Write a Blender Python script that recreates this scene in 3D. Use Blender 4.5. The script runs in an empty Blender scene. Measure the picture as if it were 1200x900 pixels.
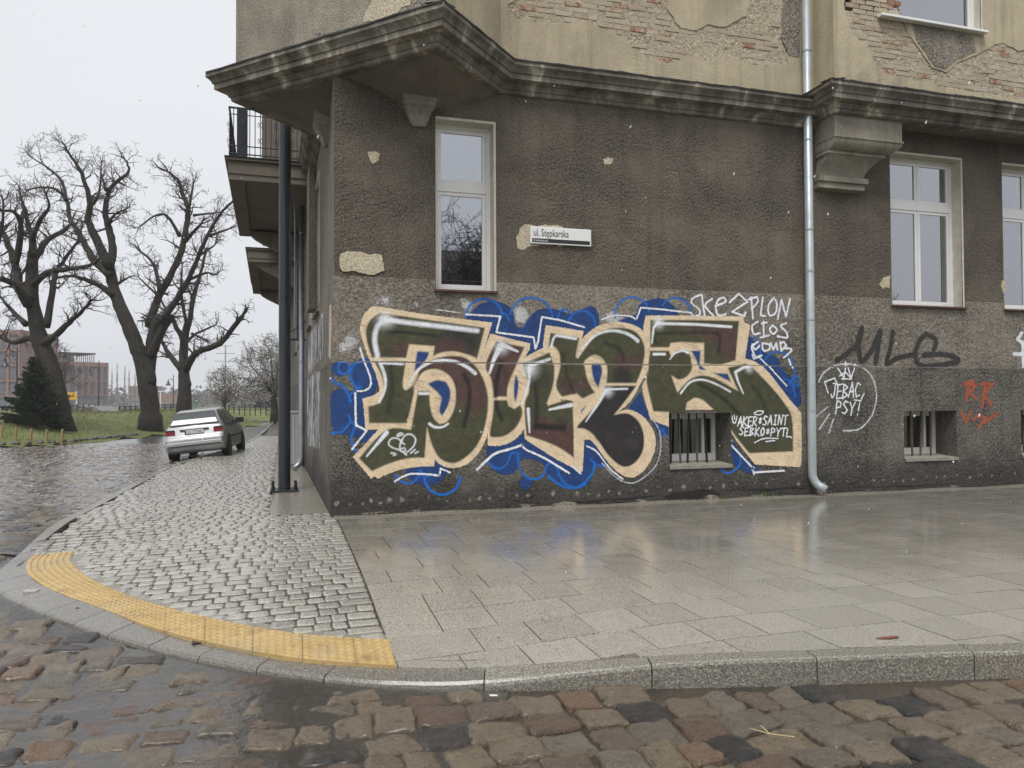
import bpy, bmesh, math, random
import numpy as np
from mathutils import Vector, Matrix, noise as mnoise
from mathutils.geometry import delaunay_2d_cdt

random.seed(7); NR = np.random.default_rng(7)
SC = bpy.context.scene
COL = SC.collection
R = math.radians
# ------------------------------------------------------------------ camera
AZ, PITCH, ROLL = R(73.5), math.atan(20 / 900), R(0.25)
CAM = Vector((-0.64, -10.70, 1.55))
_f0 = Vector((math.cos(AZ), math.sin(AZ), 0)); _r0 = Vector((math.sin(AZ), -math.cos(AZ), 0)); _u0 = Vector((0, 0, 1))
C_F = _f0 * math.cos(PITCH) + _u0 * math.sin(PITCH)
_u = _u0 * math.cos(PITCH) - _f0 * math.sin(PITCH)
C_R = _r0 * math.cos(ROLL) - _u * math.sin(ROLL)
C_U = _u * math.cos(ROLL) + _r0 * math.sin(ROLL)
cam = bpy.data.cameras.new('camera'); cam.sensor_fit = 'HORIZONTAL'; cam.sensor_width = 36; cam.lens = 27.0
cam.clip_start = 0.05; cam.clip_end = 4000
cam_o = bpy.data.objects.new('camera', cam); COL.objects.link(cam_o)
cam_o.matrix_world = Matrix(((C_R.x, C_U.x, -C_F.x, CAM.x), (C_R.y, C_U.y, -C_F.y, CAM.y), (C_R.z, C_U.z, -C_F.z, CAM.z), (0, 0, 0, 1)))
SC.camera = cam_o
# ------------------------------------------------------------------ world, sun, exposure
wd = bpy.data.worlds.new('World'); SC.world = wd; wd.use_nodes = True
_n, _l = wd.node_tree.nodes, wd.node_tree.links
_n.clear()
SUN_EL, SUN_AZ = R(60), R(238)
sky = _n.new('ShaderNodeTexSky'); sky.sky_type = 'NISHITA'; sky.sun_disc = False
sky.sun_elevation = SUN_EL; sky.sun_rotation = R(90) - SUN_AZ; sky.air_density = 1.0; sky.dust_density = 6.0; sky.ozone_density = 1.0
hs = _n.new('ShaderNodeHueSaturation'); hs.inputs['Saturation'].default_value = 0.10; hs.inputs['Value'].default_value = 1.0
_l.new(sky.outputs[0], hs.inputs['Color'])
tc = _n.new('ShaderNodeTexCoord'); cl = _n.new('ShaderNodeTexNoise'); cl.inputs['Scale'].default_value = 1.6; cl.inputs['Detail'].default_value = 5
_l.new(tc.outputs['Generated'], cl.inputs['Vector'])
cr = _n.new('ShaderNodeValToRGB')
cr.color_ramp.elements[0].position = 0.3; cr.color_ramp.elements[0].color = (5.45, 5.6, 5.95, 1)
cr.color_ramp.elements[1].position = 0.7; cr.color_ramp.elements[1].color = (6.0, 6.15, 6.45, 1)
_l.new(cl.outputs[0], cr.inputs[0])
mx = _n.new('ShaderNodeMixRGB'); mx.inputs[0].default_value = 0.86
_l.new(hs.outputs[0], mx.inputs[1]); _l.new(cr.outputs[0], mx.inputs[2])
bg = _n.new('ShaderNodeBackground'); bg.inputs['Strength'].default_value = 0.10
_l.new(mx.outputs[0], bg.inputs['Color'])
wo = _n.new('ShaderNodeOutputWorld'); _l.new(bg.outputs[0], wo.inputs['Surface'])
sun = bpy.data.lights.new('sun', 'SUN'); sun.energy = 1.5; sun.angle = R(24); sun.color = (1, 0.97, 0.93)
sun_o = bpy.data.objects.new('sun', sun); COL.objects.link(sun_o)
_sd = Vector((math.cos(SUN_AZ) * math.cos(SUN_EL), math.sin(SUN_AZ) * math.cos(SUN_EL), math.sin(SUN_EL)))
sun_o.rotation_euler = _sd.to_track_quat('Z', 'Y').to_euler(); sun_o.location = (-10, -20, 30)
SC.view_settings.view_transform = 'Standard'; SC.view_settings.look = 'None'
SC.view_settings.exposure = 0.62; SC.view_settings.gamma = 1.0; SC.view_settings.use_curve_mapping = False
SC.render.engine = 'CYCLES'
cy = SC.cycles
cy.use_denoising = True; cy.max_bounces = 7; cy.diffuse_bounces = 3; cy.glossy_bounces = 3; cy.transparent_max_bounces = 24
cy.volume_bounces = 0; cy.transmission_bounces = 4; cy.use_adaptive_sampling = True; cy.adaptive_threshold = 0.02; cy.caustics_reflective = False; cy.caustics_refractive = False
# ------------------------------------------------------------------ tools
def ray(px, py): return C_F + C_R * ((px - 600) / 900) - C_U * ((py - 450) / 900)
def at(px, py, d): return CAM + ray(px, py) * d                     # a survey point at distance d
def on_wall(px, py, off=0.0):
    d = ray(px, py); t = (-off - CAM.y) / d.y; p = CAM + d * t; return (p.x, p.z)
def on_ground(px, py, z=0.0):
    d = ray(px, py); t = (z - CAM.z) / d.z; p = CAM + d * t; return (p.x, p.y)
def project(p):
    d = Vector(p) - CAM; z = d.dot(C_F); 
    return (600 + 900 * d.dot(C_R) / z, 450 - 900 * d.dot(C_U) / z, z)

def tag(o, label=None, cat=None, group=None, kind=None):
    if label: o['label'] = label
    if cat: o['category'] = cat
    if group: o['group'] = group
    if kind: o['kind'] = kind
    return o
def empty(name, loc=(0, 0, 0), rz=0, label=None, cat=None, group=None):
    o = bpy.data.objects.new(name, None); COL.objects.link(o); o.location = loc; o.rotation_euler = (0, 0, rz); o.empty_display_size = 0.2
    return tag(o, label, cat, group)
def mobj(name, me, mat=None, parent=None, smooth=False):
    o = bpy.data.objects.new(name, me); COL.objects.link(o)
    if mat is not None and not me.materials: me.materials.append(mat)
    if smooth: me.polygons.foreach_set('use_smooth', [True] * len(me.polygons))
    if parent: o.parent = parent
    return o
def copy_tree(o, parent=None):
    c = o.copy(); COL.objects.link(c); c.parent = parent
    for ch in list(o.children): copy_tree(ch, c)
    return c
class MB:
    """collects vertices and faces for one mesh object"""
    def __init__(s): s.v = []; s.f = []; s.mi = []; s.cur = 0
    def add(s, vs, fs):
        b = len(s.v); s.v += [tuple(v) for v in vs]; s.f += [tuple(i + b for i in f) for f in fs]; s.mi += [s.cur] * len(fs); return b
    def box(s, lo, hi, bev=0.0, M=None):
        x0, y0, z0 = lo; x1, y1, z1 = hi
        if bev <= 0:
            vs = [(x0, y0, z0), (x1, y0, z0), (x1, y1, z0), (x0, y1, z0), (x0, y0, z1), (x1, y0, z1), (x1, y1, z1), (x0, y1, z1)]
            fs = [(3, 2, 1, 0), (4, 5, 6, 7), (0, 1, 5, 4), (1, 2, 6, 5), (2, 3, 7, 6), (3, 0, 4, 7)]
        else:
            bm = bmesh.new(); bmesh.ops.create_cube(bm, size=1)
            for v in bm.verts: v.co = Vector(((x0 + x1) / 2 + v.co.x * (x1 - x0), (y0 + y1) / 2 + v.co.y * (y1 - y0), (z0 + z1) / 2 + v.co.z * (z1 - z0)))
            bmesh.ops.bevel(bm, geom=list(bm.edges), offset=bev, segments=1, affect='EDGES')
            bm.verts.index_update(); vs = [tuple(v.co) for v in bm.verts]; fs = [[v.index for v in f.verts] for f in bm.faces]; bm.free()
        if M is not None: vs = [M @ Vector(v) for v in vs]
        return s.add(vs, fs)
    def quad(s, a, b, c, d): return s.add([a, b, c, d], [(0, 1, 2, 3)])
    def tube(s, pts, rad, n=8, caps=True):
        pts = [Vector(p) for p in pts]
        if not hasattr(rad, '__len__'): rad = [rad] * len(pts)
        rings = []; prev = None; vs = []; fs = []
        for i, p in enumerate(pts):
            t = (pts[min(i + 1, len(pts) - 1)] - pts[max(i - 1, 0)])
            t = t.normalized() if t.length > 1e-9 else Vector((0, 0, 1))
            if prev is None:
                a = Vector((1, 0, 0)) if abs(t.x) < 0.8 else Vector((0, 1, 0)); u = t.cross(a).normalized()
            else:
                u = (prev - t * prev.dot(t)); u = u.normalized() if u.length > 1e-6 else t.orthogonal().normalized()
            prev = u; w = t.cross(u)
            for k in range(n):
                a = 2 * math.pi * k / n; vs.append(p + (u * math.cos(a) + w * math.sin(a)) * rad[i])
        for i in range(len(pts) - 1):
            for k in range(n):
                a, b = i * n + k, i * n + (k + 1) % n; fs.append((a, b, b + n, a + n))
        if caps:
            fs.append(tuple(range(n - 1, -1, -1))); fs.append(tuple((len(pts) - 1) * n + k for k in range(n)))
        return s.add(vs, fs)
    def lathe(s, prof, c=(0, 0, 0), n=24, M=None):
        vs = []; fs = []
        for (r, z) in prof:
            for k in range(n):
                a = 2 * math.pi * k / n; vs.append(Vector((c[0] + r * math.cos(a), c[1] + r * math.sin(a), c[2] + z)))
        for i in range(len(prof) - 1):
            for k in range(n):
                a, b = i * n + k, i * n + (k + 1) % n; fs.append((a, b, b + n, a + n))
        if M is not None: vs = [M @ v for v in vs]
        return s.add(vs, fs)
    def sweep(s, path, prof, zs=None, closed=False):
        """profile (offset to the right-hand outside, z) swept along a plan polyline with mitres; outside is to the right of travel"""
        path = [Vector((p[0], p[1])) for p in path]; n = len(path); vs = []; fs = []; m = len(prof)
        for i in range(n):
            if closed or 0 < i < n - 1:
                d0 = (path[i] - path[i - 1]).normalized(); d1 = (path[(i + 1) % n] - path[i]).normalized()
            elif i == 0: d0 = d1 = (path[1] - path[0]).normalized()
            else: d0 = d1 = (path[i] - path[i - 1]).normalized()
            n0 = Vector((d0.y, -d0.x)); n1 = Vector((d1.y, -d1.x)); mt = (n0 + n1); mt = mt.normalized(); k = 1 / max(0.3, mt.dot(n0))
            for (o, z) in prof: vs.append((path[i].x + mt.x * o * k, path[i].y + mt.y * o * k, z + (zs[i] if zs else 0)))
        for i in range(n if closed else n - 1):
            for j in range(m - 1):
                a, b = i * m + j, ((i + 1) % n) * m + j; fs.append((a, b, b + 1, a + 1))
        return s.add(vs, fs)
    def mesh(s, name='m'):
        me = bpy.data.meshes.new(name); me.from_pydata([tuple(v) for v in s.v], [], s.f); me.update(); return me
    def build(s, name, mats, parent=None, smooth=False):
        me = s.mesh(name)
        if not isinstance(mats, (list, tuple)): mats = [mats]
        for m in mats: me.materials.append(m)
        if len(mats) > 1: me.polygons.foreach_set('material_index', s.mi)
        return mobj(name, me, None, parent, smooth)
def autosmooth(o, ang=40):
    me = o.data; me.polygons.foreach_set('use_smooth', [True] * len(me.polygons))
    bm = bmesh.new(); bm.from_mesh(me)
    for e in bm.edges:
        if len(e.link_faces) == 2 and e.calc_face_angle(0) > R(ang): e.smooth = False
    bm.to_mesh(me); bm.free(); return o
def catmull(pts, seg=6, closed=False):
    P = [np.array(p, float) for p in pts]; n = len(P); out = []
    rng = range(n) if closed else range(n - 1)
    for i in rng:
        if closed: p0, p1, p2, p3 = P[i - 1], P[i], P[(i + 1) % n], P[(i + 2) % n]
        else: p0, p1, p2, p3 = P[max(i - 1, 0)], P[i], P[i + 1], P[min(i + 2, n - 1)]
        for k in range(seg):
            t = k / seg
            out.append(0.5 * ((2 * p1) + (-p0 + p2) * t + (2 * p0 - 5 * p1 + 4 * p2 - p3) * t * t + (-p0 + 3 * p1 - 3 * p2 + p3) * t ** 3))
    if not closed: out.append(P[-1])
    return out
# ------------------------------------------------------------------ materials
def lin(r, g, b):
    f = lambda c: (c / 255 / 12.92) if c / 255 <= 0.04045 else ((c / 255 + 0.055) / 1.055) ** 2.4
    return (f(r), f(g), f(b), 1)
def c4(c): return tuple(c) + (1,) if len(c) == 3 else tuple(c)
class NT:
    def __init__(s, name):
        s.m = bpy.data.materials.new(name); s.m.use_nodes = True; s.t = s.m.node_tree; s.n = s.t.nodes; s.n.clear()
        s.out = s.n.new('ShaderNodeOutputMaterial'); s.p = s.n.new('ShaderNodeBsdfPrincipled'); s.link(s.p.outputs[0], s.out.inputs[0])
    def link(s, a, b): s.t.links.new(a, b)
    def node(s, t, **kw):
        n = s.n.new('ShaderNode' + t)
        for k, v in kw.items(): setattr(n, k, v)
        return n
    def setin(s, sock, v):
        if hasattr(v, 'is_output') or isinstance(v, bpy.types.NodeSocket): s.link(v, sock)
        else: sock.default_value = v
    def pos(s, obj=False):
        return s.node('TexCoord').outputs['Object'] if obj else s.node('NewGeometry').outputs['Position']
    def mapping(s, v, scale=(1, 1, 1), loc=(0, 0, 0), rot=(0, 0, 0)):
        m = s.node('Mapping'); m.inputs['Scale'].default_value = scale; m.inputs['Location'].default_value = loc; m.inputs['Rotation'].default_value = rot; s.link(v, m.inputs[0]); return m.outputs[0]
    def noise(s, v, scale, detail=5, rough=0.6, dist=0.0):
        n = s.node('TexNoise'); s.link(v, n.inputs['Vector']); n.inputs['Scale'].default_value = scale; n.inputs['Detail'].default_value = detail; n.inputs['Roughness'].default_value = rough; n.inputs['Distortion'].default_value = dist; return n.outputs[0]
    def voro(s, v, scale, feat='F1', out=0, rand=1.0):
        n = s.node('TexVoronoi', feature=feat); s.link(v, n.inputs['Vector']); n.inputs['Scale'].default_value = scale; n.inputs['Randomness'].default_value = rand; return n.outputs[out]
    def ramp(s, f, stops, interp='LINEAR'):
        r = s.node('ValToRGB'); r.color_ramp.interpolation = interp; e = r.color_ramp.elements
        while len(e) < len(stops): e.new(0.5)
        for i, (p, c) in enumerate(stops): e[i].position = p; e[i].color = c4(c) if hasattr(c, '__len__') else (c, c, c, 1)
        s.link(f, r.inputs[0]); return r.outputs[0]
    def mix(s, f, a, b, mode='MIX'):
        m = s.node('MixRGB', blend_type=mode); s.setin(m.inputs[0], f); 
        s.setin(m.inputs[1], c4(a) if isinstance(a, (tuple, list)) else a); s.setin(m.inputs[2], c4(b) if isinstance(b, (tuple, list)) else b); return m.outputs[0]
    def math(s, op, a, b=0.0, clamp=False):
        m = s.node('Math', operation=op, use_clamp=clamp); s.setin(m.inputs[0], a); s.setin(m.inputs[1], b); return m.outputs[0]
    def range(s, v, a, b, c=0.0, d=1.0, smooth=True):
        m = s.node('MapRange'); 
        if smooth: m.interpolation_type = 'SMOOTHSTEP'
        s.link(v, m.inputs[0]); m.inputs[1].default_value = a; m.inputs[2].default_value = b; m.inputs[3].default_value = c; m.inputs[4].default_value = d; return m.outputs[0]
    def sep(s, v): n = s.node('SeparateXYZ'); s.link(v, n.inputs[0]); return n.outputs
    def bump(s, h, strength=0.4, dist=0.01, prev=None):
        b = s.node('Bump'); b.inputs['Strength'].default_value = strength; b.inputs['Distance'].default_value = dist; s.link(h, b.inputs['Height'])
        if prev is not None: s.link(prev, b.inputs['Normal'])
        return b.outputs[0]
    def fin(s, col=None, rough=None, nrm=None, metal=None, spec=None, **kw):
        for k, v in (('Base Color', col), ('Roughness', rough), ('Normal', nrm), ('Metallic', metal), ('Specular IOR Level', spec)):
            if v is not None: s.setin(s.p.inputs[k], c4(v) if (k == 'Base Color' and isinstance(v, tuple)) else v)
        for k, v in kw.items(): s.setin(s.p.inputs[k], v)
        return s.m
def simple(name, col, rough=0.5, metal=0.0, var=0.15, scale=6, bump=0.0, bscale=60, spec=0.5, obj=True, **kw):
    n = NT(name); p = n.pos(obj); f = n.noise(p, scale, 5)
    a = tuple(c * (1 - var) for c in col[:3]); b = tuple(min(1, c * (1 + var)) for c in col[:3])
    c = n.ramp(f, [(0.3, a), (0.7, b)])
    nr = None
    if bump > 0: nr = n.bump(n.noise(p, bscale, 4), bump, 0.01)
    rr = n.range(n.noise(p, scale * 2.3, 3), 0.3, 0.7, rough * 0.85, min(1, rough * 1.15))
    return n.fin(c, rr, nr, metal, spec, **kw)
# ================================================================== building materials
def stucco(name, base, dark, light, bstr, bscale, grain=1.0, rough=0.85, streak=0.5, obj=False, wet=0.0, speck=0.0, low=None):
    n = NT(name); p = n.pos(obj)
    big = n.noise(p, 0.9, 6, 0.6, 0.6); mid = n.noise(p, 7, 6, 0.65); fine = n.noise(p, bscale, 3, 0.6)
    c = n.ramp(big, [(0.28, dark), (0.5, base), (0.75, light)])
    c = n.mix(n.range(mid, 0.35, 0.75, 0.0, 0.45), c, dark)
    st = n.noise(n.mapping(p, (3.2, 3.2, 0.22)), 1.7, 6, 0.6)
    c = n.mix(n.math('MULTIPLY', n.range(st, 0.48, 0.70), streak), c, tuple(x * 0.55 for x in dark[:3]))
    dm = n.noise(n.mapping(p, (1, 1, .55), (7.3, 0, 2.1)), .55, 7, .62, .9)
    c = n.mix(n.math('MULTIPLY', n.range(dm, .50, .66), min(1, .9 * streak + .1)), c, tuple(x * 0.62 for x in dark[:3]))
    sc = n.noise(n.mapping(p, (2.5, 2.5, 9), (0, 0, 4)), 2.3, 5, .7, 1.5)
    c = n.mix(n.range(sc, .66, .74, 0, .22), c, tuple(min(1, x * 1.5) for x in light[:3]))
    c = n.mix(n.range(fine, 0.42, 0.7, 0.0, 0.5 * grain), c, tuple(min(1, x * 1.7) for x in light[:3]))
    c = n.mix(n.range(fine, 0.45, 0.25, 0.0, 0.6 * grain), c, tuple(x * 0.4 for x in dark[:3]))
    if speck > 0:
        sp = n.noise(p, bscale * 2.2, 2, 0.5); pt = n.noise(p, 1.8, 4)
        c = n.mix(n.math('MULTIPLY', n.range(sp, 0.56, 0.66), n.range(pt, 0.42, 0.62, 0.0, speck)), c, (0.42, 0.40, 0.34))
    if low:                                                             # splash dirt above the pavement
        z = n.sep(p)[2]; e = n.math('ADD', z, n.math('MULTIPLY', n.math('SUBTRACT', n.noise(p, 3.5, 5), 0.5), 0.9))
        c = n.mix(n.math('MULTIPLY', n.range(e, low[0], low[1], 1.0, 0.0), low[3]), c, low[2])
    coarse = n.noise(n.mapping(p, (1, 1, .8)), bscale * .62, 2, 0.5, 0.4)
    h = n.math('ADD', n.math('ADD', n.math('MULTIPLY', fine, .7), coarse), n.math('MULTIPLY', mid, 0.4))
    b = n.bump(h, bstr, 0.055); n.link(n.range(n.noise(n.mapping(p, (1, 1, 1.6), (2, 0, 9)), .8, 4, .6), .36, .62, bstr * .28, bstr), b.node.inputs['Strength'])
    return n.fin(c, rough - wet * 0.3, b, 0.0, 0.35)
M_WALL = stucco('dark_stucco', (0.120, 0.102, 0.079), (0.066, 0.057, 0.046), (0.174, 0.149, 0.116), 1.0, 42, streak=0.38)
M_BAND = stucco('rough_band_stucco', (0.205, 0.182, 0.148), (0.130, 0.116, 0.095), (0.265, 0.237, 0.195), 0.95, 34, streak=0.5, speck=0.25)
M_PLINTH = stucco('plinth_render', (0.118, 0.109, 0.094), (0.060, 0.056, 0.050), (0.180, 0.166, 0.140), 1.0, 38, streak=0.6, speck=0.8, low=(0.15, 0.75, (0.032, 0.03, 0.027), 0.75))
M_LWALL = stucco('side_wall_stucco', (0.170, 0.150, 0.122), (0.11, 0.10, 0.085), (0.23, 0.21, 0.175), 0.5, 40, streak=0.4)
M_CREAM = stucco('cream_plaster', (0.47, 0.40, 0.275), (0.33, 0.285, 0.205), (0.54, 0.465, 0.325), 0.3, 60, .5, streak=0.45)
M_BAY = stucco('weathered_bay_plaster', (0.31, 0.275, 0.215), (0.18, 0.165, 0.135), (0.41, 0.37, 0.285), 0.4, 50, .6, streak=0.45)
M_DARKPL = stucco('sooty_plaster', (0.20, 0.18, 0.15), (0.10, 0.09, 0.08), (0.34, 0.30, 0.24), 1.0, 30)
M_PATCH = stucco('pale_repair_plaster', (0.48, 0.42, 0.30), (0.38, 0.33, 0.24), (0.54, 0.475, 0.35), 0.3, 40, streak=0.1)
def cornice_mat():
    n = NT('cornice_plaster'); p = n.pos()
    a = n.noise(n.mapping(p, (1, 1, 0.25)), 3.0, 6, 0.65, 0.4); b = n.noise(p, 14, 5)
    c = n.ramp(a, [(0.30, (0.07, 0.063, 0.052)), (0.46, (0.17, 0.152, 0.122)), (0.57, (0.25, 0.225, 0.18)), (0.63, (0.52, 0.48, 0.40))])
    pt = n.noise(n.mapping(p, (1.2, 1.2, 0.5), (3, 1, 0)), 2.2, 3)
    c = n.mix(n.range(pt, 0.55, 0.62, 0, 0.55), c, (0.07, 0.065, 0.058))
    c = n.mix(n.range(b, 0.4, 0.75, 0, 0.35), c, (0.10, 0.092, 0.078))
    return n.fin(c, 0.75, n.bump(n.math('ADD', a, b), 0.35, 0.02), 0, 0.4)
M_CORN = cornice_mat()
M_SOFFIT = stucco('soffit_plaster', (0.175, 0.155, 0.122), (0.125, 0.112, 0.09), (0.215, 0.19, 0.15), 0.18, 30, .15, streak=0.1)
M_STONE = stucco('console_plaster', (0.33, 0.30, 0.242), (0.21, 0.19, 0.155), (0.41, 0.375, 0.305), 0.2, 26, .15, streak=0.5)
M_FLASH = simple('flashing_metal', (0.035, 0.036, 0.038), 0.45, 0.3)
M_ZINC = simple('galvanised_pipe', (0.40, 0.45, 0.46), 0.42, 0.35, 0.12, 3, 0.08, 30)
M_ZINCD = simple('old_grey_pipe', (0.30, 0.33, 0.35), 0.4, 0.6, 0.15, 3)
M_PVC = simple('white_window_frame', (0.83, 0.83, 0.81), 0.32, 0, 0.03, 4)
M_REVEAL = simple('pale_reveal_paint', (0.58, 0.55, 0.47), 0.7, 0, 0.14, 7, 0.25, 40)
M_SILL = simple('brown_sill', (0.11, 0.06, 0.045), 0.5, 0, 0.3, 12)
M_SILLC = simple('concrete_sill', (0.27, 0.25, 0.21), 0.7, 0, 0.25, 9, 0.4, 50)
M_IRON = simple('black_iron', (0.022, 0.023, 0.026), 0.42, 0.2, 0.3, 12, 0.1, 60)
M_RUST = simple('rusty_bar', (0.12, 0.085, 0.055), 0.7, 0.1, 0.5, 25, 0.4, 90)
M_ROOM = simple('dim_room', (0.10, 0.105, 0.115), 0.9, 0, 0.15, 3)
M_CURT = simple('net_curtain', (0.30, 0.315, 0.35), 0.9, 0, 0.06, 2)
def glass_mat(name='window_glass', f0=.30):
    n = NT(name); n.n.remove(n.p)
    tr = n.node('BsdfTransparent'); tr.inputs[0].default_value = (0.55, 0.58, 0.60, 1)
    gl = n.node('BsdfGlossy'); gl.inputs['Roughness'].default_value = 0.012; gl.inputs[0].default_value = (0.93, 0.95, 1.0, 1)
    p = n.pos(); b = n.bump(n.noise(p, 1.3, 2), 0.05, 0.02); n.link(b, gl.inputs['Normal'])
    lw = n.node('LayerWeight'); lw.inputs[0].default_value = 0.55
    f = n.range(lw.outputs['Fresnel'], 0.0, 1.0, f0, 1.0, False)
    ms = n.node('MixShader'); n.link(f, ms.inputs[0]); n.link(tr.outputs[0], ms.inputs[1]); n.link(gl.outputs[0], ms.inputs[2]); n.link(ms.outputs[0], n.out.inputs[0])
    return n.m
M_GLASS = glass_mat(); M_GLASSD = glass_mat('cellar_glass', .05)

# ================================================================== the corner house
HOUSE = empty('tenement_house', (0, 0, 0), 0, 'weathered grey and cream plaster corner tenement with graffiti and corner bay', 'building')
RL = R(-89)                                                              # local frame of the side street front
LD = Vector((math.cos(R(91)), math.sin(R(91)), 0)); LN = Vector((-math.sin(R(91)), math.cos(R(91)), 0))
def side(o): o.rotation_euler = (0, 0, RL); return o
def panels(mb, u0, u1, z0, z1, holes, y):
    us = sorted({u0, u1} | {h[k] for h in holes for k in (0, 1) if u0 < h[k] < u1}); zs = sorted({z0, z1} | {h[k] for h in holes for k in (2, 3) if z0 < h[k] < z1})
    for i in range(len(us) - 1):
        for j in range(len(zs) - 1):
            cu, cz = (us[i] + us[i + 1]) / 2, (zs[j] + zs[j + 1]) / 2
            if any(h[0] < cu < h[1] and h[2] < cz < h[3] for h in holes): continue
            mb.quad((us[i], y, zs[j]), (us[i + 1], y, zs[j]), (us[i + 1], y, zs[j + 1]), (us[i], y, zs[j + 1]))
ZD, ZP = 3.27, 2.09                                                      # band top, plinth top
OB, OP = 0.014, 0.036                                                    # how far band and plinth stand proud
W1 = (1.41, 2.26, 3.13, 5.57); W2 = (9.30, 10.82, 3.16, 5.78); W3 = (11.77, 13.29, 3.16, 5.78)
B1 = (5.04, 6.12, 0.54, 1.35); B2 = (9.48, 10.61, 0.54, 1.35); B3 = (12.07, 13.2, 0.54, 1.35)
WEND = 16.0
m = MB(); panels(m, 0.0, WEND, ZD, 6.30, [W1, W2, W3], 0.0); m.build('ground_floor_wall', M_WALL, HOUSE)
m = MB(); panels(m, -OB, WEND, ZP, ZD, [W1, W2, W3], -OB); m.quad((-OB, -OB, ZD), (WEND, -OB, ZD), (WEND, 0, ZD + .004), (0, 0, ZD + .004)); m.build('rough_wall_band', M_BAND, HOUSE)
m = MB(); panels(m, -OP, WEND, -0.4, ZP, [B1, B2, B3], -OP); m.quad((-OP, -OP, ZP), (WEND, -OP, ZP), (WEND, -OB, ZP + .022), (-OB, -OB, ZP + .022)); m.build('plinth', M_PLINTH, HOUSE)
# side street front (local a = -s)
SWIN = [(-4.25, -3.05, 3.13, 5.57), (-6.9, -5.7, 3.13, 5.57), (-12.6, -11.2, 3.13, 5.57), (-16, -14.6, 3.13, 5.57)]
m = MB(); panels(m, -30, 0, ZD, 6.30, SWIN, 0.0); side(m.build('side_wall', M_LWALL, HOUSE))
m = MB(); panels(m, -30, OB, ZP, ZD, SWIN, -OB); m.quad((-30, -OB, ZD), (OB, -OB, ZD), (0, 0, ZD + .004), (-30, 0, ZD + .004)); side(m.build('side_wall_band', M_LWALL, HOUSE))
m = MB(); panels(m, -30, OP, -0.4, ZP, [], -OP); m.quad((-30, -OP, ZP), (OP, -OP, ZP), (OB, -OB, ZP + .022), (-30, -OB, ZP + .022)); side(m.build('side_plinth', M_PLINTH, HOUSE))
# back and roof so the house is closed
m = MB(); m.box((0.05, 13.9, -0.4), (WEND, 14.0, 11)); m.box((WEND, 0, -0.4), (WEND + .1, 14, 11)); m.box((0.05, 0.4, 10.9), (WEND, 13.9, 11.0)); m.build('rear_wall', M_LWALL, HOUSE)

def window(rect, cols, trans, parent, onside=False, recess=0.19, sill=True, curtain=True, room=True):
    x0, x1, z0, z1 = rect; y = recess; fr = 0.06; d = 0.07
    m = MB(); m.box((x0, y, z0), (x0 + fr, y + d, z1)); m.box((x1 - fr, y, z0), (x1, y + d, z1)); m.box((x0 + fr, y + .001, z1 - fr), (x1 - fr, y + d, z1)); m.box((x0 + fr, y + .001, z0), (x1 - fr, y + d, z0 + fr))
    if trans: m.box((x0 + fr, y - .004, trans - .065), (x1 - fr, y + d, trans + .065))
    w = m.build('window', M_PVC, parent)
    if onside: side(w)
    parts = []
    rows = [(z0 + fr, trans - .065), (trans + .065, z1 - fr)] if trans else [(z0 + fr, z1 - fr)]
    cw = (x1 - x0 - 2 * fr) / cols
    for (a, b) in rows:
        for c in range(cols):
            u0 = x0 + fr + c * cw + .004; u1 = u0 + cw - .008; s = 0.055
            q = MB(); q.box((u0, y + .008, a + .004), (u0 + s, y + d - .01, b - .004)); q.box((u1 - s, y + .008, a + .004), (u1, y + d - .01, b - .004)); q.box((u0 + s, y + .009, a + .004), (u1 - s, y + d - .01, a + s)); q.box((u0 + s, y + .009, b - s), (u1 - s, y + d - .01, b - .004))
            q.build('sash', M_PVC, w)
            g = MB(); g.box((u0 + s, y + .027, a + s), (u1 - s, y + .033, b - s)); g.build('pane', M_GLASS, w)
    r = MB(); o = 0.012
    r.quad((x0, -OB, z0), (x0, y, z0), (x0, y, z1), (x0, -.001, z1)); r.quad((x1, -OB, z0), (x1, y, z0), (x1, y, z1), (x1, -.001, z1)); r.quad((x0, 0, z1), (x1, 0, z1), (x1, y, z1), (x0, y, z1)); r.quad((x0, 0, z0), (x1, 0, z0), (x1, y, z0), (x0, y, z0))
    r.box((x1, -.016, z0), (x1 + .035, -.001, z1 + .035)); r.box((x0, -.016, z1), (x1, -.001, z1 + .035))
    r.build('reveal', M_REVEAL, w)
    if sill:
        q = MB(); q.box((x0 - .03, -.075, z0 - .028), (x1 + .05, y, z0 + .004), .004); q.build('sill', M_SILL, w)
    if room:
        q = MB(); q.box((x0 - .2, y + .9, z0 - .2), (x1 + .2, y + .95, z1 + .2)); q.build('room_back', M_ROOM, w)
        q = MB(); q.box((x0 - .2, y + d + .02, z0 - .2), (x0 - .15, y + .9, z1 + .2)); q.box((x1 + .15, y + d + .02, z0 - .2), (x1 + .2, y + .9, z1 + .2)); q.box((x0 - .15, y + d + .02, z1 + .15), (x1 + .15, y + .9, z1 + .2)); q.box((x0 - .15, y + d + .02, z0 - .2), (x1 + .15, y + .9, z0 - .15)); q.build('room_side', M_ROOM, w)
    if curtain:
        q = MB(); k = 60; x = x0 + .02; 
        w0, w1 = (x0 + .05, x1 - .30) if cols > 1 else (x0 + .05, x1 - .05)
        for i in range(k):
            a = w0 + (w1 - w0) * i / k; b = w0 + (w1 - w0) * (i + 1) / k; za = z0 + (0 if cols > 1 else 1.55)
            fy = lambda t: y + .22 + .015 * math.sin(t * 55)
            q.quad((a, fy(a), za), (b, fy(b), za), (b, fy(b), z1), (a, fy(a), z1))
        q.build('curtain', M_CURT, w)
    return w
window(W1, 1, 4.66, HOUSE); window(W2, 2, 4.94, HOUSE); window(W3, 2, 4.94, HOUSE)
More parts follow.
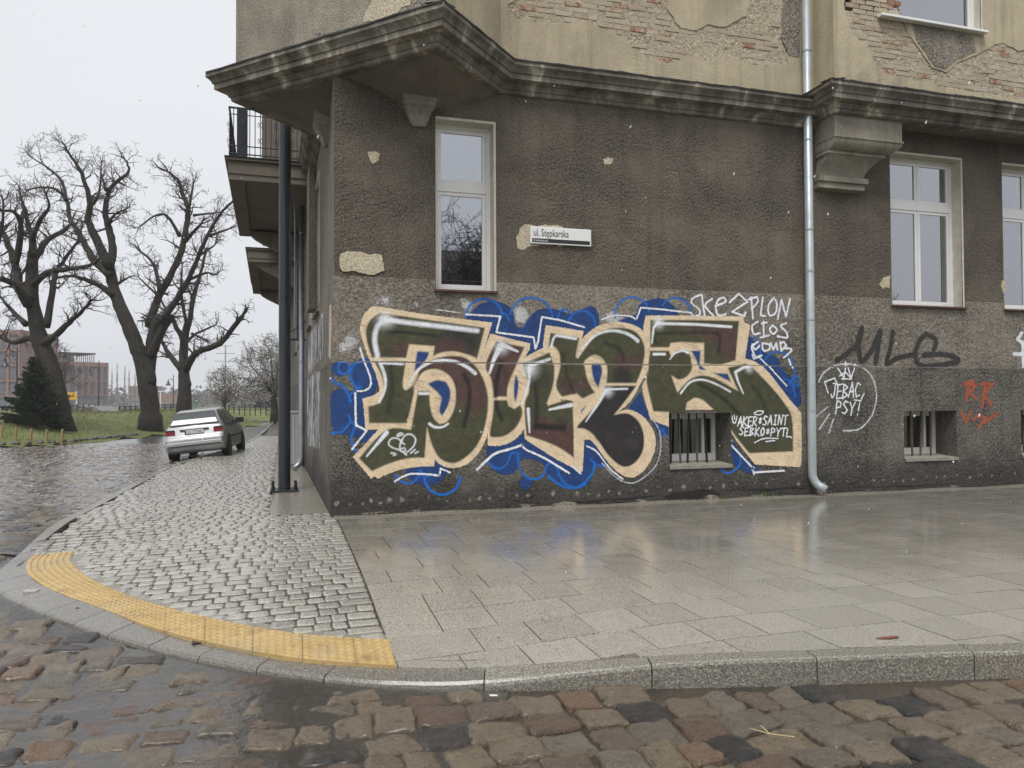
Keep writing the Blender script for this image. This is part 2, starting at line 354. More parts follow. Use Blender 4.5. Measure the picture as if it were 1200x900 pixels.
for s_ in SWIN: window(s_, 2, 4.66, HOUSE, True)
def bwindow(rect, nb, rusty):
    x0, x1, z0, z1 = rect; y = 0.42
    m = MB(); f = .055
    m.box((x0, y, z0), (x0 + f, y + .06, z1)); m.box((x1 - .07, y, z0), (x1, y + .06, z1)); m.box((x0 + f, y + .001, z1 - f - .04), (x1 - .07, y + .06, z1)); m.box((x0 + f, y + .001, z0 + .03), (x1 - .07, y + .06, z0 + .15))
    xm = x0 + .66 * (x1 - x0) + .11; m.box((xm, y - .01, z0 + .15), (xm + .05, y + .06, z1 - .095))
    w = m.build('basement_window', M_PVC, HOUSE)
    g = MB(); g.box((x0 + f, y + .03, z0 + .15), (xm, y + .036, z1 - .095)); g.box((xm + .05, y + .03, z0 + .15), (x1 - .07, y + .036, z1 - .095)); g.build('pane', M_GLASSD, w)
    r = MB(); r.quad((x0, -OP, z0), (x0, y, z0), (x0, y, z1), (x0, -OP, z1)); r.quad((x1, -OP, z0), (x1, y, z0), (x1, y, z1), (x1, -OP, z1)); r.quad((x0, -OP, z1), (x1, -OP, z1), (x1, y, z1), (x0, y, z1)); r.build('reveal', M_PLINTH, w)
    s = MB(); s.add([(x0 - .01, -OP - .03, z0 - .05), (x1 + .01, -OP - .03, z0 - .05), (x1 + .01, -OP - .03, z0), (x0 - .01, -OP - .03, z0), (x1 + .01, y, z0 + .035), (x0 - .01, y, z0 + .035)], [(0, 1, 2, 3), (3, 2, 4, 5)]); s.build('sill', M_SILLC, w)
    q = MB(); q.box((x0 - .1, y + .5, z0 - .1), (x1 + .1, y + .52, z1 + .1)); q.build('room_back', simple('dark_cellar', (.012, .012, .013), .9), w)
    for i in range(nb):
        t = (i + .5) / nb; xb = x0 + .02 + (x1 - x0 - .30) * t + .05; b = MB(); lean = .02 * math.sin(i * 2.1)
        b.tube([(xb + lean, .20, z0 + .012), (xb, .20, (z0 + z1) / 2), (xb - lean, .20, z1 + .01)], .019, 8); b.build('bar', M_RUST if rusty or i % 2 else M_IRON, w)
bwindow(B1, 5, False); bwindow(B2, 4, True); bwindow(B3, 5, True)

# ------------------------------------------------------------------ cornice
PATH = [tuple((LD * 30)[:2]), tuple((LD * 2.69)[:2]), (-1.35, 1.39), (1.21, -1.17), (2.38, 0), (7.78, 0), (7.78, -0.5), (WEND, -0.5)]
PROF = [(-.14, 6.11), (-.14, 6.03), (.025, 6.03), (.045, 6.045), (.05, 6.09), (.07, 6.095), (.08, 6.12), (.105, 6.145), (.105, 6.17), (.205, 6.19), (.215, 6.192), (.215, 6.27), (.235, 6.275), (.24, 6.30), (.265, 6.335), (.30, 6.365), (.30, 6.43), (0.0, 6.47)]
m = MB(); m.sweep(PATH[:6], PROF); autosmooth(m.build('cornice', M_CORN, HOUSE), 35)
RZ = .10                                                                 # the right-hand bay sits a little higher
m = MB(); m.sweep([(7.78, .15), (7.78, -.5), (WEND, -.5)], [(o, z + RZ) for o, z in PROF]); autosmooth(m.build('cornice', M_CORN, HOUSE), 35)
# sheet metal flashing in short lapped lengths with ragged lifted edges
fl = []
for i in range(len(PATH) - 1):
    a, b = Vector(PATH[i]), Vector(PATH[i + 1]); L = (b - a).length
    if i == 0: continue
    m = MB(); d = (b - a).normalized(); nn = Vector((d.y, -d.x)); k = max(2, int(L / .32)); 
    def off(i, end):                                                     # mitre extension
        return {1: (-.12, .12), 2: (-.29, .29), 3: (-.12, .12) if 0 else (-.29, -.12), 4: (.12, -.12), 5: (-.0, .29), 6: (-.29, 0)}.get(i, (0, 0))[end]
    pts = []
    for j in range(k + 1):
        t = j / k; e = (random.random() - .5) * .018
        p = a + d * (off(i, 0) * (1 if True else 0) + (L + off(i, 1) - off(i, 0)) * t)
        pts.append((p + nn * (.315 + e * .6), 6.432 + abs(e) * 1.2, p + nn * .01, 6.485))
    for j in range(k):
        (o0, zo0, i0, zi0), (o1, zo1, i1, zi1) = pts[j], pts[j + 1]; l = random.random() * .012
        m.quad((o0.x, o0.y, zo0 + l), (o1.x, o1.y, zo1), (i1.x, i1.y, zi1), (i0.x, i0.y, zi0))
        m.quad((o0.x, o0.y, zo0 + l), (o1.x, o1.y, zo1), (o1.x, o1.y, zo1 - .022), (o0.x, o0.y, zo0 - .016))
    fo = m.build('flashing', M_FLASH, HOUSE); fo.location.z = RZ if i >= 5 else 0
# soffits of the corner bay and the right-hand bay
m = MB(); wl = [(.04, 6.06), (.5, 5.93), (.92, 5.735), (1.45, 5.725), (2.0, 5.90), (2.38, 6.05)]
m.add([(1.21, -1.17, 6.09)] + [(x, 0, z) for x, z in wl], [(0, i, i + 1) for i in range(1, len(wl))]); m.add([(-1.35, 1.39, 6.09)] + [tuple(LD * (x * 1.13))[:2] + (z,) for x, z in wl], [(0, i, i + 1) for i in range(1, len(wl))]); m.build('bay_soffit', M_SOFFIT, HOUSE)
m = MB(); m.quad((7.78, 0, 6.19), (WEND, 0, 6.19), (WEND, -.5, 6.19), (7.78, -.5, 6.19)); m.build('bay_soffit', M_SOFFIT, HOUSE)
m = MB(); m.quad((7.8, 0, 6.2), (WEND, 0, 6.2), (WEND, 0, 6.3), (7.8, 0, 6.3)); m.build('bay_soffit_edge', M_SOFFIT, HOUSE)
# corbels under the corner bay, a step-moulded block on each front
def corbel(prof, y_in, name, mat, sd=False, seg=1):
    """prof: list of (half-width-left x0, x1, projection, z) rings, top to bottom"""
    m = MB(); vs = []; fs = []
    for (x0, x1, pr, z) in prof: vs += [(x0, y_in, z), (x0, -pr, z), (x1, -pr, z), (x1, y_in, z)]
    for i in range(len(prof) - 1):
        for k in range(3): a = i * 4 + k; fs.append((a, a + 1, a + 5, a + 4))
    fs.append(tuple((len(prof) - 1) * 4 + k for k in range(4))); fs.append((3, 2, 1, 0))
    m.add(vs, fs); o = m.build(name, mat, HOUSE); autosmooth(o, 30); return side(o) if sd else o
cprof = [(.88, 1.43, .26, 5.95), (.88, 1.43, .26, 5.76), (.90, 1.41, .24, 5.745), (.90, 1.41, .24, 5.69), (.92, 1.39, .22, 5.68), (.94, 1.37, .20, 5.65), (.97, 1.34, .15, 5.58), (.985, 1.325, .13, 5.56), (.985, 1.325, .13, 5.54), (1.05, 1.28, .07, 5.44), (1.06, 1.27, .06, 5.42)]
cprof = [(1.16 + (a - 1.155) * .86, 1.16 + (b - 1.155) * .86, p * .82, 5.74 + (z - 5.76) * .92) for a, b, p, z in cprof]
corbel(cprof, .0, 'corbel', M_STONE)
corbel([(-b, -a, p, z) for (a, b, p, z) in cprof], .0, 'corbel', M_STONE, True)
# big scroll console beside the drainpipe
cons = [(7.80, 9.12, .47, 6.19), (7.80, 9.12, .47, 5.80), (7.78, 9.14, .49, 5.79), (7.78, 9.14, .49, 5.765)]
for k in range(9):
    a = math.pi * k / 16; cons.append((7.79 - .0 + .10 * (1 - math.cos(a)) * .3, 9.12 - .22 * (1 - math.cos(a)), .47 - .17 * (1 - math.cos(a)), 5.76 - .15 * math.sin(a)))
cons += [(7.80, 8.92, .31, 5.595), (7.80, 8.92, .31, 5.555), (7.83, 8.88, .28, 5.55)]
for k in range(9):
    t = k / 8; cons.append((7.83 - .05 * t, 8.87 - .20 * math.sin(t * math.pi / 2), .27 - .17 * math.sin(t * math.pi / 2), 5.54 - .30 * t))
cons += [(7.76, 8.72, .15, 5.235), (7.76, 8.72, .15, 5.15), (7.77, 8.68, .11, 5.145), (7.77, 8.68, .11, 5.09), (7.76, 8.66, .13, 5.085), (7.76, 8.66, .13, 5.04), (7.78, 8.62, .02, 5.02)]
corbel(cons, .0, 'console', M_STONE)

# ------------------------------------------------------------------ upper walls with fallen plaster
def pip(x, y, poly):
    c = False; j = len(poly) - 1
    for i in range(len(poly)):
        xi, yi = poly[i]; xj, yj = poly[j]
        if (yi > y) != (yj > y) and x < (xj - xi) * (y - yi) / (yj - yi) + xi: c = not c
        j = i
    return c
def rough_outline(poly, step=.05, amp=.018, seed=0):
    out = []; n = len(poly)
    for i in range(n):
        a, b = np.array(poly[i]), np.array(poly[(i + 1) % n]); k = max(1, int(np.linalg.norm(b - a) / step))
        for j in range(k):
            p = a + (b - a) * j / k; q = mnoise.noise_vector(Vector((p[0] * 7, p[1] * 7, seed))) + .55 * mnoise.noise_vector(Vector((p[0] * 23, p[1] * 23, seed + 5))); out.append((p[0] + q.x * amp * 1.6, p[1] + q.y * amp * 1.6))
    return out
def plaster(name, rect, holes, islands, y, thick, mat, parent, wh=()):
    x0, x1, z0, z1 = rect; loops = [[(x0, z0), (x1, z0), (x1, z1), (x0, z1)]] + holes + islands + [[(w[0], w[2]), (w[1], w[2]), (w[1], w[3]), (w[0], w[3])] for w in wh]
    vs = []; es = []
    for l in loops:
        b = len(vs); vs += [Vector(p) for p in l]; es += [(b + i, b + (i + 1) % len(l)) for i in range(len(l))]
    V, E, F, *_ = delaunay_2d_cdt(vs, es, [], 1, 1e-5)
    m = MB(); keep = []
    for f in F:
        cx = sum(V[i].x for i in f) / 3; cz = sum(V[i].y for i in f) / 3
        if not (x0 <= cx <= x1 and z0 <= cz <= z1): continue
        inh = any(pip(cx, cz, h) for h in holes); ini = any(pip(cx, cz, h) for h in islands)
        if (inh and not ini) or any(w[0] < cx < w[1] and w[2] < cz < w[3] for w in wh): continue
        keep.append(tuple(f))
    m.add([(v.x, y, v.y) for v in V], keep)
    for l in holes + islands:                                            # broken edge with its thickness
        for i in range(len(l)):
            a, b = l[i], l[(i + 1) % len(l)]
            if (x0 <= a[0] <= x1 and z0 <= a[1] <= z1): m.quad((a[0], y, a[1]), (b[0], y, b[1]), (b[0], y + thick, b[1]), (a[0], y + thick, a[1]))
    return m.build(name, mat, parent)
def brick_mat():
    n = NT('old_brick'); oi = n.node('ObjectInfo').outputs['Random']; p = n.pos()
    c = n.ramp(oi, [(0.0, (0.44, 0.375, 0.285)), (0.22, (0.48, 0.41, 0.315)), (0.45, (0.42, 0.33, 0.25)), (0.62, (0.36, 0.24, 0.17)), (0.72, (0.52, 0.47, 0.39)), (0.88, (0.34, 0.16, 0.10))], 'CONSTANT')
    sm = n.noise(p, 9, 6, 0.7); c = n.mix(n.range(sm, 0.43, 0.57, 0, 0.92), c, (0.47, 0.405, 0.295))
    fi = n.noise(p, 60, 3); c = n.mix(n.range(fi, 0.5, 0.75, 0, 0.5), c, (0.30, 0.24, 0.17))
    return n.fin(c, 0.85, n.bump(n.math('ADD', sm, fi), 0.7, 0.02), 0, 0.3)
M_BRICK = brick_mat()
M_MORTAR = stucco('old_mortar', (0.39, 0.335, 0.245), (0.28, 0.24, 0.18), (0.47, 0.41, 0.30), 0.9, 28, streak=0.1)
BR = []
for k in range(8):
    bm = bmesh.new(); bmesh.ops.create_cube(bm, size=1); bmesh.ops.bevel(bm, geom=list(bm.edges), offset=.06, segments=1, affect='EDGES')
    rr = random.Random(k)
    for v in bm.verts: v.co = Vector((v.co.x * .262 + (rr.random() - .5) * .016, v.co.y * .1, v.co.z * .070 + (rr.random() - .5) * .011))
    me = bpy.data.meshes.new('brick'); bm.to_mesh(me); bm.free(); me.materials.append(M_BRICK); BR.append(me)
def brickwork(parent, holes, islands, y, xr, zr, skip, rnd, zr0=6.5):
    row = 0; z = zr[0]; nb = 0
    while z < zr[1]:
        x = xr[0] + (.14 if row % 2 else 0) + rnd.random() * .03
        while x < xr[1]:
            w = .275 * (.5 if rnd.random() < .14 else 1)
            cx, cz = x + w / 2, z + .04
            ok = any(pip(cx, cz, h) for h in holes) and not any(pip(cx + dx, cz, i) for i in islands for dx in (-.08, .08))
            vis = project((cx, y, cz)); sk = skip(cx, cz)
            if ok and -20 < vis[0] < 1225 and vis[1] > -12 and rnd.random() > sk:
                o = bpy.data.objects.new('brick', rnd.choice(BR)); COL.objects.link(o); o.parent = parent
                o.location = (cx, y + .053 + rnd.random() * .008 + (.006 if rnd.random() < .25 else 0), cz); o.scale = (w / .275, 1, 1); o.rotation_euler = ((rnd.random() - .5) * .05, (rnd.random() - .5) * .03, (rnd.random() - .5) * .04); nb += 1
            x += w + .004
        z += .083; row += 1
    return nb
def zw(pts, ox, oy, sc, off): return [on_wall(ox + x / sc, oy + y / sc, off) for x, y in pts]
# middle upper wall
HOLE1 = rough_outline(zw([(-20, 20), (0, 60), (60, 90), (180, 95), (240, 95), (300, 80), (380, 120), (470, 155), (500, 200), (560, 235), (640, 262), (720, 240), (760, 230), (800, 250), (930, 240), (1000, 265), (1100, 275), (1140, 262), (1140, 210), (1112, 150), (1115, 80), (1130, -20), (1110, -130), (800, -210), (400, -160), (100, -60)], 600, 0, 3.53, 0))
ISL1 = rough_outline(zw([(650, -60), (640, 0), (645, 40), (700, 118), (750, 125), (820, 103), (880, 108), (970, 65), (985, 20), (980, -60)], 600, 0, 3.53, 0), seed=4)
UW = plaster('upper_wall', (2.30, 7.79, 6.40, 11.0), [HOLE1], [ISL1], 0.0, .028, M_CREAM, HOUSE)
m = MB(); m.box((2.4, .0145, 6.46), (7.7, .06, 9.2)); m.build('mortar_bed', M_MORTAR, UW)
rb = random.Random(3)
n1 = brickwork(UW, [HOLE1], [ISL1], 0.0, (2.5, 7.6), (6.58, 8.3), lambda x, z: .62 if x > 5.3 else .12, rb)
# right-hand bay
HOLE2 = rough_outline(zw([(300, -90), (300, 0), (302, 60), (330, 160), (400, 220), (440, 290), (480, 350), (560, 385), (700, 410), (800, 440), (960, 470), (1200, 500), (1320, 520), (1320, 240), (1180, 255), (1090, 215), (990, 260), (870, 310), (810, 360), (750, 345), (690, 270), (610, 150), (550, 0), (540, -90)], 920, 0, 4.286, .5), seed=9)
UWIN = (9.05 + .0, 10.76, 7.98, 10.2)
_a, _b = on_wall(1067, 24, .5), on_wall(1149, 38, .5); UWIN = (_a[0] - .62, _b[0], (_a[1] + _b[1]) / 2, (_a[1] + _b[1]) / 2 + 2.2)
UB = plaster('bay_wall', (7.78, WEND, 6.40, 11.0), [HOLE2], [], -.5, .028, M_CREAM, HOUSE, [UWIN])
m = MB(); m.box((7.9, -.4855, 6.46), (13.5, -.44, UWIN[2])); m.build('mortar_bed', M_MORTAR, UB)
n2 = brickwork(UB, [HOLE2], [], -.5, (8.0, 13.4), (6.56, 8.4), lambda x, z: .45 if x > 9.3 and z > 6.85 else .12, rb)
m = MB(); m.quad((7.78, 0, 6.4), (7.78, -.5, 6.4), (7.78, -.5, 11), (7.78, 0, 11)); m.build('bay_cheek', M_CREAM, HOUSE)
wu = window(UWIN, 1, None, HOUSE, False, .13, False, False); wu.location.y = -.5
m = MB(); m.box((UWIN[0] - .05, -.11, UWIN[2] - .05), (UWIN[1] + .06, .0, UWIN[2] - .005), .006); m.build('sill', M_PVC, wu)
# dark scar of old stucco beside the pipe
def blob(name, pts, off, mat, parent, seed=0, th=.006, amp=.016):
    l = rough_outline(pts, .022, amp, seed); V, E, F, *_ = delaunay_2d_cdt([Vector(p) for p in l], [(i, (i + 1) % len(l)) for i in range(len(l))], [], 1, 1e-5)
    m = MB(); m.add([(v.x, -off, v.y) for v in V], [f for f in F if pip(sum(V[i].x for i in f) / 3, sum(V[i].y for i in f) / 3, l)])
    for i in range(len(l)): a, b = l[i], l[(i + 1) % len(l)]; m.quad((a[0], -off, a[1]), (b[0], -off, b[1]), (b[0], -off + th, b[1]), (a[0], -off + th, a[1]))
    return m.build(name, mat, parent)
blob('dark_stucco_scar', zw([(1130, -60), (1118, 30), (1112, 110), (1120, 170), (1145, 230), (1190, 235), (1192, -60)], 600, 0, 3.53, 0), .006, M_DARKPL, UW, 2)
blob('stained_plaster', [on_wall(920 + x / 4.286, y / 4.286, .5) for x, y in [(635, 110), (660, 200), (700, 260), (750, 335), (808, 345), (870, 300), (960, 255), (950, 210), (930, 180)]], .506, M_DARKPL, UB, 5)
# corner bay walls
m = MB(); P = [Vector(p) for p in PATH[1:5]]
def vq(a, b, z0, z1): return ((a.x, a.y, z0), (b.x, b.y, z0), (b.x, b.y, z1), (a.x, a.y, z1))
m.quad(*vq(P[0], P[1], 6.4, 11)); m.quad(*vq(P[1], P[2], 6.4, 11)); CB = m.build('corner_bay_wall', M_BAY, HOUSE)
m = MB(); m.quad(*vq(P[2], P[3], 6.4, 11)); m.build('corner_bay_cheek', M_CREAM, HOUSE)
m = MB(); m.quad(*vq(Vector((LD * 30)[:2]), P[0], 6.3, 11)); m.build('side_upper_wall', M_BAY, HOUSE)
m = MB(); m.add([(P[1].x, P[1].y, 11), (P[2].x, P[2].y, 11), (P[3].x, P[3].y, 11), (.1, 2.6, 11)], [(0, 1, 2, 3)]); m.build('bay_roof', M_FLASH, HOUSE)
# pale repairs on the corner bay (they sit on its diagonal face)
dface = (P[2] - P[1]).normalized(); nface = Vector((dface.y, -dface.x))
def on_bay(px, py):
    d = ray(px, py); n3 = Vector((nface.x, nface.y, 0)); p0 = Vector((P[1].x, P[1].y, 0)); t = (p0 - CAM).dot(n3) / d.dot(n3); p = CAM + d * t; return ((Vector((p.x, p.y)) - P[1]).dot(dface), p.z)
bp = blob('pale_plaster_repair', [on_bay(230 + x / 4, y / 4) for x, y in [(828, -40), (825, 10), (800, 40), (780, 100), (830, 98), (880, 80), (940, 72), (960, 36), (1005, 20), (1015, -40)]], 0.007, M_PATCH, HOUSE, 3)
bp.rotation_euler = (0, 0, math.atan2(dface.y, dface.x)); bp.location = (P[1].x, P[1].y, 0)
bq = blob('grey_plaster_scar', [on_bay(230 + x / 4, y / 4) for x, y in [(1010, 15), (960, 60), (930, 78), (880, 90), (800, 105), (740, 115), (640, 150), (570, 155), (545, 190), (420, 235), (560, 215), (800, 145), (1000, 75), (1105, 38), (1100, -30), (1020, -30)]], 0.004, M_DARKPL, HOUSE, 6)
bq.rotation_euler = bp.rotation_euler; bq.location = bp.location
# small bare patches on the stucco
for (nm, pts, off, mt, sd) in [
    ('bare_plaster_patch', [(400, 296), (418, 294), (448, 298), (450, 317), (440, 321), (402, 318), (397, 306)], .018, M_PATCH, 1),
    ('bare_plaster_patch', [(431, 179), (440, 177), (446, 181), (442, 189), (436, 192), (433, 185)], .004, M_PATCH, 2),
    ('bare_plaster_patch', [(706, 186), (712, 184), (718, 187), (716, 192), (709, 192)], .004, M_PATCH, 3),
    ('bare_plaster_patch', [(614, 264), (608, 268), (605, 280), (606, 290), (612, 291), (621, 288), (634, 287), (660, 288), (660, 265), (640, 264)], .004, M_PATCH, 4),
    ('bare_plaster_patch', [(1043, 323), (1036, 325), (1031, 332), (1035, 338), (1043, 336)], .004, M_PATCH, 5),
    ('bare_plaster_patch', [(1175, 328), (1173, 336), (1175, 344), (1179, 340), (1179, 330)], .004, M_PATCH, 6)]:
    blob(nm, [on_wall(a, b, off) for a, b in pts], off, mt, HOUSE, sd, .004, .020)
# broken foot of the plinth: chips along the pavement, loose mortar
rc = random.Random(11)
for k in range(40):
    x = .05 + rc.random() * 12.6; m = MB(); w = .05 + rc.random() * .2; h = .012 + rc.random() * .03
    if 4.9 < x < 6.2: h *= 1.4
    l = [(x + w * math.cos(a) * (.6 + .4 * rc.random()), -.36 + .385 + .0 + h * math.sin(a) * (.5 + .5 * rc.random())) for a in [i * math.pi / 4 for i in range(8)]]
    b = blob('mortar_chip', l, OP + .012 + rc.random() * .012, M_PLINTH if k % 3 else M_DARKPL, HOUSE, k, .03, .012)

# ------------------------------------------------------------------ drainpipe
def drainpipe(x, y, z0, z1, r, mat, flip, shoe=True):
    m = MB()
    pts = [(x, y, z1), (x, y, z0 + .26)] if shoe else [(x, y, z1), (x, y, z0)]
    if shoe:
        for k in range(1, 7): a = k / 6 * math.pi * .36; pts.append((x + flip[0] * .16 * (1 - math.cos(a)) * 1.3, y + flip[1] * .16 * (1 - math.cos(a)) * 1.3, z0 + .26 - .26 * math.sin(a) * .9))
        e = Vector(pts[-1]); d = (Vector(pts[-1]) - Vector(pts[-2])).normalized(); pts.append(tuple(e + d * .09))
    m.tube(pts, r, 20, False); o = m.build('drainpipe', mat, HOUSE); autosmooth(o, 50)
    sol = o.modifiers.new('wall', 'SOLIDIFY'); sol.thickness = .004
    z = z1 - .6
    while z > z0 + .4:
        b = MB(); b.tube([(x, y, z - .012), (x, y, z + .012)], r + .006, 20); b.tube([(x, y, z), (x, y + (.16 if flip[0] else 0), z)] if abs(flip[1]) >= 0 and flip[0] else [(x, y, z), (x + .16, y, z)], .008, 6); b.build('pipe_clamp', mat, o); z -= 1.47
    c = MB(); c.tube([(x, y, 3.62), (x, y, 3.66)], r + .004, 20); c.build('pipe_joint', mat, o)
    return o
drainpipe(7.555, -.13, .10, 10.8, .068, M_ZINC, (.75, -.75))
p_ = LD * 7.4 + LN * .14
drainpipe(p_.x, p_.y, .05, 6.0, .06, M_ZINCD, (-.9, -.3))

# ------------------------------------------------------------------ side front balconies (local frame)
def balcony(s0, s1, out, rail=True):
    a0, a1 = -s1, -s0
    m = MB(); m.box((a0, -out, 6.04), (a1, 0, 6.30), .012); m.box((a0 - .05, -out - .05, 6.30), (a1 + .05, 0, 6.36), .01)
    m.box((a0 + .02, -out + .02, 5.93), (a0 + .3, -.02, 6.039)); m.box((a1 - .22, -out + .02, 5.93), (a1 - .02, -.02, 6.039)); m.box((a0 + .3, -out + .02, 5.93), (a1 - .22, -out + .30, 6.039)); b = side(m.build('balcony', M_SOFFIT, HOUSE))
    q = MB(); q.box((a0 - .07, -out - .07, 6.36), (a1 + .07, 0, 6.375)); q.build('flashing', M_FLASH, b)
    for s in ((s1 - .35,) if rail else (s0 + .35, s1 - .35)):
        q = MB(); prof = [(0, 5.05)] + [(out * .82 * math.sin(t * math.pi / 2) ** 1.5, 5.05 + .9 * (t ** .75)) for t in [i / 9 for i in range(1, 10)]] + [(out * .82, 5.98), (0, 5.98)]
        vs = [(-s - .12, -o, z) for o, z in prof] + [(-s + .12, -o, z) for o, z in prof]; n = len(prof)
        q.add(vs, [tuple(range(n)), tuple(range(2 * n - 1, n - 1, -1))] + [(i, (i + 1) % n, n + (i + 1) % n, n + i) for i in range(n)]); q.build('console', M_STONE, b)
    if rail:
        r = MB(); zt, zb = 7.35, 6.44; o = out - .02
        for z, t in ((zt, .022), (zt - .13, .010), (zb + .16, .012), (zb, .014)):
            r.tube([(a1, -.02, z), (a1, -o, z), (a0, -o, z), (a0, -.02, z)], t, 6)
        r.build('handrail', M_IRON, b)
        def picket(x, y, k):
            q = MB(); q.tube([(x, y, 6.37), (x, y, zt)], .009, 5)
            if k % 3 == 1:
                for dz in (.30, .62): q.tube([(x + .05 * math.cos(t), y + .05 * math.sin(t), zt - dz + .06 * math.sin(2 * t)) for t in [i * math.pi / 4 for i in range(9)]], .006, 4)
            q.tube([(x - .04, y, zt - .06), (x, y, zt - .10), (x + .04, y, zt - .06)], .006, 4)
            q.build('baluster', M_IRON, b)
        k = 0; t = .02
        while t < out: picket(a1, -t, k); t += .10; k += 1
        t = .12
        while t < s1 - s0: picket(a1 - t, -o, k); t += .115; k += 1
        q = MB(); q.box((a1 - .06, -out + .16, 6.37), (a1 + .02, -out + .36, 7.33), .01); q.build('railing_pier', M_IRON, b)
    return b
balcony(5.25, 10.7, 1.62); balcony(14.5, 22, 1.5, False)
# tall pilasters carrying the side front above the balcony
for s in (4.55, 11.2):
    m = MB(); m.box((-s - .35, -.14, 3.3), (-s + .35, 0, 6.0), .01); side(m.build('pilaster', M_LWALL, HOUSE))
m = MB(); m.box((-9.5, -.6, 6.37), (-9.0, 0, 10.8)); side(m.build('pilaster', M_SOFFIT, HOUSE))
m = MB(); m.box((-14.2, -1.05, 6.38), (-10.75, 0, 10.9)); side(m.build('side_bay', M_SOFFIT, HOUSE)); m = MB(); m.box((-10.749, -.42, 6.5), (-10.72, -.08, 8.6)); sw = side(m.build('side_bay_window', M_PVC, HOUSE)); m = MB(); m.box((-10.719, -.37, 6.6), (-10.71, -.13, 8.5)); m.build('pane', M_GLASS, sw)
# balcony door behind the railing
window((-8.6, -6.4, 6.4, 9.2), 2, None, HOUSE, True, .1, False, False)
# bracket bar, cable, old paint and posters on the side plinth
m = MB(); m.box((-8.4, -.62, 3.02), (-8.34, 0, 3.06)); m.tube([(-8.37, -.6, 3.04), (-8.37, -.25, 3.3), (-8.37, 0, 3.5)], .012, 6); side(m.build('bracket_bar', M_IRON, HOUSE))
m = MB(); m.tube([(-6.2, -.33, 3.1), (-6.2, -.33, 6.0)], .012, 6); side(m.build('cable', M_ZINCD, HOUSE))
# ================================================================== graffiti: thin paint films on the wall
def paint_mat(name='spray_paint', rough=0.55):
    n = NT(name); p = n.pos(); a = n.node('VertexColor'); a.layer_name = 'paint'
    fine = n.noise(p, 42, 3, 0.6); f2 = n.noise(p, 120, 2, 0.5); mid = n.noise(p, 6, 4)
    pore = n.math('ADD', n.math('MULTIPLY', n.math('SUBTRACT', fine, 0.5), 1.1), n.math('MULTIPLY', n.math('SUBTRACT', f2, 0.5), 0.7))
    al = n.math('ADD', a.outputs['Alpha'], pore)
    al = n.range(al, 0.30, 0.52)
    al = n.math('MULTIPLY', al, n.range(a.outputs['Alpha'], 0.0, 0.12))
    al = n.math('MULTIPLY', al, n.range(n.noise(p, 30, 4, .7), 0.22, 0.36, 0.5, 1.0))
    c = n.mix(n.range(mid, 0.35, 0.7, 0, 0.25), a.outputs['Color'], n.mix(1.0, a.outputs['Color'], (0.6, 0.6, 0.6), 'MULTIPLY'))
    c = n.mix(n.range(fine, 0.5, 0.3, 0, 0.5), c, n.mix(1.0, a.outputs['Color'], (0.45, 0.45, 0.45), 'MULTIPLY'))
    n.fin(c, rough, n.bump(fine, 0.45, 0.02), 0, 0.4, Alpha=al)
    return n.m
M_PAINT = paint_mat()
GS = 0.0085; PXM = 0.0128
def woff(z): return np.where(z > ZD, 0.0, np.where(z > ZP, OB, OP))
CREAM = (0.82, 0.65, 0.44); OLIVE = (0.068, 0.070, 0.034); BROWN = (0.095, 0.050, 0.043); BLACK = (0.028, 0.026, 0.025); BLUE = (0.014, 0.055, 0.20); SKYB = (0.012, 0.155, 0.60)
WHITE = (0.86, 0.88, 0.92); GREYW = (0.55, 0.55, 0.54); RED = (0.42, 0.10, 0.045); CHAR = (0.035, 0.034, 0.032)
def WP(pts): return [on_wall(x, y, .02) for x, y in pts]
def ZA(pts): return [(380 + x / 3.3333, 330 + y / 3.3333) for x, y in pts]
def ZB(pts): return [(660 + x / 3.3333, 330 + y / 3.3333) for x, y in pts]
def Z5(pts): return [(660 + x / 6.92, 340 + y / 6.92) for x, y in pts]
def Z6(pts): return [(660 + x / 6.92, 460 + y / 6.92) for x, y in pts]
def Z7(pts): return [(800 + x / 6.92, 340 + y / 6.92) for x, y in pts]
def Z8(pts): return [(800 + x / 6.92, 460 + y / 6.92) for x, y in pts]
def ZR(pts): return [(920 + x / 4.286, 380 + y / 4.286) for x, y in pts]
def sm(pts, seg=5, closed=False): return [tuple(p) for p in catmull(pts, seg, closed)]
def segdist(X, Z, pts, closed, w=None):
    best = np.full(X.shape, 1e9); n = len(pts)
    for i in range(n if closed else n - 1):
        ax, az = pts[i]; bx, bz = pts[(i + 1) % n]; dx, dz = bx - ax, bz - az; L = dx * dx + dz * dz
        t = np.clip(((X - ax) * dx + (Z - az) * dz) / L, 0, 1) if L > 1e-12 else np.zeros_like(X)
        d = np.hypot(X - ax - t * dx, Z - az - t * dz)
        if w is not None: d = d - (w[i] + (w[(i + 1) % n] - w[i]) * t)
        best = np.minimum(best, d)
    return best
def inside(X, Z, pts):
    c = np.zeros(X.shape, bool); n = len(pts); j = n - 1
    for i in range(n):
        xi, zi = pts[i]; xj, zj = pts[j]
        if zi != zj: c ^= ((zi > Z) != (zj > Z)) & (X < (xj - xi) * (Z - zi) / (zj - zi) + xi)
        j = i
    return c
_nz = NR.random((64, 64))
def NZ(x, z, sc):                                                         # smooth value noise for blotches
    u, v = x * sc, z * sc; i, j = np.floor(u).astype(int), np.floor(v).astype(int); fu, fv = u - i, v - j; fu = fu * fu * (3 - 2 * fu); fv = fv * fv * (3 - 2 * fv); g = lambda a, b: _nz[a % 64, b % 64]
    return (g(i, j) * (1 - fu) + g(i + 1, j) * fu) * (1 - fv) + (g(i, j + 1) * (1 - fu) + g(i + 1, j + 1) * fu) * fv
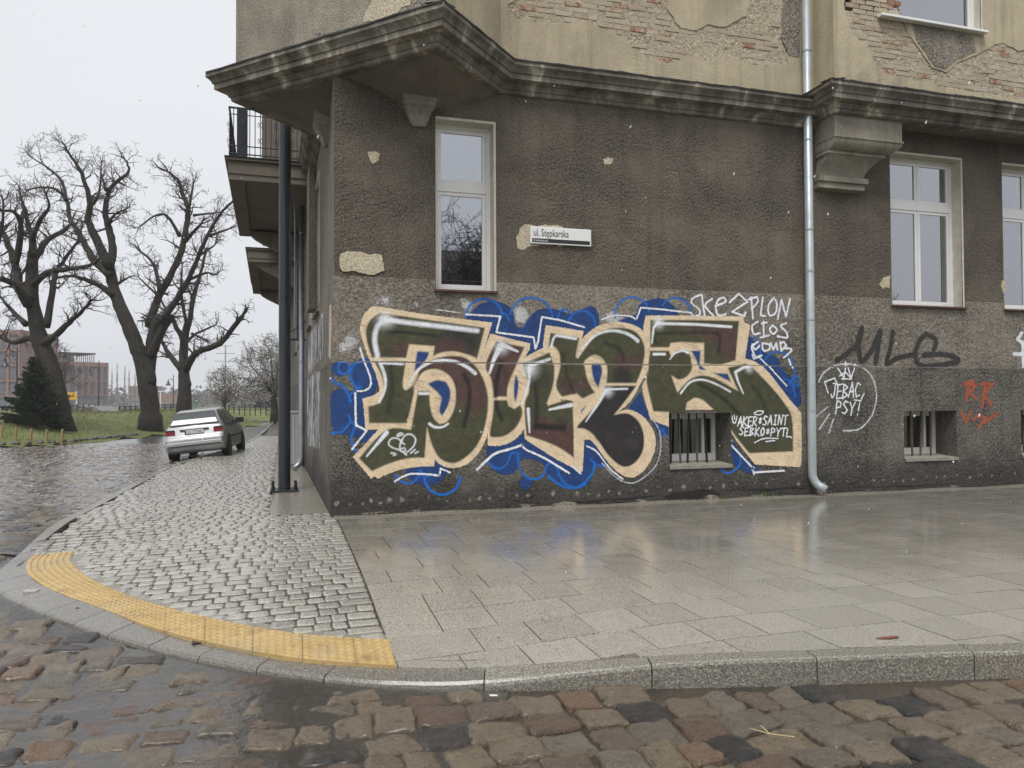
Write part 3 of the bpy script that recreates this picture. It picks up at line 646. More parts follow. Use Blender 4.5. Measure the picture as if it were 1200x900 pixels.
def film(name, parent, ops, eps, mat=None, label=None, cat=None):
    """ops in survey pixels: ('poly',pts,col[,soft,alpha]) ('line',pts,width,col[,soft,alpha,taper]) ('tint',(x,y),r,col,amount)"""
    W = []
    for o in ops:
        if o[0] in ('poly', 'line'): W.append((o[0], WP(o[1])) + tuple(o[2:]))
        else: W.append((o[0], WP([o[1]])[0]) + tuple(o[2:]))
    xs = [p[0] for o in W for p in (o[1] if o[0] in ('poly', 'line') else [o[1]])]; zs = [p[1] for o in W for p in (o[1] if o[0] in ('poly', 'line') else [o[1]])]
    x0, z0 = min(xs) - .35, min(zs) - .35; nx = int((max(xs) + .35 - x0) / GS) + 1; nz = int((max(zs) + .35 - z0) / GS) + 1
    gx = x0 + np.arange(nx) * GS; gz = z0 + np.arange(nz) * GS; X, Z = np.meshgrid(gx, gz)
    C = np.zeros((nz, nx, 3)); A = np.zeros((nz, nx))
    def win(pts, m):
        px = [p[0] for p in pts]; pz = [p[1] for p in pts]
        i0 = max(0, int((min(px) - m - x0) / GS)); i1 = min(nx, int((max(px) + m - x0) / GS) + 2); j0 = max(0, int((min(pz) - m - z0) / GS)); j1 = min(nz, int((max(pz) + m - z0) / GS) + 2)
        return slice(j0, j1), slice(i0, i1)
    for o in W:
        if o[0] == 'poly':
            soft = (o[3] if len(o) > 3 else .8) * PXM; am = o[4] if len(o) > 4 else 1.0
            s = win(o[1], soft * 2); x, z = X[s], Z[s]; d = segdist(x, z, o[1], True); d = np.where(inside(x, z, o[1]), -d, d); a = np.clip(.5 - d / (2 * soft), 0, 1) * am; col = o[2]
        elif o[0] == 'line':
            soft = (o[4] if len(o) > 4 else .8) * PXM; am = o[5] if len(o) > 5 else 1.0; wd = o[2] * PXM / 2; n = len(o[1]); tp = o[6] if len(o) > 6 else (1, 1)
            w = [wd * (tp[0] + (tp[1] - tp[0]) * i / max(1, n - 1)) for i in range(n)]
            s = win(o[1], wd + soft * 2); x, z = X[s], Z[s]; d = segdist(x, z, o[1], False, w); a = np.clip(.5 - d / (2 * soft), 0, 1) * am; col = o[3]
        elif o[0] == 'glow':
            r = o[2] * PXM; s = win([o[1]], r * 2); x, z = X[s], Z[s]; d = np.hypot(x - o[1][0], z - o[1][1]) / r; a = np.exp(-d * d * 1.6) * o[4]; a[a < .03] = 0; col = o[3]
        else:
            r = o[2] * PXM; s = win([o[1]], r * 2); x, z = X[s], Z[s]; d = np.hypot(x - o[1][0], z - o[1][1]) / r; t = (np.exp(-(d * (1 + .22 * (NZ(x, z, 9) - .5))) ** 7) * o[4] * (C[s].sum(-1) < .34))[..., None]; C[s] = C[s] * (1 - t) + np.array(o[3]) * t; continue
        a0 = A[s]; an = a + a0 * (1 - a); k = np.where(an > 1e-4, a / np.maximum(an, 1e-4), 0)[..., None]
        C[s] = C[s] * (1 - k) + np.array(col) * k; A[s] = an
    mt = (.62 * NZ(X, Z, 14) + .38 * NZ(X + 3, Z, 37)); C *= (1 + (mt - .5) * np.where(C.sum(-1) < .34, .6, .2))[..., None]
    sk = NZ(X * .35 + 5, Z * 3.1 + X * .9, 26) * NZ(X + 2, Z + 1, 5); C *= (1 - .26 * np.clip((sk - .42) * 5, 0, 1) * (C.sum(-1) > 1.2))[..., None]
    for h in (B1, B2): A[(X > h[0] - .004) & (X < h[1] + .004) & (Z > h[2] - .055) & (Z < h[3] + .004)] = 0
    cell = (A[:-1, :-1] + A[1:, :-1] + A[:-1, 1:] + A[1:, 1:]) > .05
    hole = np.zeros_like(cell)
    for h in (B1, B2): hole |= (X[:-1, :-1] + GS > h[0]) & (X[:-1, :-1] < h[1]) & (Z[:-1, :-1] + GS > h[2] - .055) & (Z[:-1, :-1] < h[3])
    cell &= ~hole
    jj, ii = np.nonzero(cell); use = np.zeros(A.shape, bool)
    for dj in (0, 1):
        for di in (0, 1): use[jj + dj, ii + di] = True
    idx = np.full(A.shape, -1, int); idx[use] = np.arange(use.sum())
    co = np.stack([X[use], -(woff(Z[use]) + eps), Z[use]], 1)
    fa = np.stack([idx[jj, ii], idx[jj, ii + 1], idx[jj + 1, ii + 1], idx[jj + 1, ii]], 1)
    me = bpy.data.meshes.new(name); nf = len(fa); me.vertices.add(len(co)); me.vertices.foreach_set('co', co.astype(np.float32).ravel())
    me.loops.add(nf * 4); me.polygons.add(nf); me.loops.foreach_set('vertex_index', fa.astype(np.int32).ravel()); me.polygons.foreach_set('loop_start', np.arange(0, nf * 4, 4, dtype=np.int32)); me.update(calc_edges=True)
    at_ = me.color_attributes.new('paint', 'FLOAT_COLOR', 'POINT'); at_.data.foreach_set('color', np.concatenate([C[use], A[use][:, None]], 1).astype(np.float32).ravel())
    o = mobj(name, me, mat or M_PAINT, parent); return tag(o, label, cat)
MURAL = empty('graffiti_mural', (3.8, -.02, 0), 0, 'large camouflage green and brown graffiti lettering with cream outline on blue clouds', 'graffiti')
def mfilm(name, ops, eps, **k):
    o = film(name, MURAL, ops, eps, **k); o.location = (-3.8, .02, 0); return o
B_ = []                                                                  # --- blue clouds and soft primer
for (x, y, r, a) in [(452, 352, 9, .55), (412, 400, 12, .6), (402, 408, 9, .5), (488, 357, 8, .4), (548, 360, 9, .6), (543, 352, 7, .5), (612, 372, 11, .8), (609, 366, 10, .6), (717, 373, 12, .75), (725, 377, 9, .7), (680, 352, 5, .35), (440, 357, 8, .3)]:
    B_.append(('glow', (x, y), r, GREYW, a))
bl = lambda p, s=1.2, a=1.0: B_.append(('poly', p, BLUE, s, a))
bl(sm(ZA([(30, 330), (60, 308), (92, 322), (95, 350), (70, 368), (35, 358)]), 4, True), 2)
bl(sm(ZA([(105, 330), (150, 300), (190, 310), (200, 350), (210, 400), (180, 430), (130, 415), (102, 380)]), 4, True), 1.5)
bl(sm(ZA([(28, 445), (60, 420), (100, 430), (130, 425), (200, 430), (180, 470), (170, 580), (230, 575), (170, 625), (110, 600), (60, 595), (30, 560)]), 3, True), 2.5)
bl(sm(ZA([(560, 150), (580, 110), (640, 78), (700, 85), (740, 120), (748, 170), (775, 180), (792, 150), (830, 115), (880, 105), (940, 120), (980, 140), (1040, 110), (1070, 150), (1060, 260), (860, 260), (800, 290), (640, 200), (640, 165)]), 3, True), 1.5)
bl(sm(ZB([(-40, 150), (20, 130), (60, 115), (110, 95), (138, 130), (130, 190), (60, 260), (0, 230), (-40, 200)]), 3, True), 1.5)
bl(sm(ZB([(220, 150), (285, 130), (300, 90), (370, 65), (425, 90), (450, 132), (400, 180), (330, 220), (280, 200), (225, 165)]), 3, True), 1.5)
bl(sm(ZB([(715, 230), (730, 215), (750, 240), (800, 285), (840, 300), (858, 350), (905, 390), (925, 440), (920, 485), (880, 475), (800, 400), (700, 320)]), 3, True), 2)
bl(sm(ZA([(635, 640), (700, 630), (780, 600), (860, 640), (960, 700), (1040, 720), (1030, 790), (950, 795), (890, 770), (860, 715), (800, 690), (760, 700), (740, 745), (690, 750), (650, 720)]), 3, True), 2)
bl(sm(ZA([(760, 775), (800, 770), (805, 800), (780, 812)]), 4, True), 3, .9)
bl(sm(ZA([(320, 735), (400, 715), (435, 690), (480, 730), (450, 780), (400, 795), (340, 775)]), 4, True), 2)
bl(ZB([(70, 640), (100, 600), (140, 630), (180, 690), (165, 720), (90, 725), (70, 700)]), 2)
bl(sm(ZB([(-60, 720), (20, 720), (60, 750), (40, 790), (0, 800), (-50, 770)]), 4, True), 2.5)
bl(ZB([(250, 500), (300, 430), (330, 520), (410, 560), (410, 600), (370, 590), (340, 540)]), 1.5)
bl(sm(ZB([(652, 620), (700, 680), (760, 730), (740, 750), (690, 730), (655, 690)]), 3, True), 2)
def arc(cx, cy, rx, ry, a0, a1, n=14): return [(cx + rx * math.cos(R(a0 + (a1 - a0) * i / n)), cy - ry * math.sin(R(a0 + (a1 - a0) * i / n))) for i in range(n + 1)]
sb = lambda p, w=2.2, a=1.0: B_.append(('line', p, w, SKYB, .8, a))
sb(ZA(arc(75, 337, 22, 24, 0, 360)), 2); sb(sm(ZA([(160, 305), (115, 325), (102, 365), (118, 405), (142, 415)])), 2.4)
sb(sm(ZA([(30, 378), (45, 400), (60, 400), (85, 425), (102, 470)])), 2); sb(sm(ZA([(102, 470), (100, 445), (125, 420), (145, 412)])), 2)
sb(sm(ZA([(28, 592), (70, 585), (100, 550)])), 2); sb(sm(ZA([(95, 520), (108, 550), (128, 560)])), 1.8); sb(sm(ZA([(120, 570), (105, 610), (118, 655), (130, 672)])), 2)
sb(ZA(arc(625, 138, 72, 70, 180, 5)), 2.2); sb(sm(ZA([(690, 120), (712, 130), (722, 150)])), 2); sb(ZA(arc(808, 150, 85, 88, 165, 5)), 2); sb(ZA(arc(940, 140, 26, 32, 190, -10)), 1.8); sb(sm(ZB([(20, 150), (50, 120), (85, 115), (118, 140), (128, 180)])), 1.8)
sb(ZB(arc(270, 130, 68, 70, 190, 10)), 1.8); sb(ZB(arc(440, 125, 60, 62, 150, 5)), 1.8)
sb(sm(ZB([(745, 215), (768, 240), (770, 280)])), 1.8); sb(ZB(arc(840, 345, 62, 72, 150, -60)), 2); sb(ZB(arc(910, 388, 10, 20, 0, 360)), 1.6); sb(sm(ZB([(860, 380), (890, 395), (905, 450)])), 2)
sb(sm(ZA([(275, 755), (300, 780), (345, 785), (380, 740)])), 2); sb(ZA(arc(460, 760, 70, 72, 175, 360)), 2.6); sb(sm(ZA([(370, 735), (400, 760), (410, 755)])), 1.8)
sb(sm(ZA([(635, 700), (670, 730), (710, 715), (730, 670), (760, 672)])), 2); sb(sm(ZA([(755, 675), (762, 730), (800, 770), (850, 760), (870, 715), (900, 710)])), 2.2); sb(sm(ZA([(905, 720), (930, 780), (980, 805), (1020, 790)])), 2)
sb(sm(ZB([(-60, 760), (0, 800), (60, 800), (110, 750), (122, 705)])), 2.6); sb(sm(ZB([(105, 690), (122, 712), (160, 722)])), 2); sb(sm(ZB([(600, 715), (640, 748), (685, 720), (690, 685)])), 2.4); sb(ZB([(372, 605), (385, 575), (400, 605)]), 1.8)
mfilm('blue_clouds', B_, .002)
# --- letter one
def soften(pts, lim=46):                                                  # round the shallow turns, keep the real corners
    n = len(pts); P = [Vector(p) for p in pts]; cor = []
    for i in range(n):
        a, b = P[i] - P[i - 1], P[(i + 1) % n] - P[i]
        if a.length < 1e-6 or b.length < 1e-6 or math.degrees(a.angle(b)) > lim: cor.append(i)
    if not cor: return sm(pts, 4, True)
    out = []
    for k, i in enumerate(cor):
        j = cor[(k + 1) % len(cor)]; m_ = (j - i) % n or n; run = [pts[(i + t) % n] for t in range(m_ + 1)]
        out += (sm(run, 4) if len(run) > 2 else run)[:-1]
    return out
def fillp(pts, col, soft=1.0): return ('poly', soften(pts), col, soft)
def hl(pts, w, col=WHITE, soft=.7, a=1.0, tp=(1, 1)): return ('line', pts, w, col, soft, a, tp)
def dk(pts, w, a=.75): return ('line', sm(pts), w * 1.15, (.016, .015, .014), 1.8, min(1, a * 1.35))
L1 = [fillp(ZA([(200, 97), (330, 118), (470, 138), (657, 160), (640, 212), (622, 300), (645, 370), (658, 450), (652, 540), (632, 610), (600, 670), (555, 712), (500, 728), (455, 715), (430, 692), (428, 722), (370, 722), (290, 735), (210, 768), (197, 760), (182, 768), (112, 685), (212, 577), (162, 577), (150, 457), (185, 447), (212, 432), (215, 415), (200, 360), (175, 300), (150, 230), (140, 185), (150, 140), (172, 112)]), CREAM),
      fillp(ZA([(215, 122), (330, 138), (470, 158), (628, 180), (597, 300), (560, 285), (500, 272), (450, 280), (425, 292), (432, 252), (332, 245), (320, 298), (186, 296), (168, 240), (163, 190), (180, 150)]), OLIVE),
      fillp(ZA([(194, 311), (318, 311), (308, 405), (318, 420), (338, 398), (350, 430), (322, 553), (174, 553), (171, 487), (205, 478), (228, 452), (233, 420), (224, 370)]), OLIVE),
      fillp(ZA([(338, 395), (372, 340), (430, 303), (500, 290), (560, 303), (610, 360), (637, 440), (635, 520), (615, 600), (580, 660), (530, 700), (490, 708), (450, 690), (425, 650), (408, 605), (400, 570), (392, 688), (330, 690), (260, 708), (185, 740), (135, 690), (240, 580), (338, 578), (365, 428), (410, 428), (412, 480), (425, 530), (450, 556), (480, 545), (505, 500), (513, 440), (500, 385), (462, 350), (420, 342), (380, 358), (348, 410)]), OLIVE)]
for (x, y, r, c, a) in [(300, 265, 11, BROWN, .9), (500, 225, 16, BLACK, .8), (560, 225, 17, BLACK, .85), (440, 240, 10, BLACK, .5), (480, 330, 30, BROWN, 1), (560, 400, 26, BROWN, 1), (590, 470, 14, BROWN, .7), (400, 340, 14, BROWN, .9), (190, 490, 6, BROWN, .5)]:
    L1.append(('tint', ZA([(x, y)])[0], r, c, a))
L1 += [fillp(ZA([(405, 398), (440, 385), (475, 392), (492, 430), (484, 480), (460, 525), (448, 505), (458, 455), (440, 432), (415, 410)]), BLUE), fillp(ZA([(363, 272), (410, 275), (398, 305), (350, 358), (356, 315)]), BLUE),
       fillp(ZA([(402, 575), (428, 692), (392, 690)]), CREAM), fillp(ZA([(350, 398), (318, 425), (306, 400), (322, 300), (345, 300), (340, 360), (376, 330)]), CREAM)]
L1 += [dk(ZA([(245, 195), (330, 200), (440, 212)]), 3), dk(ZA([(258, 330), (265, 420), (248, 505)]), 4, .5), dk(ZA([(545, 365), (568, 430), (545, 565)]), 4), dk(ZA([(420, 360), (470, 365)]), 2, .2)]
L1 += [hl(sm(ZA([(232, 150), (206, 180), (197, 230), (208, 290)])), 5, soft=1.4), hl(sm(ZA([(225, 145), (310, 158), (450, 174), (598, 192)])), 5, soft=1.4), ('glow', ZA([(238, 148)])[0], 10, WHITE, .9), hl(ZA([(218, 316), (306, 323)]), 3, tp=(1.2, .8)), hl(sm(ZA([(215, 312), (236, 370), (236, 420), (214, 472)])), 3.2, tp=(1.2, .7)),
       hl(sm(ZA([(330, 402), (365, 347), (430, 311), (500, 310), (550, 330), (588, 358)])), 3.6, tp=(.5, 1.2)), hl(ZA([(372, 437), (405, 437)]), 3.2), hl(sm(ZA([(410, 555), (430, 568), (460, 568), (483, 555)])), 2.6, tp=(1.2, .8)), hl(ZA([(243, 590), (165, 682)]), 4, tp=(1.2, .4))]
h_ = lambda p: L1.append(hl(sm([(380 + x / 6.92, 460 + y / 6.92) for x, y in p]), 1.5, WHITE, .6))
h_([(665, 505), (620, 470), (550, 445), (520, 415), (540, 375), (590, 370), (625, 400)]); h_([(620, 410), (650, 350), (700, 338), (738, 375), (725, 430), (680, 475), (650, 495)]); h_([(590, 345), (615, 328), (635, 338), (600, 352), (590, 345)]); h_([(625, 380), (612, 430), (620, 475), (655, 470), (650, 450), (620, 455)]); h_([(625, 400), (650, 420)]); h_([(540, 490), (570, 492)]); h_([(560, 510), (580, 500)]); h_([(700, 490), (735, 462)]); h_([(735, 492), (760, 478)])
mfilm('letter', L1, .0032, label='first letter with heart tag')
L2 = [fillp(ZA([(650, 203), (720, 222), (805, 242), (800, 268), (778, 300), (858, 258), (895, 262), (907, 300), (905, 380), (900, 410), (922, 466), (978, 445), (985, 470), (1005, 560), (1000, 742), (900, 690), (782, 614), (780, 575), (745, 615), (690, 640), (638, 640), (640, 575), (658, 450), (625, 320), (615, 300), (640, 230)]), CREAM),
      fillp(ZA([(672, 232), (782, 256), (748, 330), (718, 400), (712, 449), (662, 449), (650, 380), (630, 325)]), BROWN), fillp(ZA([(662, 463), (712, 463), (718, 485), (740, 497), (764, 482), (772, 515), (748, 568), (702, 603), (652, 608), (645, 592), (655, 530)]), OLIVE),
      fillp(ZA([(775, 318), (835, 296), (880, 276), (896, 330), (893, 400), (868, 475), (880, 482), (968, 452), (976, 690), (900, 640), (788, 600), (781, 480), (798, 430), (792, 380), (778, 345)]), OLIVE)]
for (x, y, r, c, a) in [(840, 610, 24, BROWN, 1), (930, 630, 24, BROWN, 1), (900, 570, 10, BROWN, .6), (850, 380, 12, BLACK, .5), (920, 560, 8, BLACK, .5)]: L2.append(('tint', ZA([(x, y)])[0], r, c, a))
L2 += [fillp(sm(ZA([(748, 365), (757, 400), (752, 445), (744, 468), (739, 430), (741, 395)]), 3, True), BLUE), fillp(ZA([(905, 415), (922, 466), (868, 480)]), CREAM), dk(ZA([(690, 315), (672, 390), (668, 448)]), 4), dk(ZA([(670, 470), (678, 510), (692, 540)]), 3.5), dk(ZA([(822, 400), (828, 480), (826, 560)]), 4.5, .6), dk(ZA([(826, 565), (880, 568), (935, 572)]), 6, .8),
       hl(ZA([(688, 252), (660, 310), (644, 357)]), 4, tp=(1.6, .6)), hl(ZA([(695, 246), (756, 273)]), 3, tp=(1.6, .7)), ('glow', ZA([(692, 256)])[0], 9, WHITE, .9), hl(sm(ZA([(800, 328), (796, 400), (771, 476)])), 3, tp=(1.3, .7)), hl(ZA([(798, 330), (880, 303)]), 3.4), ('glow', ZA([(802, 340)])[0], 11, WHITE, .85), hl(ZA([(795, 498), (800, 588)]), 3.6, tp=(1.1, .5)), hl(ZA([(877, 500), (962, 482)]), 3.6, tp=(.6, 1.4))]
mfilm('letter', L2, .0038, label='second letter, brown and olive')
L3 = [fillp([(640, 381), (684, 388), (681, 400), (683, 396), (692, 388), (703, 381), (718, 378), (732, 378), (747, 383), (754, 389), (760, 402), (761, 412), (760, 430), (752, 446), (738, 470), (722, 484), (735, 480), (750, 486), (761, 498), (767, 511), (767, 525), (761, 541), (752, 553), (742, 559), (732, 558), (721, 551), (709, 538), (700, 525), (692, 516), (684, 515), (682, 552), (679, 554), (672, 548), (672, 470), (655, 468), (642, 476), (648, 453), (651, 430), (650, 415), (646, 408), (636, 410), (638, 392)], CREAM),
      fillp([(645, 390), (679, 396), (675, 416), (677, 420), (684, 428), (687, 442), (693, 455), (697, 460), (682, 467), (675, 461), (658, 465), (651, 452), (656, 430), (655, 413), (648, 405), (643, 406)], OLIVE),
      fillp([(677, 421), (686, 408), (698, 393), (711, 386), (725, 384), (739, 386), (749, 393), (755, 405), (755, 419), (751, 434), (745, 449), (710, 449), (711, 432), (708, 423), (703, 418), (696, 416), (687, 421), (683, 428)], OLIVE),
      fillp([(709, 452), (745, 452), (732, 470), (719, 486), (735, 484.5), (747, 493), (753, 506), (754, 521), (750, 534), (741, 544), (731, 547), (721, 542), (711, 532), (702, 519), (693, 508), (684, 502.5), (677, 502), (677, 498), (690, 484), (702, 469)], BLACK)]
for (x, y, r, c, a) in [(665, 452, 11, BROWN, .9), (682, 452, 9, BROWN, .7), (728, 425, 12, BROWN, .9), (745, 425, 9, BROWN, .9), (728, 442, 13, BLACK, .9), (750, 398, 6, BROWN, .6), (740, 520, 8, (.05, .045, .042), .6), (715, 512, 7, (.05, .045, .042), .5)]: L3.append(('tint', (x, y), r, c, a))
L3 += [fillp(sm([(692.5, 429), (697, 426), (703, 427), (705, 435), (702.5, 447), (700, 453), (695, 444)], 3, True), BLUE), fillp([(681, 480), (686, 476), (680, 485)], BLUE), ('line', sm([(760, 486), (772, 505), (773, 530), (766, 548), (750, 562), (738, 566), (722, 560), (705, 543)]), 1.6, (.5, .52, .58), .9, .8), dk(Z5([(340, 430), (430, 460), (480, 520), (490, 570)]), 4, .55), dk([(660, 415), (664, 440), (672, 460)], 3, .5),
       hl(sm([(646, 406), (649, 396), (653, 393)]), 2.6), hl([(652, 393), (675, 397)], 3), hl(sm(Z5([(115, 540), (170, 460), (260, 370), (370, 330), (480, 340), (560, 375), (605, 412)])), 3.4, tp=(.5, 1.3)), hl(Z5([(340, 805), (515, 800)]), 2.4), hl(sm([(709, 458), (701, 472), (692, 485), (686, 494)]), 2.8, tp=(1.5, .5)), ('glow', (712, 459), 7, WHITE, .85), hl([(757, 442), (766, 474)], 3.4, tp=(1.2, .6))]
mfilm('letter', L3, .0044, label='third letter with black round foot')
L4 = [fillp([(757, 370), (810, 370), (871, 371), (872, 378), (879, 381), (873, 420), (887, 425), (901, 438), (925, 469), (936, 482), (938, 490), (938, 541), (934, 547), (884, 544), (856, 506), (856, 480), (783, 480), (783, 500), (762, 492), (752, 455), (758, 440), (761, 412), (754, 388)], CREAM),
      fillp([(762, 375), (810, 375), (866, 376), (862, 422), (845, 427), (825, 426), (825, 402), (800, 401), (786, 402), (784, 407), (762, 407)], OLIVE),
      fillp([(762, 411), (784, 411), (787, 419), (793, 411), (803, 410), (809, 417), (810, 432), (803, 442), (794, 445), (786, 440), (793, 460), (800, 452), (809, 444), (822, 440), (836, 443), (851, 451), (864, 458), (852, 431), (874, 426), (881, 431), (898, 448), (915, 468), (927, 489), (928.5, 529), (877, 531), (855, 502), (855, 483), (840, 483), (823, 469), (813, 466), (804, 472), (802, 484), (765, 482), (757, 448), (759, 435)], OLIVE)]
for (x, y, r, c, a) in [(830, 388, 14, BROWN, 1), (850, 395, 17, BROWN, 1), (855, 412, 12, BROWN, 1), (808, 383, 9, BROWN, .6), (770, 465, 6, BLACK, .3), (890, 525, 8, BROWN, .3)]: L4.append(('tint', (x, y), r, c, a))
L4 += [fillp([(810, 411), (821, 411), (820, 428), (827, 434), (819, 433), (816, 422)], BLUE), fillp([(835, 437), (852, 438), (856, 448)], BLUE), dk([(768, 402), (769, 392), (800, 390), (840, 390)], 3, .6), dk([(840, 391), (844, 395), (842, 412)], 3, .7), dk([(818, 450), (840, 462), (858, 478), (866, 486)], 4, .6), dk([(880, 452), (892, 468), (897, 484)], 4, .5),
       hl([(764, 402), (766, 384), (770, 379)], 3, tp=(.7, 1.2)), hl([(770, 379), (815, 380), (857, 383)], 3.4), ('glow', (772, 378), 8, WHITE, .9), hl([(766, 415), (779, 415)], 3.2), hl(sm([(785, 421), (791, 414), (800, 411), (806, 413)]), 2.8, tp=(.5, 1.3)), hl(sm([(797, 461), (808, 448), (822, 445), (838, 450), (855, 459)]), 3.2, tp=(.8, .7)), hl([(870, 461), (864, 447), (861, 437)], 3.2, tp=(.5, 1.2)), hl([(861, 436), (870, 431), (878, 429)], 3.6), ('glow', (877, 432), 6, WHITE, .8)]
mfilm('letter', L4, .0050, label='fourth letter, brown bar and olive leg')
# --- white keylines round the piece
K = []
k_ = lambda p, w=1.7, a=1.0: K.append(hl(p, w, WHITE, .8, a))
k_(sm(ZA([(140, 260), (155, 310), (178, 370), (180, 405), (160, 425), (118, 428)]))); k_(ZA([(120, 428), (123, 560), (165, 582), (108, 655)]), 2); k_(ZA([(555, 128), (688, 136), (672, 198), (818, 218), (825, 262), (835, 235), (850, 138), (920, 150), (1015, 178)]), 1.9); k_(ZA([(440, 110), (530, 122)]), 1.2, .7)
k_(sm(ZB([(150, 148), (200, 133), (260, 135), (285, 150)])), 1.5); k_(ZB([(285, 150), (303, 102), (380, 108), (500, 122)]), 1.7); k_(ZB([(738, 285), (745, 302), (765, 295), (800, 330), (870, 408)]), 1.6); k_(sm(ZA([(275, 780), (330, 752), (400, 752), (450, 758)])), 1.8); k_(ZA([(450, 758), (453, 730), (490, 745)]), 1.6); k_(sm(ZA([(595, 735), (660, 675), (720, 655), (775, 637)])), 2.6); k_(sm(ZA([(775, 637), (785, 655), (860, 690), (955, 748)])), 2.2)
k_(sm(ZB([(90, 643), (130, 665), (180, 730), (230, 770)])), 1.6); k_(ZB([(655, 640), (735, 725), (742, 752), (740, 745), (860, 738)]), 2.2); k_(sm(ZA([(965, 720), (1000, 750)])), 1.6); K.append(('glow', ZB([(738, 728)])[0], 4, WHITE, .7))
for o_ in K: mfilm('white_keyline', [o_], .0056)
# --- stroke lettering
FONT = {'A': [[(0, 0), (.5, 1), (1, 0)], [(.15, .35), (.9, .4)]], 'K': [[(.05, 1), (0, 0)], [(.9, 1), (.05, .45), (1, 0)]], 'E': [[(.9, 1), (0, .95), (.05, .5), (.7, .52)], [(.05, .5), (0, 0), (.95, .05)]], 'R': [[(0, 0), (.05, 1), (.8, .85), (.7, .5), (.05, .45), (.95, 0)]], 'S': [[(.95, .88), (.4, 1), (.05, .72), (.5, .52), (.9, .28), (.5, 0), (0, .1)]], 'I': [[(.5, 1), (.5, 0)], [(.2, .98), (.8, 1)], [(.2, 0), (.8, 0)]], 'N': [[(0, 0), (.1, 1), (.85, 0), (1, 1)]], 'T': [[(.5, 0), (.5, 1)], [(-.1, .95), (1.1, 1)]], 'B': [[(0, 0), (.05, 1), (.8, .8), (.1, .52), (.9, .25), (0, 0)]], 'O': [[(.5, 1), (.05, .6), (.3, 0), (.85, .2), (.9, .75), (.5, 1)]], 'P': [[(0, 0), (.05, 1), (.85, .85), (.8, .5), (.05, .42)]], 'Y': [[(0, 1), (.5, .5), (1, 1)], [(.5, .5), (.4, 0)]], 'L': [[(.1, 1), (0, 0), (.9, .05)]], 'C': [[(.95, .85), (.4, 1), (.05, .5), (.4, 0), (1, .15)]], 'J': [[(.2, 1), (1, 1)], [(.7, 1), (.65, .2), (.3, 0), (0, .25)]], '*': [[(.2, .3), (.8, .7)], [(.2, .7), (.8, .3)], [(.5, .2), (.5, .8)]], '!': [[(.6, 1), (.45, .35)], [(.4, .1), (.38, .02)]], 'U': [[(.0, 1), (.1, .1), (.6, 0), (.9, 1)]]}
def stext(t, x, y, dx, dy, w, h, col, lw, gap=1.25, slant=.12):
    out = []; rr = random.Random(t)
    for ch in t:
        if ch != ' ':
            jy = (rr.random() - .5) * h * .12
            for st in FONT[ch]: out.append(hl([(x + a * w + b * h * slant, y + jy - b * h) for a, b in st], lw, col, .55))
        x += dx * gap; y += dy * gap
    return out
S_ = stext('AKER*SAINT', *Z8([(440, 270)])[0], 5.1, -.15, 4.6, 11, WHITE, 1.5, 1.15) + stext('SEBKO*PYTL', *Z8([(452, 345)])[0], 5.2, .15, 4.6, 9.5, WHITE, 1.5, 1.18)
for p in ([(395, 190), (400, 235), (420, 245), (435, 190)], [(412, 185), (415, 215)], [(575, 165), (610, 148), (650, 155), (620, 180), (575, 175)], [(578, 405), (640, 375), (700, 370), (768, 372)], [(668, 398), (740, 388)], [(872, 360), (876, 366)]): S_.append(hl(sm(Z8(p)), 1.3, WHITE, .6))
mfilm('signature', S_, .0060, label='white signature lettering')
def tagfilm(name, ops, eps, label):
    o = film(name, None, ops, eps); return tag(o, label, 'graffiti tag')
T_ = []
for p in ([(140, 40), (85, 65), (72, 105), (128, 150), (140, 190), (100, 212), (72, 195)], [(155, 35), (165, 120), (178, 205)], [(240, 70), (182, 125), (248, 205)], [(265, 130), (345, 95), (330, 60), (285, 85), (270, 150), (290, 205), (350, 195)], [(600, 55), (610, 95), (560, 150)], [(740, 60), (695, 130), (705, 205), (755, 180), (762, 100), (735, 62)], [(610, 255), (565, 290), (575, 355), (625, 350)], [(730, 285), (705, 320), (735, 355), (765, 320), (730, 285)], [(840, 268), (795, 290), (840, 340), (845, 385), (770, 375)], [(610, 420), (570, 450), (590, 480), (622, 452)], [(645, 430), (655, 490), (702, 480), (700, 440), (645, 430)], [(830, 470), (885, 485), (820, 548)]): T_.append(hl(sm(Z7(p)), 2.3, WHITE, .9))
for p in ([(380, 100), (455, 30), (525, 95), (400, 175), (485, 205)], [(555, 60), (570, 228)], [(535, 75), (600, 55)], [(650, 60), (632, 205), (672, 210)], [(770, 235), (802, 80), (838, 215), (872, 70)], [(655, 255), (657, 378)], [(630, 385), (702, 365)], [(640, 272), (682, 262)], [(715, 430), (735, 482), (760, 430), (768, 482)], [(790, 420), (800, 490), (840, 450), (820, 420), (790, 432)], [(565, 440), (558, 470), (590, 548), (640, 530)], [(510, 180), (500, 212)], [(860, 560), (885, 630)]): T_.append(hl(Z7(p), 2.3, WHITE, .9))
tagfilm('graffiti_tag', T_, .0064, 'white three-line name tag right of the mural beside the drainpipe')
G_ = [('line', sm(ZR(p)), w, CHAR, 2.4, .95) for p, w in (([(262, 182), (320, 140), (360, 100), (385, 30)], 5.5), ([(385, 20), (372, 90), (382, 185), (430, 140), (478, 40)], 6.5), ([(478, 35), (470, 110), (455, 192)], 6.5), ([(542, 40), (530, 120), (512, 198), (560, 172), (645, 152)], 6), ([(748, 130), (758, 80), (710, 52), (668, 100), (656, 170), (690, 210), (760, 208), (868, 186), (840, 160), (770, 150), (698, 155)], 6.2))]
tagfilm('graffiti_tag', G_, .0024, 'charcoal spray letters MLG above the plinth ledge')
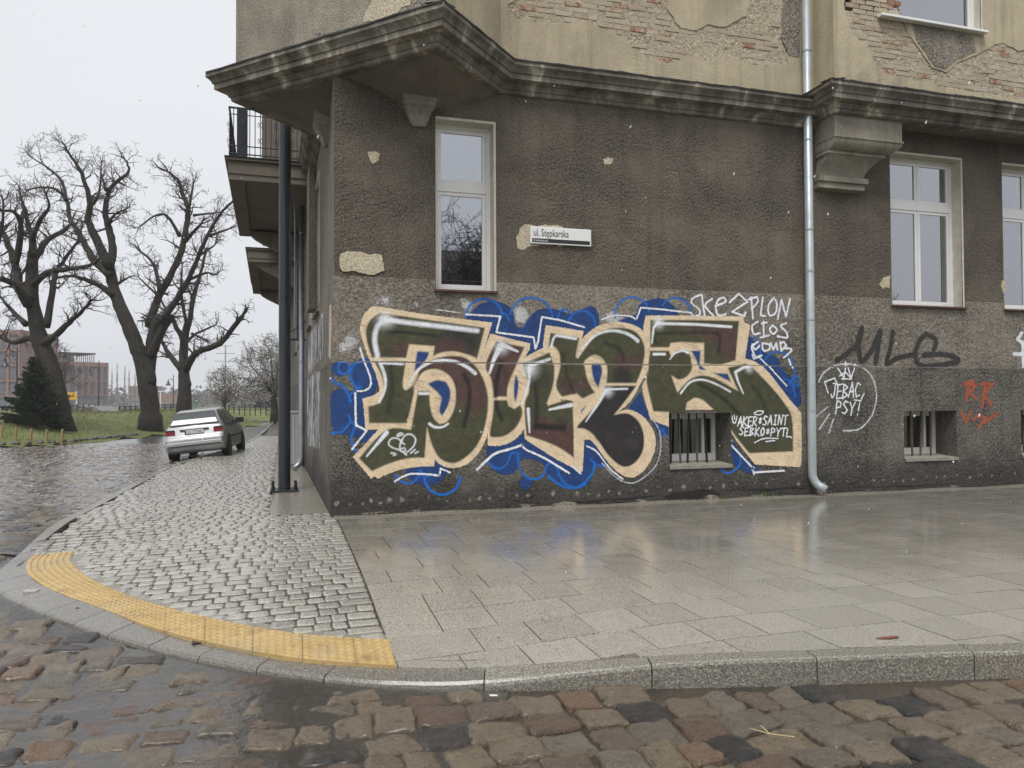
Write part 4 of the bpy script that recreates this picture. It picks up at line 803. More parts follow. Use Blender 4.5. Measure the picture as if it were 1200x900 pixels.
J_ = [hl(sm(ZR([(165, 290), (190, 245), (250, 208), (320, 200), (390, 220), (440, 280), (455, 370), (430, 460), (370, 525), (290, 535)])), 2.2, (.62, .64, .66), 1.2, .8)]
J_ += stext('JEBAC', *ZR([(225, 372)])[0], 6.6, -.2, 6.0, 17, WHITE, 1.7, 1.05, .1) + stext('PSY!', *ZR([(250, 450)])[0], 7.2, .3, 6.0, 15, WHITE, 1.7, 1.08, .1)
for p in ([(195, 290), (245, 270), (258, 300)], [(195, 290), (212, 345)], [(255, 210), (292, 270), (304, 188), (328, 270), (352, 200)], [(270, 260), (300, 240), (330, 275), (280, 275)], [(345, 380), (375, 385), (392, 350)]): J_.append(hl(ZR(p), 1.6, WHITE, .7))
for p in ([(150, 465), (210, 415)], [(165, 530), (220, 450)], [(215, 550), (240, 475)]): J_.append(hl(ZR(p), 2, (.6, .62, .63), 1.3, .75))
tagfilm('graffiti_tag', J_, .0024, 'white circled scrawl with a crown right of the drainpipe')
R_ = [('line', ZR(p), 4.5, RED, 2.2, .8) for p in ([(905, 380), (915, 295), (952, 310), (920, 345), (955, 372)], [(895, 300), (945, 285)], [(978, 300), (1040, 300), (990, 350), (1035, 410)], [(1000, 300), (985, 415)], [(880, 440), (905, 488), (930, 440)], [(945, 480), (965, 455), (1000, 470), (970, 518)], [(1000, 490), (1058, 450)])]
tagfilm('graffiti_tag', R_, .0024, 'small faded red scrawl between the basement windows')
Y_ = [('line', ZR(p), 5, WHITE, 1.6, .9) for p in ([(1190, 45), (1168, 75), (1200, 95), (1230, 60)], [(1152, 150), (1240, 150)], [(1195, 100), (1198, 215), (1250, 200)])]
tagfilm('graffiti_tag', Y_, .0024, 'thick white spray mark at the far right wall edge')
# lime spots where pebbles show along the plinth foot
P_ = []; rp = random.Random(5); x = 395
while x < 1205:
    y = 590 + (x - 395) * (560 - 590) / 800 - 3 + rp.random() * 5
    if x > 700: y -= 3 * min(1, (x - 700) / 100)
    P_.append(('glow', (x, y), 2.8 + rp.random() * 2.2, (.27, .255, .215), .35 + .3 * rp.random())); 
    if rp.random() < .4: P_.append(('glow', (x + rp.random() * 8, y - 6 - rp.random() * 4), 2, (.33, .31, .27), .4))
    x += 9 + rp.random() * 9
tag(film('lime_spots', HOUSE, P_, .0012), kind='stuff')
# cracked render and a hollow at the plinth foot
for k, pts in enumerate(([(776, 582), (790, 577), (806, 575), (822, 573), (836, 574), (846, 579), (838, 582), (826, 580), (818, 586), (800, 584), (786, 586)], [(640, 590), (690, 586), (740, 583), (775, 580), (740, 585.5), (690, 589)], [(850, 574), (880, 573), (930, 571), (945, 572), (900, 575)], [(1000, 571), (1060, 568.5), (1120, 567), (1060, 570.5)])):
    blob('crack_in_render', [on_wall(a, b, OP) for a, b in pts], OP + .003, simple('dark_crack', (.018, .016, .014), .9), HOUSE, k, .002, .010)
# street name sign
SIGN = empty('street_sign', (3.29, -.03, 3.86), 0, 'white enamel street name plate with black text on the stucco wall', 'sign')
m = MB(); m.box((-.48, -.012, 0), (.48, .02, .255), .008); m.build('plate', simple('sign_enamel', (.80, .80, .79), .3, 0, .02), SIGN)
M_BLK = simple('black_lettering', (.02, .02, .02), .4)
m = MB(); m.box((-.455, -.0145, .022), (.455, -.0125, .078)); m.build('black_strip', M_BLK, SIGN)
def textmesh_probe(t):
    cu = bpy.data.curves.new('probe', 'FONT'); cu.body = t; cu.size = .15; ob = bpy.data.objects.new('probe', cu); COL.objects.link(ob); dg = bpy.context.evaluated_depsgraph_get(); me = bpy.data.meshes.new_from_object(ob.evaluated_get(dg)); bpy.data.objects.remove(ob); return me
def textmesh(s, size, loc, mat, parent, name, rot=(R(90), 0, 0), ext=.0008, sx=1.0):
    cu = bpy.data.curves.new(name, 'FONT'); cu.body = s; cu.size = size; cu.extrude = ext; ob = bpy.data.objects.new(name, cu); COL.objects.link(ob)
    dg = bpy.context.evaluated_depsgraph_get(); me = bpy.data.meshes.new_from_object(ob.evaluated_get(dg)); bpy.data.objects.remove(ob); me.materials.clear(); me.materials.append(mat)
    o = mobj(name, me, None, parent); o.location = loc; o.rotation_euler = rot; o.scale = (sx, 1, 1); return o
tx_ = textmesh('ul. Stepkarska', .15, (-.435, -.0138, .115), M_BLK, SIGN, 'lettering', sx=.66)
_w = lambda t: max(v.co.x for v in textmesh_probe(t).vertices) * .66
q = MB(); ex = -.435 + _w('ul. Ste') - .018; q.tube([(ex, -.0146, .118), (ex - .009, -.0146, .106), (ex - .002, -.0146, .095), (ex + .009, -.0146, .096)], [.005, .0045, .004, .003], 6); q.build('letter_tail', M_BLK, SIGN)
textmesh('Srodmiescie', .045, (-.435, -.0158, .036), simple('white_lettering', (.8, .8, .8), .4), SIGN, 'lettering')
# worn white paint and posters on the side front near the corner
def worn(name, col):
    n = NT(name); p = n.pos(); f = n.noise(n.mapping(p, (1, 1, .35)), 5, 6, .7); g = n.noise(n.mapping(p, (1.5, 1.5, .3)), 2.2, 5, .6, 1.2)
    c = n.mix(n.range(g, .52, .6), col, (.03, .03, .03)); return n.fin(c, .6, n.bump(f, .3, .02), 0, .4, Alpha=n.math('MULTIPLY', n.range(f, .40, .50), n.range(n.noise(p, 2.2, 4), .38, .5)))
for (s0, s1, z0, z1, off) in ((2.4, 7.0, .62, 2.06, OP + .003), (2.0, 7.0, 2.14, 2.98, OB + .003)):
    l = rough_outline([(-s1, z0), (-s0, z0 + .15), (-s0 + .1, z1), (-s1, z1)], .1, .04, 8); V, E, F, *_ = delaunay_2d_cdt([Vector(p) for p in l], [(i, (i + 1) % len(l)) for i in range(len(l))], [], 1, 1e-5)
    m = MB(); m.add([(v.x, -off, v.y) for v in V], [tuple(f) for f in F]); side(m.build('white_paint', worn('worn_white_paint', (.55, .54, .56)), HOUSE))
m = MB(); l = rough_outline([(-.75, 2.2), (-.25, 2.15), (-.12, 2.6), (-.2, 2.95), (-.6, 2.9)], .06, .04, 3); V, E, F, *_ = delaunay_2d_cdt([Vector(p) for p in l], [(i, (i + 1) % len(l)) for i in range(len(l))], [], 1, 1e-5); m.add([(v.x, -OB - .003, v.y) for v in V], [tuple(f) for f in F]); side(m.build('bare_plaster_patch', M_PATCH, HOUSE))
# ================================================================== ground
KOUT = [(9.5, -8.75), (6.5, -7.80), (3.73, -7.04), (2.28, -6.73), (1.29, -6.47), (.64, -6.29), (.07, -6.09), (-.40, -5.84), (-1.21, -5.19), (-2.07, -4.24), (-2.81, -3.22), (-3.15, -2.63), (-3.38, -1.92), (-3.48, -.9), (-3.50, .5), (-3.47, 2.8), (-3.44, 6), (-3.36, 10), (-2.75, 14.8), (-2.2, 20), (-1.75, 35), (-1.5, 70)]
KO = [tuple(p) for p in catmull(KOUT, 8)]
TOUT = [(.03, -5.90), (-.66, -5.49), (-1.42, -4.73), (-2.03, -3.87), (-2.60, -3.05), (-2.99, -2.30), (-3.17, -1.70), (-3.22, -1.30)]
TIN = [(.05, -5.39), (-.66, -4.96), (-1.50, -4.06), (-2.10, -3.19), (-2.50, -2.42), (-2.72, -1.85), (-2.80, -1.55), (-2.84, -1.22)]
TO = np.array(catmull(TOUT, 10)); TI = np.array(catmull(TIN, 10))
def pdist(x, y, P):
    P = np.asarray(P); a, b = P[:-1], P[1:]; d = b - a; q = np.array([x, y])
    t = np.clip(((q - a) * d).sum(1) / (d * d).sum(1), 0, 1); return float(np.min(np.hypot(*(q - a - d * t[:, None]).T)))
TOC = TO[::5]
def sstep(a, b, v): t = min(1, max(0, (v - a) / (b - a))); return t * t * (3 - 2 * t)
def zp(x, y):                                                            # pavement height: dropped at the tactile crossing
    return -.088 * (1 - sstep(0.0, 2.3, pdist(x, y, TOC)))
def zr(x, y):                                                            # road stone height: hollow by the crossing
    d = math.exp(-((x + 1.1) / 1.5) ** 2 - ((y + 5.9) / 1.2) ** 2) + .8 * math.exp(-((x + 3.4) / 1.1) ** 2 - ((y + 3.0) / 2.2) ** 2)
    return -.142 - .026 * min(1, d)
KX = np.array(KO)
def kin(x, y):                                                           # inside of the kerb line?
    return pip(x, y, PAVPOLY)
PAVPOLY = KO[::3] + [KO[-1]] + [(3, 70), (-.02, 30), (-.02, 0), (16, 0), (16, -11)]
def offset_path(P, o):
    P = [Vector(p) for p in P]; out = []
    for i in range(len(P)):
        d = (P[min(i + 1, len(P) - 1)] - P[max(i - 1, 0)]).normalized(); out.append((P[i].x + d.y * o, P[i].y - d.x * o))
    return out
KI = offset_path(KO, .15)                                                # travel runs right to left, so the right-hand side is the pavement
INPOLY = KI[::3] + [KI[-1]] + [(3, 70), (-.02, 30), (-.02, 0), (16, 0), (16, -11)]
# --- materials
def granite_slab():
    n = NT('wet_granite_slab'); p = n.pos(); oi = n.node('ObjectInfo').outputs['Random']; ri = n.node('NewGeometry').outputs['Random Per Island']
    r = n.math('FRACT', n.math('ADD', oi, ri))
    f = n.noise(p, 150, 2, .5); g = n.noise(p, 70, 3, .6); b = n.noise(p, .8, 5, .6, .5)
    c = n.ramp(r, [(0.0, (.25, .234, .198)), (.5, (.295, .276, .236)), (1.0, (.335, .315, .27))])
    c = n.mix(n.range(f, .50, .62, 0, .8), c, (.60, .57, .50)); c = n.mix(n.range(g, .47, .35, 0, .85), c, (.10, .092, .076))
    y = n.sep(p)[1]
    wet = n.range(n.math('ADD', y, n.math('MULTIPLY', b, 3.2)), -4.9, -.9)
    c = n.mix(n.math('MULTIPLY', wet, .45), c, n.mix(1.0, c, (.52, .50, .46), 'MULTIPLY'))
    rg = n.mix(wet, (.33, .33, .33), (.085, .085, .085)); rg = n.math('ADD', n.math('MULTIPLY', n.range(b, .45, .6), -.03), rg)
    return n.fin(c, rg, n.bump(n.math('ADD', f, g), .16, .003), 0, .6, **{'Coat Weight': n.math('MULTIPLY', wet, n.range(n.noise(p, 2.2, 5, .65, .8), .38, .62, .05, .6)), 'Coat Roughness': .11})
M_SLAB = granite_slab()
def granite(name, base, lo, hi, rough=.3, bstr=.5, sp=.5, coat=.25):
    n = NT(name); p = n.pos(); oi = n.node('ObjectInfo').outputs['Random']; ri = n.node('NewGeometry').outputs['Random Per Island']
    r = n.math('FRACT', n.math('ADD', oi, ri)); f = n.noise(p, 85, 3, .6); g = n.noise(p, 26, 5, .65)
    c = n.ramp(r, [(0, lo), (.5, base), (1, hi)]); c = n.mix(n.range(f, .48, .66, 0, sp), c, tuple(min(1, v * 2.1) for v in hi)); c = n.mix(n.range(f, .46, .3, 0, .7), c, tuple(v * .3 for v in lo))
    rg = n.range(g, .35, .7, rough * .6, rough * 1.5)
    return n.fin(c, rg, n.bump(n.math('ADD', g, n.math('MULTIPLY', f, .6)), bstr, .012), 0, .55, **{'Coat Weight': coat, 'Coat Roughness': .16})
M_SETT = granite('wet_granite_sett', (.315, .298, .255), (.24, .227, .195), (.38, .362, .315), .20, .25, .4, .5)
M_KERB = granite('granite_kerb', (.18, .168, .14), (.155, .145, .12), (.205, .192, .163), .27, .6, .9)
M_KERBW = granite('wet_dropped_kerb', (.15, .141, .12), (.13, .122, .104), (.17, .16, .137), .2, .5, .6, .5)
def fieldstone(name='wet_field_stone', bs=.85, r0=.10, r1=.34, coat=.45):
    n = NT(name); p = n.pos(); oi = n.node('ObjectInfo').outputs['Random']; ri = n.node('NewGeometry').outputs['Random Per Island']
    r = n.math('FRACT', n.math('ADD', n.math('MULTIPLY', oi, 7.31), ri)); f = n.noise(p, 95, 4, .65); g = n.noise(p, 16, 6, .7); h = n.noise(p, 5, 4)
    c = n.ramp(r, [(0, (.20, .17, .13)), (.13, (.225, .195, .145)), (.28, (.165, .13, .105)), (.42, (.165, .155, .13)), (.54, (.235, .20, .145)), (.64, (.15, .105, .08)), (.72, (.030, .032, .034)), (.80, (.205, .19, .16)), (.90, (.23, .155, .10)), (.945, (.04, .042, .043))], 'CONSTANT')
    c = n.mix(1.0, c, (.80, .74, .66), 'MULTIPLY'); c = n.mix(n.range(h, .4, .7, 0, .45), c, (.135, .095, .062)); c = n.mix(n.range(f, .52, .7, 0, .5), c, n.mix(1.0, c, (2.1, 2.0, 1.8), 'MULTIPLY')); c = n.mix(n.range(g, .48, .3, 0, .75), c, n.mix(1.0, c, (.35, .33, .30), 'MULTIPLY'))
    rg = n.range(n.noise(p, 9, 4), .35, .65, r0, r1)
    return n.fin(c, rg, n.bump(n.math('ADD', n.math('MULTIPLY', g, 1.4), n.math('MULTIPLY', f, .5)), bs, .04), 0, .6, **{'Coat Weight': n.range(g, .35, .6, coat, coat * .4), 'Coat Roughness': .08})
M_STONEW = fieldstone(); M_STONEF = fieldstone('wet_field_stone_far', .22, .05, .18, 1.0)
def mud():
    n = NT('wet_joint_sand'); p = n.pos(); f = n.noise(p, 60, 5, .65); b = n.noise(p, 3, 5)
    c = n.ramp(b, [(.3, (.032, .026, .019)), (.7, (.075, .060, .043))]); c = n.mix(n.range(f, .5, .7, 0, .6), c, (.13, .11, .08)); return n.fin(c, n.range(b, .35, .65, .14, .4), n.bump(f, .8, .02), 0, .5)
M_MUD = mud()
def water():
    n = NT('puddle_water'); n.n.remove(n.p); p = n.pos()
    rp = n.node('TexWave', wave_type='RINGS'); 
    h = n.noise(p, 9, 3, .55, .6); h2 = n.noise(p, 38, 2); v = n.voro(p, 3.2, 'F1', 0)
    rings = n.math('MULTIPLY', n.math('SINE', n.math('MULTIPLY', v, 95)), n.range(v, .02, .16, 1, 0))
    hh = n.math('ADD', n.math('ADD', h, n.math('MULTIPLY', h2, .25)), n.math('MULTIPLY', rings, .12))
    b = n.bump(hh, .5, .012)
    tr = n.node('BsdfTransparent'); tr.inputs[0].default_value = (.74, .70, .62, 1); gl = n.node('BsdfGlossy'); gl.inputs['Roughness'].default_value = .20; n.link(b, gl.inputs['Normal'])
    fr = n.node('Fresnel'); fr.inputs[0].default_value = 1.75; n.link(b, fr.inputs['Normal'])
    ms = n.node('MixShader'); n.link(n.math('MULTIPLY', fr.outputs[0], 1.15, True), ms.inputs[0]); df = n.node('BsdfDiffuse'); df.inputs[0].default_value = (.30, .285, .25, 1); m2 = n.node('MixShader'); m2.inputs[0].default_value = .13; n.link(tr.outputs[0], m2.inputs[1]); n.link(df.outputs[0], m2.inputs[2]); n.link(m2.outputs[0], ms.inputs[1]); n.link(gl.outputs[0], ms.inputs[2]); n.link(ms.outputs[0], n.out.inputs[0]); return n.m
M_WATER = water()
def yellow():
    n = NT('yellow_tactile_concrete'); p = n.pos(); f = n.noise(p, 70, 4, .6); b = n.noise(p, 4, 5, .6); ri = n.node('ObjectInfo').outputs['Random']
    c = n.ramp(b, [(.3, (.44, .295, .105)), (.7, (.55, .39, .165))]); c = n.mix(n.range(f, .45, .7, 0, .35), c, (.72, .58, .34)); c = n.mix(n.range(f, .5, .32, 0, .4), c, (.33, .20, .06)); c = n.mix(n.math('MULTIPLY', ri, .18), c, (.35, .26, .13)); dg_ = n.noise(p, 7, 6, .7, .5); c = n.mix(n.range(dg_, .5, .68, 0, .55), c, (.22, .17, .09)); c = n.mix(n.range(n.noise(p, 1.3, 4), .52, .66, 0, .45), c, (.36, .31, .22))
    return n.fin(c, n.range(b, .4, .6, .28, .42), n.bump(f, .3, .01), 0, .5)
M_YEL = yellow()
M_CONC = granite('wet_concrete', (.235, .215, .175), (.225, .205, .168), (.245, .225, .185), .32, .3, .25)

# --- pavement bed
PAV = None
m = MB(); g = .25
ix0, ix1, iy0, iy1 = -4, 16, -9.5, 62
for j in range(int((iy1 - iy0) / g)):
    for i in range(int((ix1 - ix0) / g)):
        x, y = ix0 + i * g, iy0 + j * g; cx, cy = x + g / 2, y + g / 2
        if y > 2 and x > .3: continue
        if x > 0.3 and y > .2: continue
        if not (kin(x, y) or kin(x + g, y) or kin(x, y + g) or kin(x + g, y + g) or kin(cx, cy)): continue
        if pdist(cx, cy, KX[::3]) < .28: continue
        m.quad(*[(a, b, zp(a, b) - (.012 if x < -.2 else .03)) for a, b in ((x, y), (x + g, y), (x + g, y + g), (x, y + g))])
PAV = m.build('pavement', M_MUD); tag(PAV, kind='structure')
def poly_slab(pts, dz, bev=.004, drop=.05, zf=zp, inset=.0065, tilt=None):
    n = len(pts); c = Vector((sum(p[0] for p in pts) / n, sum(p[1] for p in pts) / n)); vs = []; 
    for lev in (0, 1, 2):
        for p in pts:
            v = Vector(p); d = (c - v); L = d.length or 1; q = v + d / L * (inset + (bev * 1.5 if lev == 0 else 0))
            z = zf(p[0], p[1]) + dz + (tilt[0] * (v.x - c.x) + tilt[1] * (v.y - c.y) if tilt else 0)
            vs.append((q.x, q.y, z - (0, bev, drop)[lev]))
    fs = [tuple(range(n))] + [(k * n + i, k * n + n + i, k * n + n + (i + 1) % n, k * n + (i + 1) % n) for k in (0, 1) for i in range(n)]
    return vs, fs
def clip(poly, a, b):                                                    # keep the left of a->b
    out = []; n = len(poly); sd = lambda p: (b[0] - a[0]) * (p[1] - a[1]) - (b[1] - a[1]) * (p[0] - a[0])
    for i in range(n):
        p, q = poly[i], poly[(i + 1) % n]; sp, sq = sd(p), sd(q)
        if sp >= 0: out.append(p)
        if (sp > 0 > sq) or (sp < 0 < sq): t = sp / (sp - sq); out.append((p[0] + (q[0] - p[0]) * t, p[1] + (q[1] - p[1]) * t))
    return out
def area(p): return abs(sum(p[i][0] * p[(i + 1) % len(p)][1] - p[(i + 1) % len(p)][0] * p[i][1] for i in range(len(p)))) / 2
def scr_area(pts, z=0):
    q = [project((a, b, z)) for a, b in pts]
    if any(v[2] < .5 for v in q): return 0
    if max(v[0] for v in q) < -5 or min(v[0] for v in q) > 1205 or min(v[1] for v in q) > 905: return 0
    return area([(v[0], v[1]) for v in q])
rs = random.Random(21); slabs = []
yr = -.30; row = 0
while yr > -9.0:
    h = .46; x = .035 + .001; first = True
    while x < 14.2:
        w = rs.choice((.40, .40, .40, .40, .41, .62)) if not first else rs.choice((.22, .40, .58)); first = False
        P_ = [(x, yr - h), (x + w, yr - h), (x + w, yr), (x, yr)]
        for k in range(0, len(KI) - 1):
            a, b = KI[k], KI[k + 1]
            if a[0] > .0 and min(a[0], b[0]) - .25 < x + w and max(a[0], b[0]) + .25 > x: P_ = clip(P_, b, a) if P_ else P_
        if P_ and area(P_) > .012: slabs.append((P_, scr_area(P_)))
        x += w
    yr -= h; row += 1
slabs = [s for s in slabs if s[1] > 0]; slabs.sort(key=lambda s: -s[1]); rest = MB()
for k, (P_, a) in enumerate(slabs):
    vs, fs = poly_slab(P_, (rs.random() - .5) * .004, .0006, .045, tilt=((rs.random() - .5) * .006, (rs.random() - .5) * .006))
    if k < 295: q = MB(); q.add(vs, fs); q.build('paving_slab', M_SLAB, PAV)
    else: rest.add(vs, fs)
if rest.v: tag(rest.build('far_paving_slabs', M_SLAB, PAV), kind='stuff')
# strip of concrete against the house wall
q = MB(); n_ = 60
for i in range(n_):
    a, b = .0 + 14.2 * i / n_, .0 + 14.2 * (i + 1) / n_
    f = lambda t: -.30 + .012 * math.sin(t * 9)
    q.quad((a, f(a), zp(a, -.3) - .004), (b, f(b), zp(b, -.3) - .004), (b, -.02, .012 + .008 * math.sin(b * 23)), (a, -.02, .012 + .008 * math.sin(a * 23)))
q.build('concrete_edge_strip', M_CONC, PAV)
# --- kerb stones
KP = [Vector(p) for p in catmull(KOUT, 24)]
L = [0]
for i in range(1, len(KP)): L.append(L[-1] + (KP[i] - KP[i - 1]).length)
def kat(s):
    s = min(max(s, 0), L[-1] - 1e-4); i = int(np.searchsorted(L, s)) - 1; i = max(0, i); t = (s - L[i]) / (L[i + 1] - L[i]); p = KP[i].lerp(KP[i + 1], t); d = (KP[i + 1] - KP[i]).normalized(); return p, Vector((d.y, -d.x))
def kzoff(p): return zp(p.x, p.y) - .001
s = 0.35; kc = 0
while s < L[-1] - 2:
    p0, _ = kat(s); ln = 1.0 if p0.x > -.2 or p0.y > 2 else .5
    if p0.y > 22: ln = 4
    dropk = zp(p0.x, p0.y) < -.072; wk = .28 if dropk else .15; m = MB(); n_ = 8 if ln < 2 else 4; vs = []; jit = (rs.random() - .5) * .006; prof = [(0, -.34), (0, -.022), (.006, -.006), (.02, 0), (wk - .004, 0), (wk, -.003), (wk, -.34)]
    for i in range(n_ + 1):
        p, nn = kat(s + .004 + (ln - .008) * i / n_); z = kzoff(p) + jit * .5; dk_ = .058 * min(1, -zp(p.x, p.y) / .08) ** 2
        for (o, dz) in prof: vs.append((p.x + nn.x * (o + jit * .6), p.y + nn.y * (o + jit * .6), z + dz - dk_ * (1 - max(0, min(1, o / .07)))))
    k = len(prof); fs = [(i * k + j, (i + 1) * k + j, (i + 1) * k + j + 1, i * k + j + 1) for i in range(n_) for j in range(k - 1)] + [tuple(range(k)), tuple(n_ * k + j for j in range(k - 1, -1, -1))]
    m.add(vs, fs); m.build('kerb_stone', M_KERBW if dropk else M_KERB, PAV); s += ln
# --- tactile plates
def lerp2(P, u): i = min(int(u * (len(P) - 1)), len(P) - 2); t = u * (len(P) - 1) - i; return P[i] * (1 - t) + P[i + 1] * t
NPL = 17
for k in range(NPL):
    u0, u1 = k / NPL + .0003, (k + 1) / NPL - .0003; q = MB(); n_ = 4; vs = []
    for i in range(n_ + 1):
        u = u0 + (u1 - u0) * i / n_; a, b = lerp2(TO, u), lerp2(TI, u)
        for (t, dz) in ((0, -.05), (0, .004), (.5, .004), (1, .003), (1, -.05)): p = a * (1 - t) + b * t; vs.append((p[0], p[1], zp(*p) + dz))
    q.add(vs, [(i * 5 + j, (i + 1) * 5 + j, (i + 1) * 5 + j + 1, i * 5 + j + 1) for i in range(n_) for j in range(4)] + [tuple(range(5)), tuple(n_ * 5 + j for j in range(5))])
    plate = q.build('tactile_plate', M_YEL, PAV)
    d = MB(); ln = float(np.linalg.norm(lerp2(TO, u1) - lerp2(TO, u0))); nu = max(4, int(round(ln / .066)))
    for i in range(nu):
        for j in range(7):
            u = u0 + (u1 - u0) * (i + .5) / nu; t = (j + .5) / 7; p = lerp2(TO, u) * (1 - t) + lerp2(TI, u) * t; z = zp(*p) + .004
            vs = []
            for (r, dz) in ((.023, 0), (.019, .006), (.011, .009)):
                for a in range(7): vs.append((p[0] + r * math.cos(a * 2 * math.pi / 7), p[1] + r * math.sin(a * 2 * math.pi / 7), z + dz))
            d.add(vs, [(l * 7 + a, l * 7 + (a + 1) % 7, l * 7 + 7 + (a + 1) % 7, l * 7 + 7 + a) for l in (0, 1) for a in range(7)] + [tuple(14 + a for a in range(7))])
    tag(d.build('raised_domes', M_YEL, plate), kind='stuff')
q = MB(); tj = offset_path([tuple(p) for p in TI], .11)
for i in range(len(TI) - 1):
    a, b, c, d = TI[i], TI[i + 1], tj[i + 1], tj[i]; q.quad(*[(p[0], p[1], zp(p[0], p[1]) - .007) for p in (a, b, c, d)])
q.build('mortar_strip', M_CONC, PAV)
# --- setts on the corner pavement
def stone_vs(w, h, n, dome, rr, skew=.12, rnd=.16, drop=.06, rough=.006, pw=13.0):
    """an irregular split block with a flattish uneven top: n x n top grid plus skirt, footprint w x h"""
    vs = []; cs = [((-1 if a == 0 else 1) * w / 2 * (1 - (rr.random() - .12) * skew), (-1 if b == 0 else 1) * h / 2 * (1 - (rr.random() - .12) * skew)) for b in (0, 1) for a in (0, 1)]
    ph = rr.random() * 50; br = rnd * rr.random(); tp = [-1 + 2 * i / n for i in range(n + 1)]; tp = [math.copysign(abs(t) ** .62, t) for t in tp]
    sl = ((rr.random() - .5) * rough * 1.6 / w * 2, (rr.random() - .5) * rough * 1.6 / h * 2)
    for j in range(n + 1):
        for i in range(n + 1):
            uu, vv = tp[i], tp[j]; u, v = (uu + 1) / 2, (vv + 1) / 2
            k = 1 - br * .45 * (abs(uu) ** 5 * abs(vv) ** 5)
            x = (cs[0][0] * (1 - u) * (1 - v) + cs[1][0] * u * (1 - v) + cs[2][0] * (1 - u) * v + cs[3][0] * u * v) * k; y = (cs[0][1] * (1 - u) * (1 - v) + cs[1][1] * u * (1 - v) + cs[2][1] * (1 - u) * v + cs[3][1] * u * v) * k
            e = max(abs(uu), abs(vv)); z = dome * ((1 - abs(uu) ** pw) * (1 - abs(vv) ** pw) - .5) + rough * mnoise.noise(Vector((x * 9 + ph, y * 9, ph))) + rough * .55 * mnoise.noise(Vector((x * 24 + ph, y * 24, ph))) + sl[0] * x + sl[1] * y
            if e > .99: x += rough * 1.5 * mnoise.noise(Vector((x * 22, y * 22, ph + 9))); y += rough * 1.5 * mnoise.noise(Vector((x * 22, y * 22, ph + 5)))
            vs.append((x, y, z))
    f = lambda i, j: j * (n + 1) + i
    fs = [(f(i, j), f(i + 1, j), f(i + 1, j + 1), f(i, j + 1)) for j in range(n) for i in range(n)]
    rim = [f(i, 0) for i in range(n)] + [f(n, j) for j in range(n)] + [f(n - i, n) for i in range(n)] + [f(0, n - j) for j in range(n)]
    b = len(vs); vs += [(vs[i][0] * .985, vs[i][1] * .985, -drop) for i in rim]; r = len(rim)
    fs += [(rim[(k + 1) % r], rim[k], b + k, b + (k + 1) % r) for k in range(r)]
    return vs, fs
def lay_stones(name, stuffname, parent, rows, mat, zf, nvar, w0, h0, n, n_far, dome, rough, nobj, jz, rr, skew, fill=.93, matf=None, tl=.08):
    var = []
    for k in range(nvar):
        q = MB(); q.add(*stone_vs(1 * w0, 1 * h0, n, dome, rr, skew, .16, .07, rough)); me = q.mesh(name); me.materials.append(mat); me.polygons.foreach_set('use_smooth', [True] * len(me.polygons)); me.polygons.foreach_set('use_smooth', [i < n * n for i in range(len(me.polygons))]); var.append(me)
    rows.sort(key=lambda s: -s[4]); near = rows[:nobj]; far = MB()
    for (x, y, w, h, a, ang) in near:
        o = bpy.data.objects.new(name, rr.choice(var)); COL.objects.link(o); o.parent = parent; o.location = (x, y, zf(x, y) + (rr.random() - .5) * jz); o.scale = (w / w0 * fill, h / h0 * fill, 1); o.rotation_euler = ((rr.random() - .5) * tl, (rr.random() - .5) * tl, ang + (math.pi if rr.random() < .5 else 0))
    tv = [stone_vs(w0, h0, n_far, dome, rr, skew, .16, .05, rough) for _ in range(16)]
    for (x, y, w, h, a, ang) in rows[nobj:]:
        vs, fs = rr.choice(tv); z = zf(x, y) + (rr.random() - .5) * jz; sx, sy = w / w0 * fill, h / h0 * fill; c, s_ = math.cos(ang), math.sin(ang); tx, ty = (rr.random() - .5) * tl, (rr.random() - .5) * tl
        far.add([(x + vx * sx * c - vy * sy * s_, y + vx * sx * s_ + vy * sy * c, z + vz + vx * tx + vy * ty) for vx, vy, vz in vs], fs)
    o = far.build(stuffname, matf or mat, parent); k_ = n_far * n_far + 4 * n_far; o.data.polygons.foreach_set('use_smooth', [(i % k_) < n_far * n_far for i in range(len(o.data.polygons))]); tag(o, kind='stuff'); return o
TACT = [tuple(p) for p in TO] + [tuple(p) for p in TI[::-1]]
rows = []; y = -6.2; rr = random.Random(31)
SETTPOLY = INPOLY
while y < 26:
    h = .168 * (.88 + .24 * rr.random()); x = -3.6 + rr.random() * .15
    while x < .03:
        w = .150 * (.72 + .6 * rr.random())
        if x + w > -.06: w = max(.06, .034 - x)
        cx, cy = x + w / 2, y + h / 2 + .02 * math.sin(x * 1.7 + y)
        if cx < .03 and pip(cx, cy, INPOLY) and pdist(cx, cy, KI[::2]) > .03 and not pip(cx, cy, TACT) and pdist(cx, cy, TI) > .03 and pdist(cx, cy, TO) > .085 and not (cy > .45 and cx > -.84) and not (cy > 0 and cx > -.02):
            z = zp(cx, cy); P_ = [(cx - w / 2, cy - h / 2), (cx + w / 2, cy - h / 2), (cx + w / 2, cy + h / 2), (cx - w / 2, cy + h / 2)]
            rows.append((cx, cy, w, h, scr_area(P_, z), (rr.random() - .5) * .10))
        x += w
    y += h
rows = [r for r in rows if r[4] > 0]
lay_stones('granite_sett', 'far_granite_setts', PAV, rows, M_SETT, lambda x, y: zp(x, y) - .006, 16, .15, .168, 5, 4, .005, .0022, 295, .005, rr, .08, .99, None, .03)
